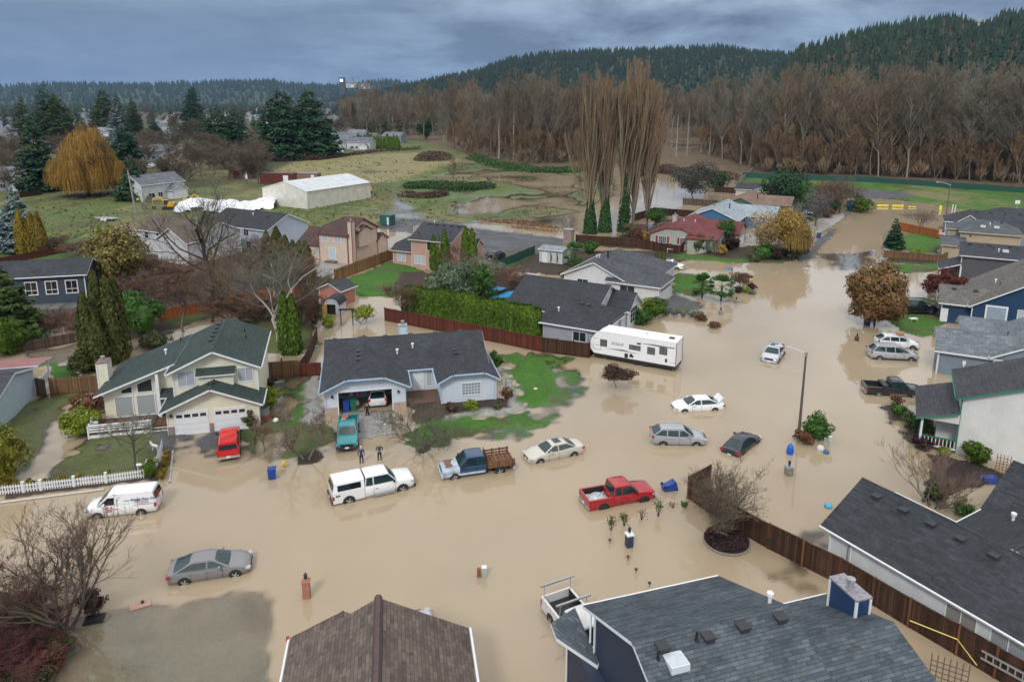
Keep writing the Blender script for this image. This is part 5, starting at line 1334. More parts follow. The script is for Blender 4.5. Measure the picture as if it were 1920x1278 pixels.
 t=suv('white hatchback standing inside the open garage',carpaint((.75,.75,.76),0,.1),L=4.3,W=1.78,Hh=1.55,rails=False,hood=.98,deck=1.02)
 a=R(12+90);x,y=G(709,770,.1);t.location=(x+2.9*math.cos(a),y+2.9*math.sin(a),-.05);t.rotation_euler=(0,0,a)
 far=[('dark green SUV beside the white car at the yellow willow',(.02,.03,.03),1503,411,-25),('white hatchback parked behind the blue spruce',(.75,.76,.78),1493,428,-25),('black car in front of the cream house',(.015,.015,.018),1512,404,-25),('small silver car parked by the dark round evergreen',(.5,.52,.56),1524,392,-25),('black SUV parked beyond the salmon pink house',(.012,.012,.014),930,484,60),('small white car in the bare garden trees',(.7,.7,.72),288,312,-28),('pale car under the carport roof',(.55,.6,.62),278,316,60)]
 for l,c,px,py,hd in far:place(suv(l,carpaint(c,.1,.1),L=4.6,group='cars parked far up the street',rails=False),px,py,hd,-.12)
def make_trailer():
 t=thing('travel_trailer','long white travel trailer with grey graphics standing in the water','travel trailer');L,W,z0,z1=9.9,2.5,.62,3.25;w=W/2
 wp=plain((.80,.81,.83),.35,var=.04)
 prof=[(-L/2,z0),(L/2-.5,z0),(L/2-.12,1.05),(L/2-.02,1.6),(L/2-.12,2.2),(L/2-.6,2.85),(L/2-1.3,z1),(-L/2,z1)]
 mb=MB();n=len(prof)
 mb.raw([(x,-w,z)for x,z in prof]+[(x,w,z)for x,z in prof],[(i,(i+1)%n,n+(i+1)%n,n+i)for i in range(n)])
 mb.poly([(x,-w,z)for x,z in prof][::1]);mb.poly([(x,w,z)for x,z in prof][::-1]);mb.build('body',wp,t)
 r=MB();r.box(-L/2-.01,L/2-1.3,-w-.01,w+.01,z1,z1+.07);r.build('roof',plain((.78,.79,.80),.6,var=.05),t)
 k=MB();k.box(-L/2+.02,L/2-.5,-w+.02,w-.02,.28,z0-.01);k.build('underbody',BLACK,t)
 e=MB()
 e.tube([(-L/2-.01,-w-.01,z0),(-L/2-.01,-w-.01,z1)],.035,4);e.tube([(-L/2-.01,w+.01,z0),(-L/2-.01,w+.01,z1)],.035,4);e.tube([(-L/2,-w-.01,z1),(L/2-1.3,-w-.01,z1)],.02,4)
 e.build('edge_moulding',DARKPL,t)
 gm=glass((.10,.11,.105),.1)
 def win(x,z,ww,hh):
  m=MB();m.box(x-ww/2-.035,x+ww/2+.035,w-.02,w+.02,z-hh/2-.035,z+hh/2+.035);o=m.build('window',BLACK,t)
  for q in(-1,1):
   g=MB();g.box(x+q*ww/4-ww/4+.02,x+q*ww/4+ww/4-.02,w+.01,w+.03,z-hh/2,z+hh/2);g.build('pane',gm,o)
 for x,z,ww,hh in((-3.55,2.15,.8,.75),(-2.2,1.95,.8,.75),(-.35,2.0,1.25,.5),(3.3,1.95,.75,.75)):win(x,z,ww,hh)
 g=MB()
 def streak(pts):g.poly([(x,w+.008,z)for x,z in pts])
 streak([(3.1,1.38),(1.6,1.5),(.9,1.55),(.3,1.42),(-1.2,1.38),(.3,1.34),(1.4,1.36)])
 streak([(-.9,2.62),(-2.4,2.74),(-4.8,2.72),(-4.8,2.62),(-3.2,2.55)]);streak([(4.5,2.36),(3.8,2.36),(4.5,2.42)]);streak([(-4.9,1.0),(-4.1,.98),(-4.9,1.06)])
 g.build('graphics',plain((.16,.17,.26),.4),t)
 h=MB()
 for x,z,a,b in((.6,.92,.2,.25),(.0,.95,.22,.13),(0.05,1.15,.12,.08),(-3.9,1.15,.11,.2),(-.8,2.55,.22,.09)):h.box(x-a,x+a,w,w+.03,z-b,z+b)
 h.build('service_hatch',BLACK,t)
 h=MB();
 for a,b,c,d in((3.6,4.5,1.1,1.12),(3.6,4.5,1.62,1.64),(3.6,3.62,1.1,1.64),(4.48,4.5,1.1,1.64)):h.box(a,b,w,w+.012,c,d)
 h.build('storage_door',DARKPL,t)
 text_mesh('ROGUE',.42,plain((.2,.2,.24),.4),t,(2.45,w+.015,1.95),(PI/2,0,PI),shear=.5,bold=.004)
 a=MB();a.box(-1.3,-.45,-.4,.4,z1+.07,z1+.33);a.build('air_conditioner',WHITE,t)
 for x,c in((-4.1,DARKPL),(2.0,WHITE),(3.1,WHITE)):m=MB();m.box(x-.28,x+.28,-.25,.25,z1+.07,z1+.16);m.build('roof_hatch',c,t)
 wheels(t,(-.55,-1.5),w-.05,.36,BLACK)
 m=MB();m.tube([(L/2-.5,.5,.6),(L/2+.9,0,.6),(L/2-.5,-.5,.6)],.05,5);m.tube([(L/2+.9,0,.6),(L/2+.9,0,-.2)],.04,5);m.box(L/2+.1,L/2+.5,-.25,.25,.62,1.05);m.build('hitch',BLACK,t)
 for x in(-4.6,3.2):
  for s in(1,-1):m=MB();m.tube([(x,s*1.,.5),(x,s*1.,-.3)],.04,5);m.build('stabiliser',GALV,t)
 a=R(180-28.3);t.rotation_euler=(0,0,a+PI)
 x,y=G(1266,696,.1);ux,uy=math.cos(a),math.sin(a);nx,ny=-uy,ux
 t.rotation_euler=(0,0,a)
 t.location=(x+ux*L/2+abs(nx)*w*0+math.cos(R(61.7))*w,y+uy*L/2+math.sin(R(61.7))*w,0)
 return t
make_vehicles();make_trailer()
BARK=bark((.085,.075,.062),(.16,.145,.125));BARKM=bark((.10,.095,.075),(.19,.18,.15),moss=(.10,.12,.05))
BARKD=bark((.04,.032,.026),(.085,.07,.058));BIRCH=bark((.34,.32,.30),(.5,.48,.45))
TWIG=bark((.11,.075,.06),(.17,.115,.09),1.5);TWIGR=bark((.15,.095,.07),(.22,.14,.10),.4);TWIGG=bark((.13,.12,.09),(.2,.19,.15),.6)
TWIGO=bark((.26,.15,.045),(.36,.22,.07),.3)
def cr(a,b):
 return np.stack([a[...,1]*b[...,2]-a[...,2]*b[...,1],a[...,2]*b[...,0]-a[...,0]*b[...,2],a[...,0]*b[...,1]-a[...,1]*b[...,0]],-1)
def nz(a):return a/(np.sqrt((a*a).sum(-1,keepdims=True))+1e-9)
def tubes(groups,n):
 0
 V=[];Fc=[];off=0
 ang=np.arange(n)*2*PI/n;ca,sa=np.cos(ang),np.sin(ang)
 for p,r in groups:
  N,k,_=p.shape;d=np.empty_like(p);d[:,1:-1]=p[:,2:]-p[:,:-2];d[:,0]=p[:,1]-p[:,0];d[:,-1]=p[:,-1]-p[:,-2]
  d=nz(d);ref=np.where(np.abs(d[:,:1,2:3])<.9,np.array([0,0,1.]),np.array([1.,0,0]))*np.ones((N,k,1))
  u=nz(cr(d,ref));w=cr(d,u)
  ring=p[:,:,None]+(u[:,:,None]*ca[:,None]+w[:,:,None]*sa[:,None])*r[:,:,None,None]
  V.append(ring.reshape(-1,3))
  o=(np.arange(N)*k*n)[:,None,None]+(np.arange(k-1)*n)[None,:,None];j=np.arange(n)[None,None];j2=(j+1)%n
  Fc.append(np.stack([o+j,o+j2,o+n+j2,o+n+j],-1).reshape(-1,4)+off);off+=N*k*n
 return np.concatenate(V),np.concatenate(Fc)
def grow(rng,h,trunk_h,r0,spread=.55,up=.25,levels=4,kids=(5,5,5,5),lens=(.55,.5,.5,.5),nseg=5,wob=.16,stems=1,lean=0,start=.35,droop=0,tl=.35,taper=.5):
 0
 out=[];S=np.arange(stems);a=rng.uniform(0,6.28)+S*2*PI/stems;l=lean+(tl*rng.uniform(.6,1.1,stems)if stems>1 else np.zeros(1))
 d=np.stack([np.sin(l)*np.cos(a),np.sin(l)*np.sin(a),np.cos(l)],1);p=np.tile([0.,0,-.3],(stems,1));L=np.full(stems,trunk_h*1.);r=np.full(stems,r0*(1 if stems==1 else .7))
 for lv in range(levels+1):
  N=len(p);ns=nseg if lv<levels else 3;pts=np.empty((N,ns+1,3));pts[:,0]=p;dd=d
  for i in range(ns):
   dd=nz(dd+rng.normal(0,wob,(N,3))+np.array([0,0,(up*.35 if lv else 0)-droop*(lv>1)]));pts[:,i+1]=pts[:,i]+dd*(L/ns)[:,None]
  rr=r[:,None]*(1-np.linspace(0,1,ns+1)*(.55 if lv<levels else .7));out.append([pts,rr])
  if lv==levels:break
  n=max(2,int(kids[lv]));k=np.arange(n)
  t=(start+(1-start)*(k+rng.uniform(.1,.9,(N,n)))/n)if lv==0 else rng.uniform(.18,1.,(N,n))
  q=t*ns;i=np.minimum(q.astype(int),ns-1);I=np.arange(N)[:,None];fr=(q-i)[...,None]
  A,B=pts[I,i],pts[I,i+1];pos=A+(B-A)*fr;ax=nz(B-A)
  rf=nz(cr(ax,np.array([.3,.2,.93])*np.ones_like(ax)));bb=cr(ax,rf);az=rng.uniform(0,2*PI,(N,n))if lv else(k[None]*2.4+rng.uniform(0,1.2,(N,n)))
  sp=spread*rng.uniform(.7,1.3,(N,n));c_,s_=np.cos(sp)[...,None],np.sin(sp)[...,None]
  nd=nz(ax*c_+(rf*np.cos(az)[...,None]+bb*np.sin(az)[...,None])*s_+np.array([0,0,up]))
  L2=L[:,None]*lens[lv]*rng.uniform(.7,1.2,(N,n))*np.maximum(1+taper*.5-taper*t,.12);r2=rr[I,i]*rng.uniform(.5,.68,(N,n))
  p,d,L,r=pos.reshape(-1,3),nd.reshape(-1,3),L2.ravel(),r2.ravel()
 return out
def fit(out,h,w=None):
 zmax=max(np.percentile(p[...,2],99.9)for p,r in out);k=h/zmax
 for l in out:l[0]=l[0]*k
 if w:
  e=out[-1][0][:,-1];c=e[:,:2].mean(0);rad=np.percentile(np.hypot(e[:,0]-c[0],e[:,1]-c[1]),88);kk=w/2/max(rad,.1)
  for l in out:
   z=np.clip(l[0][...,2:3]/h,0,1);l[0][...,:2]=(l[0][...,:2]-c*z)*kk
 return out
def bare_tree(name,label,cat,loc,h,w,seed=1,group=None,barkm=BARK,twigm=TWIG,split=2,twigr=.012,rmin=.012,**k):
 rng=np.random.default_rng(seed);t=thing(name,label,cat,loc,rng.uniform(0,6.28),group)
 out=fit(grow(rng,h,h*k.pop('trunk',.5),k.pop('r0',h*.022),**k),h,w)
 hi=[(p,np.maximum(r,twigr))for p,r in out[split:]];lo=[(p,np.maximum(r,rmin))for p,r in out[:split]]
 v,f=tubes(lo,6);npmesh('trunk',v,f,barkm,t,smooth=True)
 v,f=tubes(hi,3);npmesh('crown',v,f,twigm,t)
 return t,out
def quads(c,nrm,size,asp=1.6,rng=None):
 0
 n=len(c);a=rng.normal(0,1,(n,3));u=np.cross(nrm,a);u/=np.linalg.norm(u,axis=1)[:,None]+1e-9
 w=np.cross(nrm,u);w/=np.linalg.norm(w,axis=1)[:,None]+1e-9
 s=size[:,None];u=u*s*.5*asp;w=w*s*.5
 v=np.stack([c-u,c-w*.9,c+u,c+w*.9],1).reshape(-1,3)
 return v,np.arange(n*4).reshape(-1,4)
def leafy(rng,n,rx,ry,rz,zc,size,clumps=26,spread=.33,hollow=.55,flat=0,cut=-9):
 0
 d=rng.normal(0,1,(clumps,3));d/=np.linalg.norm(d,axis=1)[:,None]
 if flat:d[:,2]=np.abs(d[:,2])*(1-flat)+d[:,2]*0
 rad=rng.uniform(hollow,1,clumps)[:,None];cc=d*rad*(1-spread*.55)
 cs=rng.uniform(.6,1.25,clumps)
 k=rng.integers(0,clumps,n);e=rng.normal(0,1,(n,3));e/=np.linalg.norm(e,axis=1)[:,None]
 rr=rng.uniform(.55,1.05,n)**.7
 p=cc[k]+e*(spread*cs[k]*rr)[:,None]
 nrm=e+p*.6+rng.normal(0,.45,(n,3));nrm/=np.linalg.norm(nrm,axis=1)[:,None]
 p=p*np.array([rx,ry,rz])*1.13+np.array([0,0,zc]);ok=p[:,2]>cut
 sz=size*rng.uniform(.6,1.4,n)
 return quads(p[ok],nrm[ok],sz[ok],rng=rng)
def bush(label,loc,w,h,mats,seed=1,n=None,name='shrub',cat='shrub',group=None,size=None,clumps=22,z0=.1,ry=None,core=True):
 rng=np.random.default_rng(seed);t=thing(name,label,cat,loc,0,group);rx=w/2;rz=h/2
 n=n or int(900*min(2.5,max(.5,w*h/3)));size=size or .13+.02*w
 v,f=leafy(rng,n,rx,ry or rx,rz,z0+rz,size,clumps,cut=-.05);npmesh('foliage',v,f,mats,t)
 if core:
  m=MB();m.lathe([(0,z0),(rx*.4,z0+rz*.3),(rx*.5,z0+rz),(rx*.3,z0+rz*1.4),(0,z0+rz*1.55)],8);m.build('stem',mats,t)
 else:
  m=MB()
  for k in range(5):a=k*1.256;m.tube([(0,0,-.2),(math.cos(a)*rx*.5,math.sin(a)*rx*.5,z0+rz)],[.04,.015],4)
  m.build('stem',BARKD,t)
 return t
def conifer(label,loc,h,w,mats,seed=1,name='conifer_tree',cat='conifer tree',group=None,n=2600,size=None,base=.06,droop=.32,dens=1.,trunkm=None,power=.85,whorls=None):
 0
 rng=np.random.default_rng(seed);t=thing(name,label,cat,loc,rng.uniform(0,6),group)
 whorls=whorls or int(10+h*1.1);C=[];N=[];S=[]
 per=n/(whorls*9)
 for i in range(whorls):
  f=(i+rng.uniform(0,.6))/whorls;z=h*(base+(1-base)*f);R_=w/2*(1-f**1.25)**power+.05*w*(1-f)+.12
  if f<.12:R_*=.75+2*f
  nb=max(4,int(9*(1-f)+4))
  for b in range(nb):
   a=rng.uniform(0,2*PI);L=R_*rng.uniform(.65,1.12);m=max(2,int(per*(L/(w/2))*2.2+2))
   s=np.sqrt(rng.uniform(.03,1,m));x=s*L;side=rng.normal(0,.16,m)*L*(1.1-s*.6)
   zz=z-droop*L*s**1.4+.12*L*s**3+rng.normal(0,.05*w*.3,m)
   C.append(np.stack([x*math.cos(a)-side*math.sin(a),x*math.sin(a)+side*math.cos(a),zz],1))
   nn=np.stack([np.full(m,.35*math.cos(a)),np.full(m,.35*math.sin(a)),np.full(m,.9)],1)+rng.normal(0,.3,(m,3));N.append(nn)
   S.append((size or(.28+.028*w))*rng.uniform(.6,1.3,m)*(.6+.5*(1-f)))
 C=np.concatenate(C);N=np.concatenate(N);N/=np.linalg.norm(N,axis=1)[:,None];S=np.concatenate(S)
 v,f=quads(C,N,S,1.9,rng);npmesh('crown',v,f,mats,t)
 m=MB();m.tube([(0,0,-.3),(0,0,h*.5),(0,0,h*.97)],[h*.018+.05,h*.011,.02],7);m.build('trunk',trunkm or BARKD,t)
 return t
def column(label,loc,h,w,mats,seed=1,name='columnar_conifer',cat='columnar conifer',group=None,n=1500,peaks=1,z0=0.,blunt=1.):
 0
 rng=np.random.default_rng(seed);t=thing(name,label,cat,loc,0,group)
 V=[];Fs=[];o=0;m=MB()
 for k in range(peaks):
  ox=(k-(peaks-1)/2)*w*.36*(1 if peaks>1 else 0);hh=h*rng.uniform(.9,1)if k else h;ww=w if peaks==1 else w*.62
  nn=n//peaks;z=rng.uniform(0,1,nn)**.9;a=rng.uniform(0,2*PI,nn)
  prof=ww/2*np.minimum(1,(z*6+.55))*(1-np.clip(z-.35,0,1)**(1.7*blunt)*1.75).clip(.04,1)
  r=prof*rng.uniform(.86,1.08,nn)*(1+.09*np.sin(a*5+z*9+seed))
  c=np.stack([ox+r*np.cos(a),r*np.sin(a),z0+z*hh],1)
  nr=np.stack([np.cos(a),np.sin(a),np.full(nn,.35)],1)+rng.normal(0,.35,(nn,3));nr/=np.linalg.norm(nr,axis=1)[:,None]
  up=np.tile([0,0,1.],(nn,1))+rng.normal(0,.25,(nn,3));u=up-nr*(up*nr).sum(1)[:,None];u/=np.linalg.norm(u,axis=1)[:,None];wv=np.cross(nr,u)
  s=(.13+.03*w)*rng.uniform(.7,1.4,nn)[:,None]
  V.append(np.stack([c-u*s,c-wv*s*.55,c+u*s*1.2,c+wv*s*.55],1).reshape(-1,3));Fs.append(np.arange(nn*4).reshape(-1,4)+o);o+=nn*4
  zz=[0,.1,.35,.6,.8,.95];pr=[.5,.78,.84,.66,.4,.08]if blunt==1 else[.6,.8,.88,.86,.74,.3]
  m.lathe([(ww/2*p,z0+q*hh*.96)for p,q in zip(pr,zz)],8,c=(ox,0))
 npmesh('crown',np.concatenate(V),np.concatenate(Fs),mats,t)
 m.tube([(0,0,-.3),(0,0,z0+.4)],.09,6);m.build('trunk',mats,t)
 return t
F_FIR=leafmat((.014,.045,.022),(.03,.082,.034),(.055,.12,.045));F_CED=leafmat((.03,.055,.012),(.055,.09,.018),(.10,.13,.03));F_BLUE=leafmat((.10,.15,.155),(.17,.23,.235),(.27,.33,.34))
F_ARB=leafmat((.035,.08,.006),(.07,.135,.008),(.13,.20,.014));F_ARBD=leafmat((.035,.055,.010),(.07,.085,.014),(.12,.11,.02));F_ARBG=leafmat((.16,.12,.012),(.22,.17,.015),(.3,.17,.02))
F_GRN=leafmat((.025,.08,.014),(.05,.13,.02),(.10,.20,.035));F_LIME=leafmat((.12,.17,.015),(.20,.26,.02),(.32,.36,.05));F_OLV=leafmat((.05,.065,.025),(.09,.105,.04),(.15,.16,.07))
F_RUST=leafmat((.09,.035,.02),(.14,.06,.03),(.2,.10,.05));F_MAPLE=leafmat((.10,.12,.035),(.22,.10,.045),(.30,.17,.07));F_MAPR=leafmat((.09,.022,.018),(.13,.03,.022),(.17,.05,.03));F_GOLD=leafmat((.27,.17,.04),(.35,.23,.055),(.43,.32,.09))
F_IVY=leafmat((.015,.05,.012),(.03,.085,.02),(.06,.12,.03));F_BROWN=leafmat((.05,.03,.022),(.085,.05,.035),(.12,.075,.05));F_PURP=leafmat((.022,.012,.016),(.04,.02,.024),(.07,.04,.04));F_GREY=leafmat((.10,.125,.09),(.16,.19,.13),(.24,.27,.2))
def hanging(rng,n,R_,h,ztop,zlow,width=.05,segs=6):
 0
 V=[];Fs=[];a=rng.uniform(0,2*PI,n);rr=R_*np.sqrt(rng.uniform(.02,1,n))
 zt=zlow+(ztop-zlow)*np.sqrt(np.clip(1-(rr/R_)**2.4,.02,1))*rng.uniform(.82,1.03,n)
 L=(zt-zlow)*rng.uniform(.25,.9,n)+.4
 out=[]
 for s in range(segs+1):
  q=s/segs;rad=rr+(.10*R_)*math.sin(q*1.7)*1.0;z=zt-L*q**1.35+.05*h*math.sin(q*3)
  out.append(np.stack([rad*np.cos(a+.05*q),rad*np.sin(a+.05*q),z],1)+rng.normal(0,.03*R_*.3,(n,3))*(s>0))
 P_=np.stack(out,1);tang=np.stack([-np.sin(a),np.cos(a),np.zeros(n)],1)[:,None]*width/2
 v=np.stack([P_-tang,P_+tang],2).reshape(-1,3)
 b=(np.arange(n)*(segs+1)*2)[:,None]+np.arange(segs)[None]*2
 f=np.stack([b,b+1,b+3,b+2],-1).reshape(-1,4)
 return v,f
def make_plants():
 rnd=random.Random(11)
 bare_tree('bare_tree','large bare tree with twisting mossy limbs at the lower left','tree',G(125,1180),7.4,7.6,3,None,BARKM,TWIG,levels=4,kids=(6,6,5,4),stems=4,tl=.6,spread=.62,up=.28,trunk=.45,r0=.17,twigr=.007,lens=(.75,.6,.55,.5),start=.2)
 bare_tree('bare_tree','leafless vase shaped tree beside the fence end and the round mulch bed','tree',G(1361,1003),5.2,5.6,5,None,BARKM,bark((.17,.13,.09),(.24,.19,.14),.5),levels=4,kids=(7,5,5,4),stems=6,tl=.5,spread=.7,up=.2,trunk=.4,r0=.12,twigr=.007,lens=(.8,.6,.55,.5),start=.25)
 bare_tree('bare_tree','leafless spreading tree in front of the green trimmed house','tree',G(1753,950),4.6,6.0,8,None,BARK,bark((.19,.13,.10),(.27,.19,.14),.5),levels=4,kids=(5,4,4,4),stems=5,tl=.6,spread=.5,up=.25,trunk=.42,r0=.09,twigr=.007,lens=(.85,.65,.6,.5),start=.2)
 bare_tree('bare_tree','gnarled pruned tree in the lawn before the bungalow porch','tree',G(790,843,.1),4.6,5.6,12,None,BARKM,TWIGG,levels=4,kids=(5,6,6,5),stems=3,spread=.85,up=.18,trunk=.42,r0=.16,wob=.26,twigr=.009,lens=(.8,.6,.5,.45),start=.35)
 bare_tree('bare_tree','forked mossy tree on the small lawn left of the teal pickup','tree',G(578,862,.1),4.4,4.6,21,None,BARKM,bark((.15,.10,.085),(.22,.15,.12),.5),levels=4,kids=(5,6,6,5),stems=2,spread=.8,up=.2,trunk=.45,r0=.16,wob=.26,twigr=.008,lens=(.75,.6,.5,.45),start=.4)
 bare_tree('bare_tree','lichen covered leafless tree on the lawn before the cream house','tree',G(257,880,.1),5.6,4.6,31,None,BARKM,bark((.20,.19,.15),(.26,.25,.2),.5),levels=4,kids=(7,6,6,5),stems=1,spread=.9,up=.32,trunk=.7,r0=.11,twigr=.009,lens=(.5,.6,.5,.45),start=.3)
 bare_tree('small_bare_tree','reddish twiggy sapling in a round grass bed by the red pickup','tree',G(501,845,.1),3.0,2.2,41,None,BARK,TWIGR,levels=3,kids=(7,6,5),stems=2,spread=.5,up=.5,trunk=.6,r0=.05,twigr=.008)
 L=[('tall wide bare tree towering before the white two storey house',392,575,19,13.5,51,BARKD,TWIGG,.3),('pale barked leafless tree leaning over the back garden hedge',522,640,12.5,12,52,BIRCH,TWIGG,.6),('olive brown bare tree in the middle of the back gardens',398,600,10.5,9,53,BARKM,bark((.17,.12,.06),(.24,.17,.09),.5),.4),('reddish bare tree over the flooded garden',345,620,8,7,54,BARK,TWIGR,.3),('small grey bare tree behind the slate blue house',205,530,7.5,8,55,BARK,TWIGG,.35),('brown leafless tree by the tan house garden',470,545,9.5,8.5,56,BARK,TWIGR,.4),('twiggy grey tree left of the gold conifer',170,505,6,6,57,BARK,TWIGG,.35),('thin bare tree beside the rusty barn hedge',560,560,8,6,58,BARK,TWIGR,.35),('tangled bare tree behind the salmon house hedge',900,555,7,7.5,59,BARK,TWIGG,.4),('reddish leafless shrubby tree at the end of the cypress hedge',755,600,5.5,5,60,BARK,TWIGR,.4),('leafless tree with pinkish twigs beside the salmon house gable',850,545,7.5,7,61,BARK,TWIGR,.35)]
 for l,px,py,h,w,sd,b,tw,up in L:
  bare_tree('bare_tree',l,'tree',G(px,py,.2),h,w,sd,'bare trees in the back gardens',b,tw,levels=4,kids=(8,6,6,5),spread=.75,up=up,trunk=.62,r0=h*.021,twigr=.014,lens=(.62,.6,.5,.45),start=.28,rmin=.02,wob=.2)
 T=[(95,470,9,3.2),(150,480,7,3),(260,560,9,4),(320,530,10,4.5),(440,600,9,4),(560,610,6,5),(490,600,7,4),(590,560,6,4),(230,520,8,4),(100,620,5,3),(150,625,4,2.4),(990,600,4,3),(960,545,6,4),(820,560,6,4)]
 proto=bare_tree('thicket','x','thicket',G(*T[0][:2],.2),3.4,6,71,'bare thickets between the gardens',BARKD,TWIGR,levels=3,kids=(7,8,8),stems=7,spread=.6,up=.3,trunk=.6,r0=.05,twigr=.014,start=.15)[0]
 names=['reddish thicket below the straw coloured field','tangled reddish thicket beside the tall cypresses','twiggy thicket near the blue tarpaulin','dense brown thicket behind the flooded garden','brown thicket against the orange fence','thicket left of the pink shed','thicket at the foot of the pale barked tree','thicket between the cypress hedge and the pink shed','thicket under the gold conifer','red berried thicket below the slate blue deck','small thicket left of the cypress group','thicket at the near end of the cypress hedge','thicket behind the covered pool','thicket below the salmon house windows']
 for i,(px,py,w,h)in enumerate(T):
  x,y=G(px,py,.2)
  if i==0:proto['label']=names[0];proto.scale=(w/6,w/6,h/3.4);continue
  clone(proto,names[i],(x,y,0),rnd.uniform(0,6),(w/6,w/6,h/3.4))
 bare_tree('thicket','dark red thicket in the lower left corner','thicket',G(25,1170,.2),2.6,6.5,81,None,BARKD,bark((.08,.035,.03),(.13,.06,.05),.6),levels=3,kids=(7,8,9),stems=8,spread=.7,up=.2,trunk=.6,r0=.04,twigr=.009,start=.1)
 bare_tree('thicket','maroon bramble at the photo corner below the big bare tree','thicket',G(20,1260,.2),2.4,6,82,None,BARKD,bark((.08,.03,.03),(.12,.05,.05),.6),levels=3,kids=(7,8,9),stems=8,spread=.7,up=.2,trunk=.6,r0=.04,twigr=.009,start=.1)
 bush('brown leaved shrub behind the trunk of the lower left tree',G(172,1148,.1),1.7,1.6,F_BROWN,83,n=1600,size=.09)
 bush('yellow green juniper at the lower left corner',G(40,1290,.2),2.6,1.3,F_OLV,84,n=3000,size=.1);bush('mixed green and red shrub along the lower left bank',G(85,1250,.1),2.0,1.2,F_RUST,85,n=2000,size=.09)
 bush('low green groundcover at the bank edge',G(105,1225,.0),1.6,.8,F_GRN,86,n=1200,size=.09)
 def palm(label,px,py,h,w,seed):
  rng=np.random.default_rng(seed);t=thing('fan_palm',label,'palm tree',G(px,py),0,'fan palms by the flooded corner')
  m=MB();m.tube([(0,0,-.3),(0,0,h*.62)],[.13,.16],8);m.build('trunk',BARKD,t)
  m=MB();zc=h*.66
  for k in range(40):
   a=rng.uniform(0,2*PI);e=rng.uniform(-.9,1.3);l=w*.3;d=Vector((math.cos(a)*math.cos(e),math.sin(a)*math.cos(e),math.sin(e)));c=Vector((0,0,zc))+d*l
   m.tube([(0,0,zc),tuple(c)],.015,3)
   sd=d.cross(Vector((0,0,1))).normalized();upv=sd.cross(d)
   for j in range(9):
    b=(j-4)*.3;q=(d*math.cos(b)+sd*math.sin(b));tip=c+q*w*.22-Vector((0,0,.06));pr=sd*math.cos(b)-d*math.sin(b)
    m.poly([tuple(c),tuple(c+q*w*.14+pr*.085),tuple(tip),tuple(c+q*w*.14-pr*.085)])
  m.build('crown',F_GRN if seed%2 else F_LIME,t,uv=False)
 palm('smaller fan palm at the end of the green lawn',1316,558,3.0,3.9,1);palm('larger fan palm standing in the water near the stone lamp',1352,563,3.1,4.3,3);palm('leafy fan palm behind the small white shed',1078,500,3.6,4.6,5)
 def leaf_tree(label,px,py,h,w,mats,seed,trunk=.3,stems=2,n=9000,size=.2,name='leafy_tree',clumps=60,bm=BARK,rzf=.5,z=0,group=None):
  rng=np.random.default_rng(seed);t=thing(name,label,'tree',G(px,py,z),0,group)
  rz=h*(1-trunk*.6)/2;v,f=leafy(rng,n,w/2,w/2,rz,h-rz,size,clumps,.3,.25);npmesh('crown',v,f,mats,t)
  out=fit(grow(rng,h,h*.5,h*.02,levels=2,kids=(7,5),spread=.7,up=.3,stems=stems,start=.3 if stems>1 else .55),h*.86,w*.8)
  v,f=tubes([(p,np.maximum(r,.02))for p,r in out],5);npmesh('trunk',v,f,bm,t);return t
 leaf_tree('autumn maple with rusty orange and green leaves standing in the street edge',1640,610,8.2,7.9,F_MAPLE,5,n=27000,size=.24,trunk=.08,clumps=130)
 leaf_tree('dark red japanese maple in front of the dark grey house',1765,560,4.6,6.0,F_MAPR,6,n=6500,size=.2,z=.1,clumps=40,trunk=.3)
 leaf_tree('small weeping maroon tree before the travel trailer',1161,729,2.35,3.5,F_BROWN,7,n=9000,size=.09,trunk=.85,clumps=46,stems=1)
 leaf_tree('flat topped maroon maple beside the street name sign',1388,540,2.5,4.6,F_RUST,8,n=2600,size=.12,trunk=.6,clumps=26)
 leaf_tree('wispy yellow willow on the corner lawn',1480,485,9.6,8.2,F_GOLD,9,n=7000,size=.22,trunk=.4,z=.1)
 leaf_tree('amber leaved birch clump beside the red roofed house',1437,480,9.,8.5,leafmat((.30,.2,.09),(.38,.27,.13),(.5,.38,.2)),10,n=5200,size=.2,trunk=.4,bm=BIRCH,z=.1)
 leaf_tree('dark green broad tree by the cream house',1470,392,11,11.5,F_FIR,14,n=6500,size=.4,trunk=.25,z=.1)
 leaf_tree('golden green conifer in the middle of the left gardens',219,545,10.,9.5,leafmat((.11,.10,.03),(.19,.16,.045),(.32,.26,.08)),16,n=9000,size=.3,trunk=.25,z=.1,name='gold_conifer',clumps=90)
 leaf_tree('grey green broadleaf shrub tree in front of the salmon house',843,568,6.,9.0,leafmat((.06,.10,.05),(.11,.16,.09),(.19,.24,.15)),17,n=9000,size=.22,trunk=.1,z=.1)
 leaf_tree('small lime green tree in the flooded back yard',684,607,2.6,3.0,F_LIME,18,n=1500,size=.16,trunk=.5)
 leaf_tree('ivy dark tree beside the covered pool',905,570,6,4,F_GRN,19,n=5000,size=.2,trunk=.1,z=.1)
 leaf_tree('round topped green tree in the garden behind the red roof',1228,428,4.6,4.6,F_GRN,20,n=2600,size=.2,trunk=.6,z=.1)
 leaf_tree('sculpted green tree before the red roofed house door',1361,462,5.6,4.6,F_GRN,22,n=3000,size=.2,trunk=.5,z=.1)
 leaf_tree('rust leaved small tree by the red house fence',1191,455,3.4,3.2,F_RUST,23,n=1400,size=.16,trunk=.5,z=.1)
 leaf_tree('dark ivy covered tree in the large wood by the field',800,262,17,14,F_IVY,24,n=4000,size=.6,trunk=.2,z=.3)
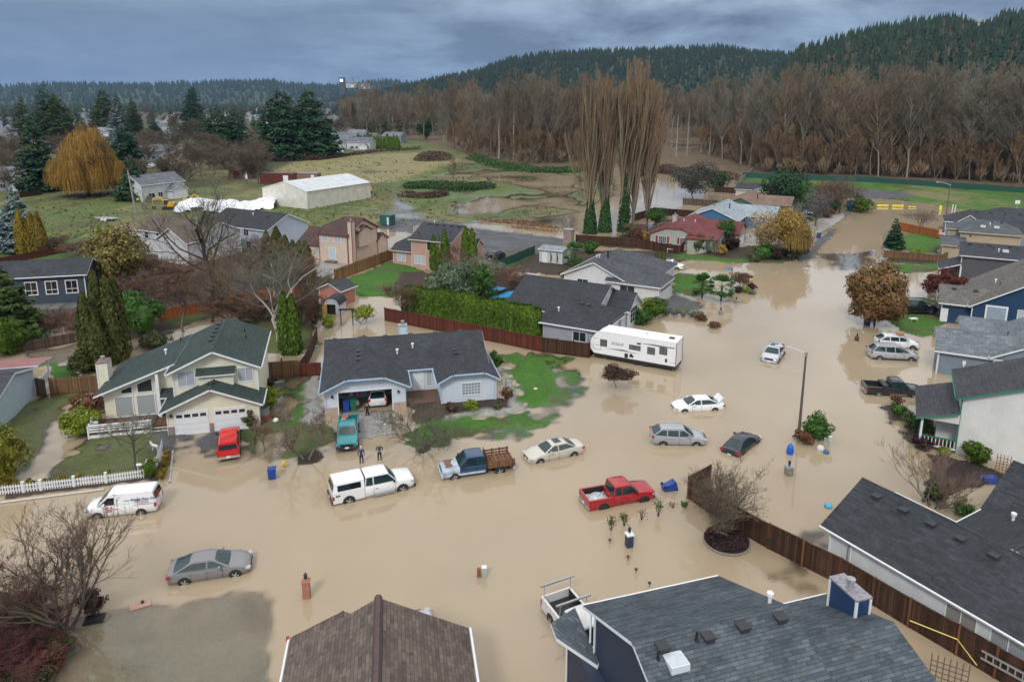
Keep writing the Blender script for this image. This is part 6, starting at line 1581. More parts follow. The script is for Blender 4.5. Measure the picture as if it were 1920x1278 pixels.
 leaf_tree('low grey olive tree at the back of the flooded yards',1300,372,11,16,leafmat((.05,.05,.04),(.09,.09,.07),(.13,.13,.1)),25,n=7000,size=.3,trunk=.3,z=.2)
 leaf_tree('dark evergreen beside the fence behind the sage house',1342,358,7,8,F_FIR,26,n=3000,size=.35,trunk=.2,z=.2)
 leaf_tree('small brown tree between the orange fence and the flooded road',1727,432,5.2,9,bark((.14,.11,.1),(.2,.16,.14)),27,n=1800,size=.14,trunk=.6,z=.1)
 leaf_tree('brown bare tree crown on the corner by the portable toilet',1573,400,10,11,leafmat((.10,.06,.045),(.15,.10,.07),(.19,.14,.1)),28,n=8000,size=.16,trunk=.3,z=.1)
 leaf_tree('grey twiggy tree in front of the parked cars',1530,425,9,8,leafmat((.10,.09,.085),(.15,.135,.13),(.19,.18,.17)),29,n=7000,size=.14,trunk=.35,z=.1)
 leaf_tree('reddish brown hedge tree behind the cream house',1545,385,7,13,leafmat((.09,.035,.025),(.13,.055,.04),(.17,.08,.06)),30,n=5000,size=.2,trunk=.15,z=.1)
 S=[('large clipped golden green bush before the cream house deck',152,812,3.4,2.2,F_LIME),('rusty brown shrub behind the golden bush',168,772,3.0,1.9,F_RUST),('yellow weeping conifer at the left edge of the lawn',8,900,3.6,4.6,leafmat((.10,.11,.012),(.19,.19,.02),(.3,.28,.04))),('lime green shrub beside the air conditioning unit',508,762,1.9,2.0,F_LIME),('small shrub against the right garage door of the cream house',470,800,1.4,1.7,F_OLV),('low brown shrub behind the grey bin',510,722,1.1,.9,F_BROWN),('round lime shrub under the white gridded window',884,770,1.3,1.1,F_LIME),('small olive shrub at the corner of the bungalow',932,768,.9,.7,F_OLV),('dry brown shrub left of the gridded window',845,772,1.3,1.0,F_BROWN),('clipped rust coloured shrub on the concrete path',951,748,1.2,1.2,F_RUST),('green shrub against the right end of the bungalow',932,690,1.7,2.0,F_GRN),('bushy lime shrub in front of the white arched shed',617,612,1.9,1.6,F_LIME),('small juniper at the foot of the twin cypress',515,695,1.2,.7,F_GRN),('low shrub by the brown gate',548,694,1.3,.7,F_LIME),('big round shrub at the corner of the charcoal roofed house',1228,595,3.2,2.6,F_ARB),('dark green shrub below the arched window',1203,607,3.0,2.2,F_GRN),('lime shrub next to the arched window',1212,588,2.4,2.2,F_LIME),('trimmed conifer sprout left of the white SUV',1257,508,1.,.9,F_GRN),('rounded lime shrub in the flooded bed near the red maple',1397,548,1.7,1.,F_LIME),('dark shrub behind the lime shrub',1410,543,1.4,1.0,F_PURP),('grey green mound standing in the water',1409,551,1.2,.6,F_GREY),('brown low bush at the end of the lavender hedge',1315,600,1.8,.7,F_RUST),('dark red mat of shrub standing in the water',1341,614,1.8,.6,F_RUST),('dark red shrub mound below the sign',1383,548,1.5,.9,F_PURP),('large green rhododendron beside the street lamp',1535,822,2.6,2.2,F_GRN),('brown leaved shrub at the foot of the street lamp',1508,830,1.8,1.2,F_RUST),('rust topped shrub above the dark green bushes',1682,762,1.2,1.1,F_RUST),('glossy green bush nearest the black pickup',1686,778,1.5,1.2,F_GRN),('olive bush in the middle of the driveway bed',1704,796,1.4,1.2,F_OLV),('rhododendron nearest the white porch',1727,812,1.8,1.6,F_GRN),('low maroon shrub below the porch bushes',1732,836,2.0,1.,F_PURP),('small bright shrub in front of the porch railing',1770,855,1.2,.8,F_LIME),('large clipped hedge bush against the white wall',1828,868,2.2,1.9,F_ARB),('dark conifer shrub behind the bare tree',1756,938,1.9,1.4,F_OLV),('green azalea at the corner of the long roof',1803,966,1.6,1.2,F_GRN),('tiny green shrub alone in the water by the fence end',1283,950,.5,.4,F_GRN),('green shrub below the slate blue deck',76,645,2.,1.8,F_GRN),('broad bamboo like shrub in the left gardens',270,628,6.,5.,F_GRN),('low green shrub by the roof of the cream house',290,650,3.6,2.0,F_OLV),('dark green shrub right of the cypress group',247,610,4.5,5.0,F_GRN),('large dark conifer shrub at the left edge below the fir',10,665,5.2,4.2,F_ARB),('juniper sprays at the foot of the cypress group',155,700,3.0,2.6,F_ARBD),('golden shrub left of the chimney',195,470,3,3,F_GOLD),('big round evergreen left of the ivy poplars',1190,446,3.6,2.8,F_GRN),('golden shrub beside the red house fence',1207,452,2.6,2.2,F_GOLD),('dark hedge behind the ivy covered trunks',1238,408,4,2.4,F_IVY),('dark shrub in the flooded garden',1253,432,3.4,2.2,F_OLV),('round golden shrub at the corner of the red house',1353,478,2.2,1.9,F_GOLD),('dark plum shrub beside the round golden one',1370,470,3.2,3.2,F_PURP),('green shrub between the plum shrub and the house',1358,468,2.8,2.4,F_OLV),('grey pruned shrub against the grey wall',1333,476,2.6,3.2,F_GREY),('twiggy shrub under the red eave',1312,472,2.8,3.4,F_OLV),('olive mound on the corner bed',1412,490,2.6,1.7,F_OLV),('round dark evergreen on the corner bed',1433,485,4.4,3.0,F_GRN),('dark hedge under the yellow willow',1455,486,3,2.4,F_PURP),('olive spreading shrub at the corner kerb',1484,483,4.2,2.0,F_OLV),('green bush below the blue spruce',1500,470,3.4,1.8,F_GRN),('egg shaped dark evergreen before the cream house',1510,396,6,7.2,F_GRN),('dark shrub on the grass strip by the kerb',1562,400,4,4.4,F_IVY),('low rusty shrub by the kerb',1548,408,4,3,F_RUST),('wide round green bush in the flooded turning circle',1614,396,8.5,3.6,F_ARB),('small yew behind the portable toilet',1608,388,2.4,4.0,F_FIR),('green bush before the brown fence of the beige house',1717,485,2.6,1.9,F_LIME),('dark low shrub by the brown fence',1674,482,2.8,1.3,F_OLV),('clipped green block hedge behind the green garden wall',940,515,3.4,2.0,F_GREY),('blackberry mound in front of the shed hedge',1062,520,2.6,1.6,F_OLV),('hosta like shrub near the garden shed',1105,475,3.4,2.4,F_GRN),('brown heap of brush by the pool fence',875,575,3,2,F_BROWN),('tall green shrub left of the small pink shed',590,610,2.0,3.2,F_OLV)]
 for i,(l,px,py,w,h,m)in enumerate(S):bush(l,G(px,py,.05),w,h,m,200+i,group=None,size=.11+.018*w if w>1 else .07)
 balls=[(8,922),(29,918),(58,915),(90,911),(118,908),(146,904),(174,901),(201,899),(303,900),(308,890),(311,877),(313,866),(314,856)]
 who=['nearest the photo edge','second from the photo edge','third along the fence','fourth along the fence','in the middle of the fence','sixth along the fence','small, seventh along the fence','touching the white van','at the corner nearest the van','second from the corner along the drive','middle of the drive bed','fourth up the drive bed','farthest up the drive']
 pb=bush('small clipped ball shrub '+who[0],G(*balls[0]),.75,.7,F_ARBG,300,n=500,name='ball_shrub',cat='ball shrub',group='clipped balls along the picket fence',size=.07,clumps=14)
 for i in range(1,len(balls)):clone(pb,'small clipped ball shrub '+who[i],G(*balls[i]),i,(.8 if i==6 else rnd.uniform(.9,1.1)))
 bush('lumpy green topiary at the end of the picket fence',G(283,893),1.5,1.3,F_ARB,301,n=2200,size=.07);bush('golden brown mound by the left end of the picket fence',G(14,908),1.6,1.1,F_ARBG,302,n=1500,size=.07)
 Cc=[('tall column cypress, left of the group behind the cream house',172,690,8.6,2.1,F_ARBD,1),('double peaked cypress in the middle of the group behind the cream house',205,678,10.4,3.6,F_ARBD,2),('slim cypress on the right of the group behind the cream house',228,670,9.6,2.2,F_ARBD,1),('short cypress at the front of the group behind the cream house',187,690,6.4,2.,F_ARBD,1),('tall twin peaked cypress beside the brown gate',545,662,7.6,2.7,F_ARB,2),('gold tipped cypress beside the blue spruce',45,478,8.5,2.4,F_ARBG,1),('green gold pair of cypresses by the left field',72,478,8.2,3.8,F_ARBG,2),('pair of slim cypresses left of the salmon house corner',819,505,6.2,2.4,F_ARB,2),('single slim cypress before the salmon house',835,512,7.6,1.7,F_ARB,1),('tall twin cypress at the gable of the salmon house',880,518,8.4,3.0,F_ARB,2),('tiny bright cypress left of the outbuilding',187,450,3.2,1.1,F_LIME,1),('tiny bright cypress nearest the outbuilding',203,447,3.4,1.1,F_LIME,1),('narrow cypress at the corner of the grey roofed house',1230,506,3.,1.1,F_ARB,1),('second narrow cypress by the white SUV',1242,509,3.6,1.1,F_ARB,1),('clipped conifer before the white farm house',303,372,6.0,4.4,F_ARBD,1)]
 for i,(l,px,py,h,w,m,pk)in enumerate(Cc):column(l,G(px,py,.1),h,w,m,20+i,peaks=pk,n=2200,group='columnar cypresses')
 cl=column('dark green cypress leftmost in the clump before the tan house',G(503,500,.2),6.4,2.4,F_ARBD,60,group='cypress clump before the tan house')
 for i,(px,py,s,l)in enumerate(((522,498,1.1,'second in'),(538,505,.95,'third in'),(552,512,.9,'fourth in'),(565,520,.98,'fifth in'),(577,528,1.05,'nearest in'))):clone(cl,'dark green cypress %s the clump before the tan house'%l,G(px,py,.2),i*1.7,s)
 a=G(768,592);b=G(1001,636);n=21
 pr=[column('clipped cypress number one',a,3.75,1.95,F_ARB,70+i,name='hedge_cypress',cat='hedge cypress',group='cypress hedge above the red fence',n=2600,z0=.3,blunt=2.6)for i in range(3)]
 od=['first','second','third','fourth','fifth','sixth','seventh','eighth','ninth','tenth','eleventh','twelfth','thirteenth','fourteenth','fifteenth','sixteenth','seventeenth','eighteenth','nineteenth','twentieth','last']
 for i in range(n):
  q=i/(n-1);p=(a[0]+(b[0]-a[0])*q,a[1]+(b[1]-a[1])*q+.5*math.sin(q*3.14))
  l='%s bright cypress of the clipped hedge counted from the back yard'%od[i]
  if i<3:pr[i].location=(p[0],p[1],0);pr[i]['label']=l
  else:clone(pr[i%3],l,p,rnd.uniform(0,6),(1,1,rnd.uniform(.93,1.06)))
 far=column('x',(0,0),9,4.2,F_ARB,90,name='hedge_cypress',cat='hedge cypress',group='tall cypress hedge beyond the pasture',n=500)
 for i in range(13):
  px=672+i*6.1;l='%s of the tall cypresses beyond the pasture counted from the fir pair'%od[i]
  p=G(px,277+i*.3,.3)
  if i==0:far.location=(p[0],p[1],0);far['label']=l
  else:clone(far,l,p,i,rnd.uniform(.85,1.08))
 K=[('big dark fir, left of the pair behind the pasture',532,298,33,31,F_FIR),('big dark fir, right of the pair behind the pasture',584,295,33.5,29,F_FIR),('dark conifer left of the bare park trees',408,290,27,19,F_FIR),('second dark conifer near the grey roofs',446,288,25,18,F_FIR),('pale blue spruce beside the left field',38,470,12.5,8.5,F_BLUE),('dark open fir left of the orange willow',75,358,24,14,F_FIR),('pine standing before the white farm house',252,375,13,10,F_FIR),('dark spruce directly right of the orange willow',243,330,22,13,F_FIR),('blue grey spruce above the orange willow',228,300,28,13,F_BLUE),('dark bushy fir at the left edge before the slate blue house',20,632,9.2,7.6,F_CED),('slender hemlock beside the lawn of the beige house',1676,464,6.3,3.6,F_FIR),('narrow blue spruce on the street corner',1497,470,9.6,4.6,F_BLUE),('lone dark fir in the brown wood behind the pasture',1068,290,27,11,F_FIR),('tall rounded fir on the far left skyline',92,268,40,20,F_FIR),('broad cedar right of the far left fir',112,268,33,24,F_CED),('bright green conical tree in the far left suburb',98,262,26,14,F_CED),('bright conical cedar below the far left fir',50,265,32,15,F_CED),('cedar above the orange willow',200,250,38,24,F_CED),('conical cedar right of the long school roof',253,253,30,15,F_CED),('leaning cedar above the school roof',225,255,34,17,F_CED),('evergreen behind the bare park tree',367,250,40,24,F_FIR),('dark evergreen by the far parked cars',290,262,14,16,F_FIR)]
 for i,(l,px,py,h,w,m)in enumerate(K):conifer(l,G(px,py,.3),h,w,m,100+i,n=14000 if w>22 else 7000 if w>12 else 4200,group='single conifers',size=None if w>5 else .3,droop=.25 if m is F_FIR else .1,power=.5 if w>18 else .65 if w>12 else .85)
 rng=np.random.default_rng(5);t=thing('weeping_willow','huge orange weeping willow at the edge of the left field','willow tree',G(168,366,.3),0)
 out=fit(grow(rng,20,9,.75,levels=3,kids=(8,7,6),spread=.75,up=.2,stems=2,start=.3),19.5,20)
 v,f=tubes([(p,np.maximum(r,.07))for p,r in out],4);npmesh('trunk',v,f,bark((.10,.06,.03),(.2,.12,.05)),t)
 Vs=[];Fs=[];o=0
 for cx,cy,r,zt,nn in[(0,0,9,20,2600)]+[(rng.uniform(4,10)*math.cos(i*.7),rng.uniform(4,10)*math.sin(i*.7),rng.uniform(2,4),rng.uniform(7,17),420)for i in range(30)]+[(rng.uniform(1,5)*math.cos(i*1.3),rng.uniform(1,5)*math.sin(i*1.3),rng.uniform(2.5,4.5),rng.uniform(18,22),500)for i in range(7)]:
  v,f=hanging(rng,nn,r,20,zt,rng.uniform(1.4,4.5),.09);v=v+np.array([cx,cy,0]);Vs.append(v);Fs.append(f+o);o+=len(v)
 npmesh('crown',np.concatenate(Vs),np.concatenate(Fs),leafmat((.25,.13,.022),(.37,.205,.036),(.46,.29,.06)),t)
 for lab,px,py,r,zt in(('drooping yellow birch at the street corner',1487,485,3.0,7.8),):
  t=thing('weeping_birch',lab,'tree',G(px,py,.1),0);v,f=hanging(rng,1100,r,8,zt,2.2,.05);npmesh('crown',v,f,F_GOLD,t);m=MB();m.tube([(0,0,-.2),(.1,0,4),(0,0,7)],[.2,.14,.04],6);m.build('trunk',BARK,t)
 pops=[('golden bare poplar with ivy at its foot, left of the tall pair',1106,436,34,7.2,1),('tall golden bare poplar in the left group',1134,433,35,7,1),('tallest slender poplar in the right group',1186,428,38,6.5,0),('bare poplar with an ivy wrapped trunk beside the garden',1170,432,34,7,1),('wide poplar at the right end of the row',1212,426,33,7.4,0)]
 for i,(l,px,py,h,w,ivy)in enumerate(pops):
  t,out=bare_tree('poplar_tree',l,'poplar tree',G(px,py,.2),h,w,400+i,'golden poplars by the gardens',bark((.16,.125,.085),(.27,.23,.17)),bark((.20,.135,.08),(.29,.20,.125),.25),levels=3,kids=(32,9,7),stems=3,spread=.42,up=.5,trunk=.8,r0=.4,lens=(.42,.42,.4),start=.05,twigr=.017,rmin=.03,wob=.15,tl=.08,taper=1.5)
  if ivy:
   r2=np.random.default_rng(i);n=2600;z=r2.uniform(0,1,n)**1.2;a=r2.uniform(0,6.28,n);rr=(1.6-1.*z)*r2.uniform(.5,1.1,n)
   c=np.stack([rr*np.cos(a),rr*np.sin(a),z*(13 if i==3 else 8)],1);nr=np.stack([np.cos(a),np.sin(a),np.full(n,.3)],1)+r2.normal(0,.3,(n,3));nr/=np.linalg.norm(nr,axis=1)[:,None]
   v,f=quads(c,nr,.42*r2.uniform(.6,1.4,n),1.2,r2);npmesh('ivy',v,f,F_IVY,t)
 return
def make_forest():
 rnd=random.Random(5);nr=np.random.default_rng(3)
 BR=[bark((.13,.105,.085),(.21,.175,.145)),bark((.19,.165,.14),(.28,.25,.21)),bark((.30,.26,.22),(.42,.38,.34))]
 TWf=[bark((.15,.12,.085),(.22,.178,.13),.2),bark((.185,.132,.082),(.26,.188,.12),.2),bark((.175,.155,.12),(.245,.215,.17),.2)]
 G1='tall bare trees of the riverside wood';G2='reddish young alders at the edge of the wood';G3='far bare trees across the plain'
 protos=[]
 for i in range(7):
  t=bare_tree('bare_tree','tall leafless tree standing in the brown riverside wood','tree',(0,0,0),38,9+i%3*1.6,500+i,G1,BR[(i+1)%2],TWf[i%3],levels=3,kids=(24,9,7),spread=.62,up=.4,trunk=.85,r0=.36,lens=(.24,.5,.45),start=.28,twigr=.035,rmin=.05,wob=.09)[0]
  protos.append(t)
 alders=[]
 for i in range(4):
  t=bare_tree('young_alder','slender reddish alder in the thicket at the wood edge','tree',(0,0,0),17,8,520+i,G2,BR[1],bark((.20,.125,.07),(.27,.175,.10),.2),levels=3,kids=(12,8,7),stems=2,spread=.65,up=.32,trunk=.75,r0=.12,lens=(.42,.5,.45),start=.15,twigr=.032,rmin=.035,wob=.1)[0]
  alders.append(t)
 def base_y(px):
  xs=[560,780,880,1000,1080,1250,1440,1700,1960,2200];ys=[268,262,285,306,300,262,322,330,344,356]
  return float(np.interp(px,xs,ys))
 used=set();cnt=0;quota={};LIM={'far':92,'wood':180,'x':9999};spill={'far':[],'wood':[]};bpro=[]
 def put(pr,x,y,s,first):
  nonlocal cnt
  fam='far' if pr in bpro else 'wood' if pr in protos else 'x';quota[fam]=quota.get(fam,0)+1
  if quota[fam]>LIM[fam]:spill[fam].append((pr,x,y,s[0],s[2]));return
  if pr.name not in used:used.add(pr.name);pr.location=(x,y,.2);pr.scale=s;pr.rotation_euler[2]=rnd.uniform(0,6)
  else:clone(pr,None,(x,y,.2),rnd.uniform(0,6),s)
  cnt+=1
 rows=[(3,58),(-6,60),(-13,60),(-20,60),(-27,56)]
 for dy,n in rows:
  for i in range(n):
   px=690+(i+rnd.uniform(-.4,.4))*(2080-690)/n
   if px<860 and dy>-6 and rnd.random()<.5:continue
   py=base_y(px)+dy+rnd.uniform(-3,2)
   if 1225<px<1330 and py>262:py=262-rnd.uniform(0,12)
   x,y=G(px,max(py,232));s=rnd.uniform(.84,1.18);put(protos[rnd.randrange(7)],x,y,(s*rnd.uniform(.9,1.2),s*rnd.uniform(.9,1.2),s*.98),0)
 for dy,n in((8,60),(4,56),(-1,50)):
  for i in range(n):
   px=850+(i+rnd.uniform(-.45,.45))*(2050-850)/n
   if 1230<px<1310:continue
   x,y=G(px,base_y(px)+dy+rnd.uniform(-2,1)-4);s=rnd.uniform(.7,1.15);put(alders[rnd.randrange(4)],x,y,(s,s,s*rnd.uniform(.85,1.1)),0)
 for i,(px,py,h)in enumerate(((1548,318,16),(1268,295,22),(1288,292,24),(1330,290,17),(1040,300,24),(1496,316,24),(910,285,21),(1655,322,14),(963,300,26),(1855,330,14),(1236,300,26),(935,300,20))):
  t=thing('dead_tree','pale dead trunk %s'%['short and thick before the dark wood','just right of the poplars','tall beside the silty gap','leaning right of the silty gap','left of the lone dark fir','forked before the wood middle','at the back of the pasture','thin in front of the yellow leaved twigs','tall at the pasture edge','with white limbs at the far right','behind the last poplar','slim left of the pasture tree'][i],'dead tree',G(px,py,.2),0,'pale dead trunks in the wood')
  m=MB();p=[(0,0,-.3)];
  for k in range(1,6):p.append((p[-1][0]+rnd.uniform(-.25,.25)+.1*(i%3-1),p[-1][1],h*k/5))
  m.tube(p,[.42,.36,.3,.24,.16,.06]if i else[.8,.75,.7,.6,.5,.4],6)
  for k in range(2,5):m.tube([p[k],(p[k][0]+rnd.uniform(-2,2),p[k][1],p[k][2]+rnd.uniform(1,3))],[.1,.03],4)
  m.build('trunk',BR[2],t)
 def forest(name,label,pts,kinds,mats,scale):
  0
  V=[];Fs=[];o=0
  for k in kinds:
   pass
  return None
 def lowconifer(p,h,w,tiers=5,n=6):
  V=[];Fs=[];o=0;N=len(p)
  for t in range(tiers):
   z0=h*(t/(tiers+.6))*.95+h*.05;z1=np.minimum(h,z0+h*(1.9/tiers));r=w/2*(1-t/(tiers+.25))
   a=nr.uniform(0,6.28,N)[:,None]+np.arange(n)[None]*2*PI/n
   rr=r[:,None]*nr.uniform(.72,1.2,(N,n));zz=z0[:,None]-nr.uniform(0,.06,(N,n))*h[:,None]
   ring=np.stack([p[:,0:1]+rr*np.cos(a),p[:,1:2]+rr*np.sin(a),p[:,2:3]+zz],-1)
   apex=np.stack([p[:,0],p[:,1],p[:,2]+z1],-1)[:,None]
   v=np.concatenate([ring,apex],1).reshape(-1,3);b=(np.arange(N)*(n+1))[:,None];j=np.arange(n)[None]
   f=np.stack([b+j,b+(j+1)%n,b+n+0*j],-1).reshape(-1,3);V.append(v);Fs.append(f+o);o+=len(v)
  return np.concatenate(V),np.concatenate(Fs)
 def lowbare(p,h,w,m=34):
  0
  N=len(p);a=nr.uniform(0,6.28,(N,m));q=nr.uniform(.15,1,(N,m));r=w[:,None]/2*np.sqrt(q)*nr.uniform(.5,1,(N,m))
  z0=h[:,None]*nr.uniform(.12,.5,(N,m));z1=h[:,None]*(1-.35*(r/(w[:,None]/2))**2)*nr.uniform(.75,1.02,(N,m))
  bx=p[:,0:1]+r*.35*np.cos(a);by=p[:,1:2]+r*.35*np.sin(a);tx=p[:,0:1]+r*np.cos(a);ty=p[:,1:2]+r*np.sin(a)
  wd=.045*w[:,None]*nr.uniform(.4,1.2,(N,m));pa=nr.uniform(0,3.14,(N,m));dx,dy=np.cos(pa)*wd,np.sin(pa)*wd
  mx,my,mz=bx*.4+tx*.6,by*.4+ty*.6,z0*.45+z1*.55
  v=np.stack([np.stack([bx,by,p[:,2:3]+z0],-1),np.stack([mx-dx,my-dy,p[:,2:3]+mz],-1),np.stack([tx,ty,p[:,2:3]+z1],-1),np.stack([mx+dx,my+dy,p[:,2:3]+mz],-1)],2).reshape(-1,3)
  return v,np.arange(len(v)).reshape(-1,4)
 def ridge(name,sky,dist,depth,label,ntree,th,mats,seed,bare=0.,foot=None,tiers=5,drop=.55,gz=1.):
  0
  xs=[p[0]for p in sky];ys=[p[1]for p in sky]
  nx=150;pxs=np.linspace(min(xs),max(xs),nx);crest=np.interp(pxs,xs,ys)
  X=(pxs-960)/(F*1.0)*dist;Z=H+(188-crest)/F*dist*1.0-th*.85
  cols=[];nd=14
  for j in range(nd):
   q=j/(nd-1);yy=dist-depth+depth*1.6*q;k=math.sin(min(q/.62,1)*PI/2)if q<.62 else 1-(q-.62)*.8
   sc=yy/dist
   z=Z*k+3*(vnoise(X,np.full(nx,yy),120,seed)-.5)*k*gz
   cols.append(np.stack([X*sc,np.full(nx,yy),np.maximum(z,-.3 if j==0 else .2)],-1))
  g=np.stack(cols,0);v=g.reshape(-1,3);i=np.arange((nd-1)*(nx-1));a=(i//(nx-1))*nx+i%(nx-1)
  o=npmesh(name,v,np.stack([a,a+1,a+nx+1,a+nx],1),plain((.03,.042,.025),.9,var=.3,scale=.01),smooth=True);tag(o,kind='structure')
  uu=nr.uniform(0,nx-1.001,ntree);vv=nr.uniform(0,1,ntree)**.8*(nd*.68);i0=uu.astype(int);j0=vv.astype(int);fu=(uu-i0)[:,None];fv=(vv-j0)[:,None]
  p=(g[j0,i0]*(1-fu)+g[j0,i0+1]*fu)*(1-fv)+(g[j0+1,i0]*(1-fu)+g[j0+1,i0+1]*fu)*fv
  isb=nr.uniform(0,1,ntree)<bare*np.clip(1.6-vv/(nd*.4),.15,1.6)
  c=p[~isb];hh=th*nr.uniform(.6,1.15,len(c));v,f=lowconifer(c,hh,hh*nr.uniform(.34,.52,len(c)),tiers)
  o=npmesh('hill_conifers',v,f,mats);tag(o,label,'conifer wood',None,'stuff')
  if isb.any():
   c=p[isb];hh=th*nr.uniform(.5,.85,len(c));v,f=lowbare(c,hh,hh*.6,26)
   o=npmesh('hill_bare_trees',v,f,TWf[0]);tag(o,'bare grey brown trees mixed into the '+label.split(' on ')[-1],'bare wood',None,'stuff')
 ridge('near_hill',[(1380,185),(1440,135),(1480,92),(1540,78),(1600,62),(1680,48),(1760,40),(1800,58),(1840,36),(1920,28),(2100,22),(2400,30)],760,300,'dense dark conifers on the near hill at the right',5600,17,leafmat((.011,.03,.02),(.02,.046,.028),(.035,.068,.036)),3,.3)
 ridge('middle_hill',[(640,182),(760,160),(820,148),(900,132),(960,112),(1020,104),(1080,100),(1200,97),(1340,92),(1400,100),(1500,104),(1700,110),(2300,130)],1500,560,'even row of conifers on the middle ridge',9500,18,leafmat((.011,.03,.024),(.018,.043,.03),(.03,.06,.038)),5,.12,tiers=4)
 ridge('far_hills',[(-900,160),(-100,166),(0,160),(120,155),(260,156),(420,152),(520,150),(580,157),(650,158),(720,150),(800,154),(1000,150),(1400,150)],3600,900,'tiny conifers on the far blue ridge',6500,30,leafmat((.01,.025,.025),(.016,.035,.032),(.025,.048,.04)),7,.0,tiers=2,gz=4)
 n=3600;px=nr.uniform(640,2150,n);bpy_=np.array([base_y(a)for a in px]);py=np.clip(bpy_-24-nr.uniform(0,1,n)**1.3*52,204,400)
 u=(px-960)/F;vv=(py-Y0)/F;tt=(H-0)/(SP+vv*CP);P3=np.stack([u*tt,(CP-vv*SP)*tt,np.zeros(n)],1)
 hh=nr.uniform(27,39,n);v,f=lowbare(P3,hh,hh*.3,60);o=npmesh('riverside_wood',v,f,TWf[0]);tag(o,'brown leafless wood beyond the front trees','bare wood',None,'stuff')
 n=520;px=nr.uniform(860,2100,n);py=np.array([base_y(a)for a in px])-nr.uniform(-6,10,n);ok=~((px>1225)&(px<1320));px,py=px[ok],py[ok]
 u=(px-960)/F;vv=(py-Y0)/F;tt=H/(SP+vv*CP);P3=np.stack([u*tt,(CP-vv*SP)*tt,np.zeros(len(px))],1)
 hh=nr.uniform(3,9,len(px));v,f=lowbare(P3,hh,hh*.9,46);o=npmesh('wood_undergrowth',v,f,TWf[1]);tag(o,'reddish brown undergrowth along the wood edge','undergrowth',None,'stuff')
 def bank(label,pxy,h,w,mats,n,size=.45,seed=1):
  rg=np.random.default_rng(seed);C=[]
  for(a,b)in pxy:C.append(G(a,b,.2))
  C=np.array(C);seg=rg.integers(0,len(C)-1,n)if len(C)>1 else np.zeros(n,int);q=rg.uniform(0,1,n)[:,None]
  base=C[seg]*(1-q)+C[np.minimum(seg+1,len(C)-1)]*q
  e=rg.normal(0,1,(n,3));e/=np.linalg.norm(e,axis=1)[:,None];e[:,2]=abs(e[:,2])
  lump=.6+.8*vnoise(base[:,0],base[:,1],4.,seed)
  c=np.stack([base[:,0]+e[:,0]*w/2*lump,base[:,1]+e[:,1]*w/2*lump,e[:,2]*h*lump+.1],1);v,f=quads(c,e+rg.normal(0,.4,(n,3)),size*rg.uniform(.6,1.4,n),1.4,rg)
  o=npmesh('bramble_bank',v,f,mats);tag(o,label,'bramble','bramble banks in the pasture')
 bank('long green bramble bank in the middle of the pasture',[(770,352),(800,350),(860,356),(915,352)],2.6,9,F_IVY,5200,seed=1);bank('brown bramble in front of the long green bank',[(762,368),(800,370),(830,364)],1.6,6,F_BROWN,1800,seed=2);bank('dark bramble mound at the back of the pasture',[(795,301),(830,300)],3.4,11,F_BROWN,2600,seed=3)
 bank('green bramble strip along the wood edge',[(885,296),(930,312),(1000,322),(1080,322)],2.6,9,F_IVY,5200,seed=4);bank('bramble hedge below the white garages',[(600,300),(640,294),(700,286),(790,280)],2.2,6,F_BROWN,3200,seed=5);bank('bramble beside the fir pair',[(480,298),(520,303),(600,300)],3,8,F_BROWN,2600,seed=6)
 bank('dark red undergrowth right of the poplars',[(1190,325),(1240,322),(1300,330),(1380,336)],3,8,leafmat((.06,.02,.02),(.10,.035,.03),(.1,.09,.04)),4200,seed=7);bank('rusty grass bank beyond the flooded lot',[(900,414),(960,416),(1030,424)],.7,3,leafmat((.16,.09,.04),(.24,.14,.06)),900,.3,8);bank('brown reeds standing in the flooded lot',[(965,424),(1050,432)],.7,4,leafmat((.16,.09,.04),(.24,.14,.06)),700,.3,9)
 bank('dark bramble left of the rusty container',[(470,318),(500,330)],2.0,9,F_OLV,1600,seed=10)
 t=leaf=bare_tree('small_bare_tree','lone small bare tree in the middle of the pasture','tree',G(853,343,.3),8.5,7.5,700,None,BR[0],TWf[0],levels=3,kids=(9,8,7),spread=.7,up=.35,trunk=.6,r0=.16,twigr=.03)[0]
 L3=[]
 cpro=[conifer('dark green conifer among the far left houses',(0,0,0),24,11,F_FIR if i else F_CED,600+i,n=900,size=1.0,whorls=18,group='conifers of the far suburb')for i in range(3)]
 bpro[:]=[bare_tree('bare_tree','leafless brown tree among the far houses','tree',(0,0,0),18,15,620+i,G3,BR[0],bark((.115,.09,.065),(.17,.14,.10),.2),levels=3,kids=(10,9,9),spread=.75,up=.3,trunk=.5,r0=.3,lens=(.6,.5,.5),start=.25,twigr=.06,rmin=.08)[0]for i in range(3)]
 for px,py,s in((350,288,1.25),(325,300,.8),(395,320,.7),(430,330,.6),(365,330,.75),(470,318,.6),(300,285,.7),(640,262,1.0),(670,258,.9),(615,262,.9),(700,262,1.2),(755,262,1.3),(320,345,.55),(345,352,.5),(10,372,.6),(30,330,.8),(0,330,.8),(150,268,.8),(130,250,.9)):
  x,y=G(px,py,.3);put(bpro[rnd.randrange(3)],x,y,(s,s,s),0)
 for i in range(150):
  px,py=(rnd.uniform(250,500),rnd.uniform(272,345))if i%3==0 else(rnd.uniform(-60,330),rnd.uniform(225,300))if i%3==1 else(rnd.uniform(-60,75),rnd.uniform(296,350))
  x,y=G(px,py,.3);s=rnd.uniform(.38,.75);put((bpro if i%3!=1 or rnd.random()<.5 else cpro)[rnd.randrange(3)],x,y,(s,s,s),0)
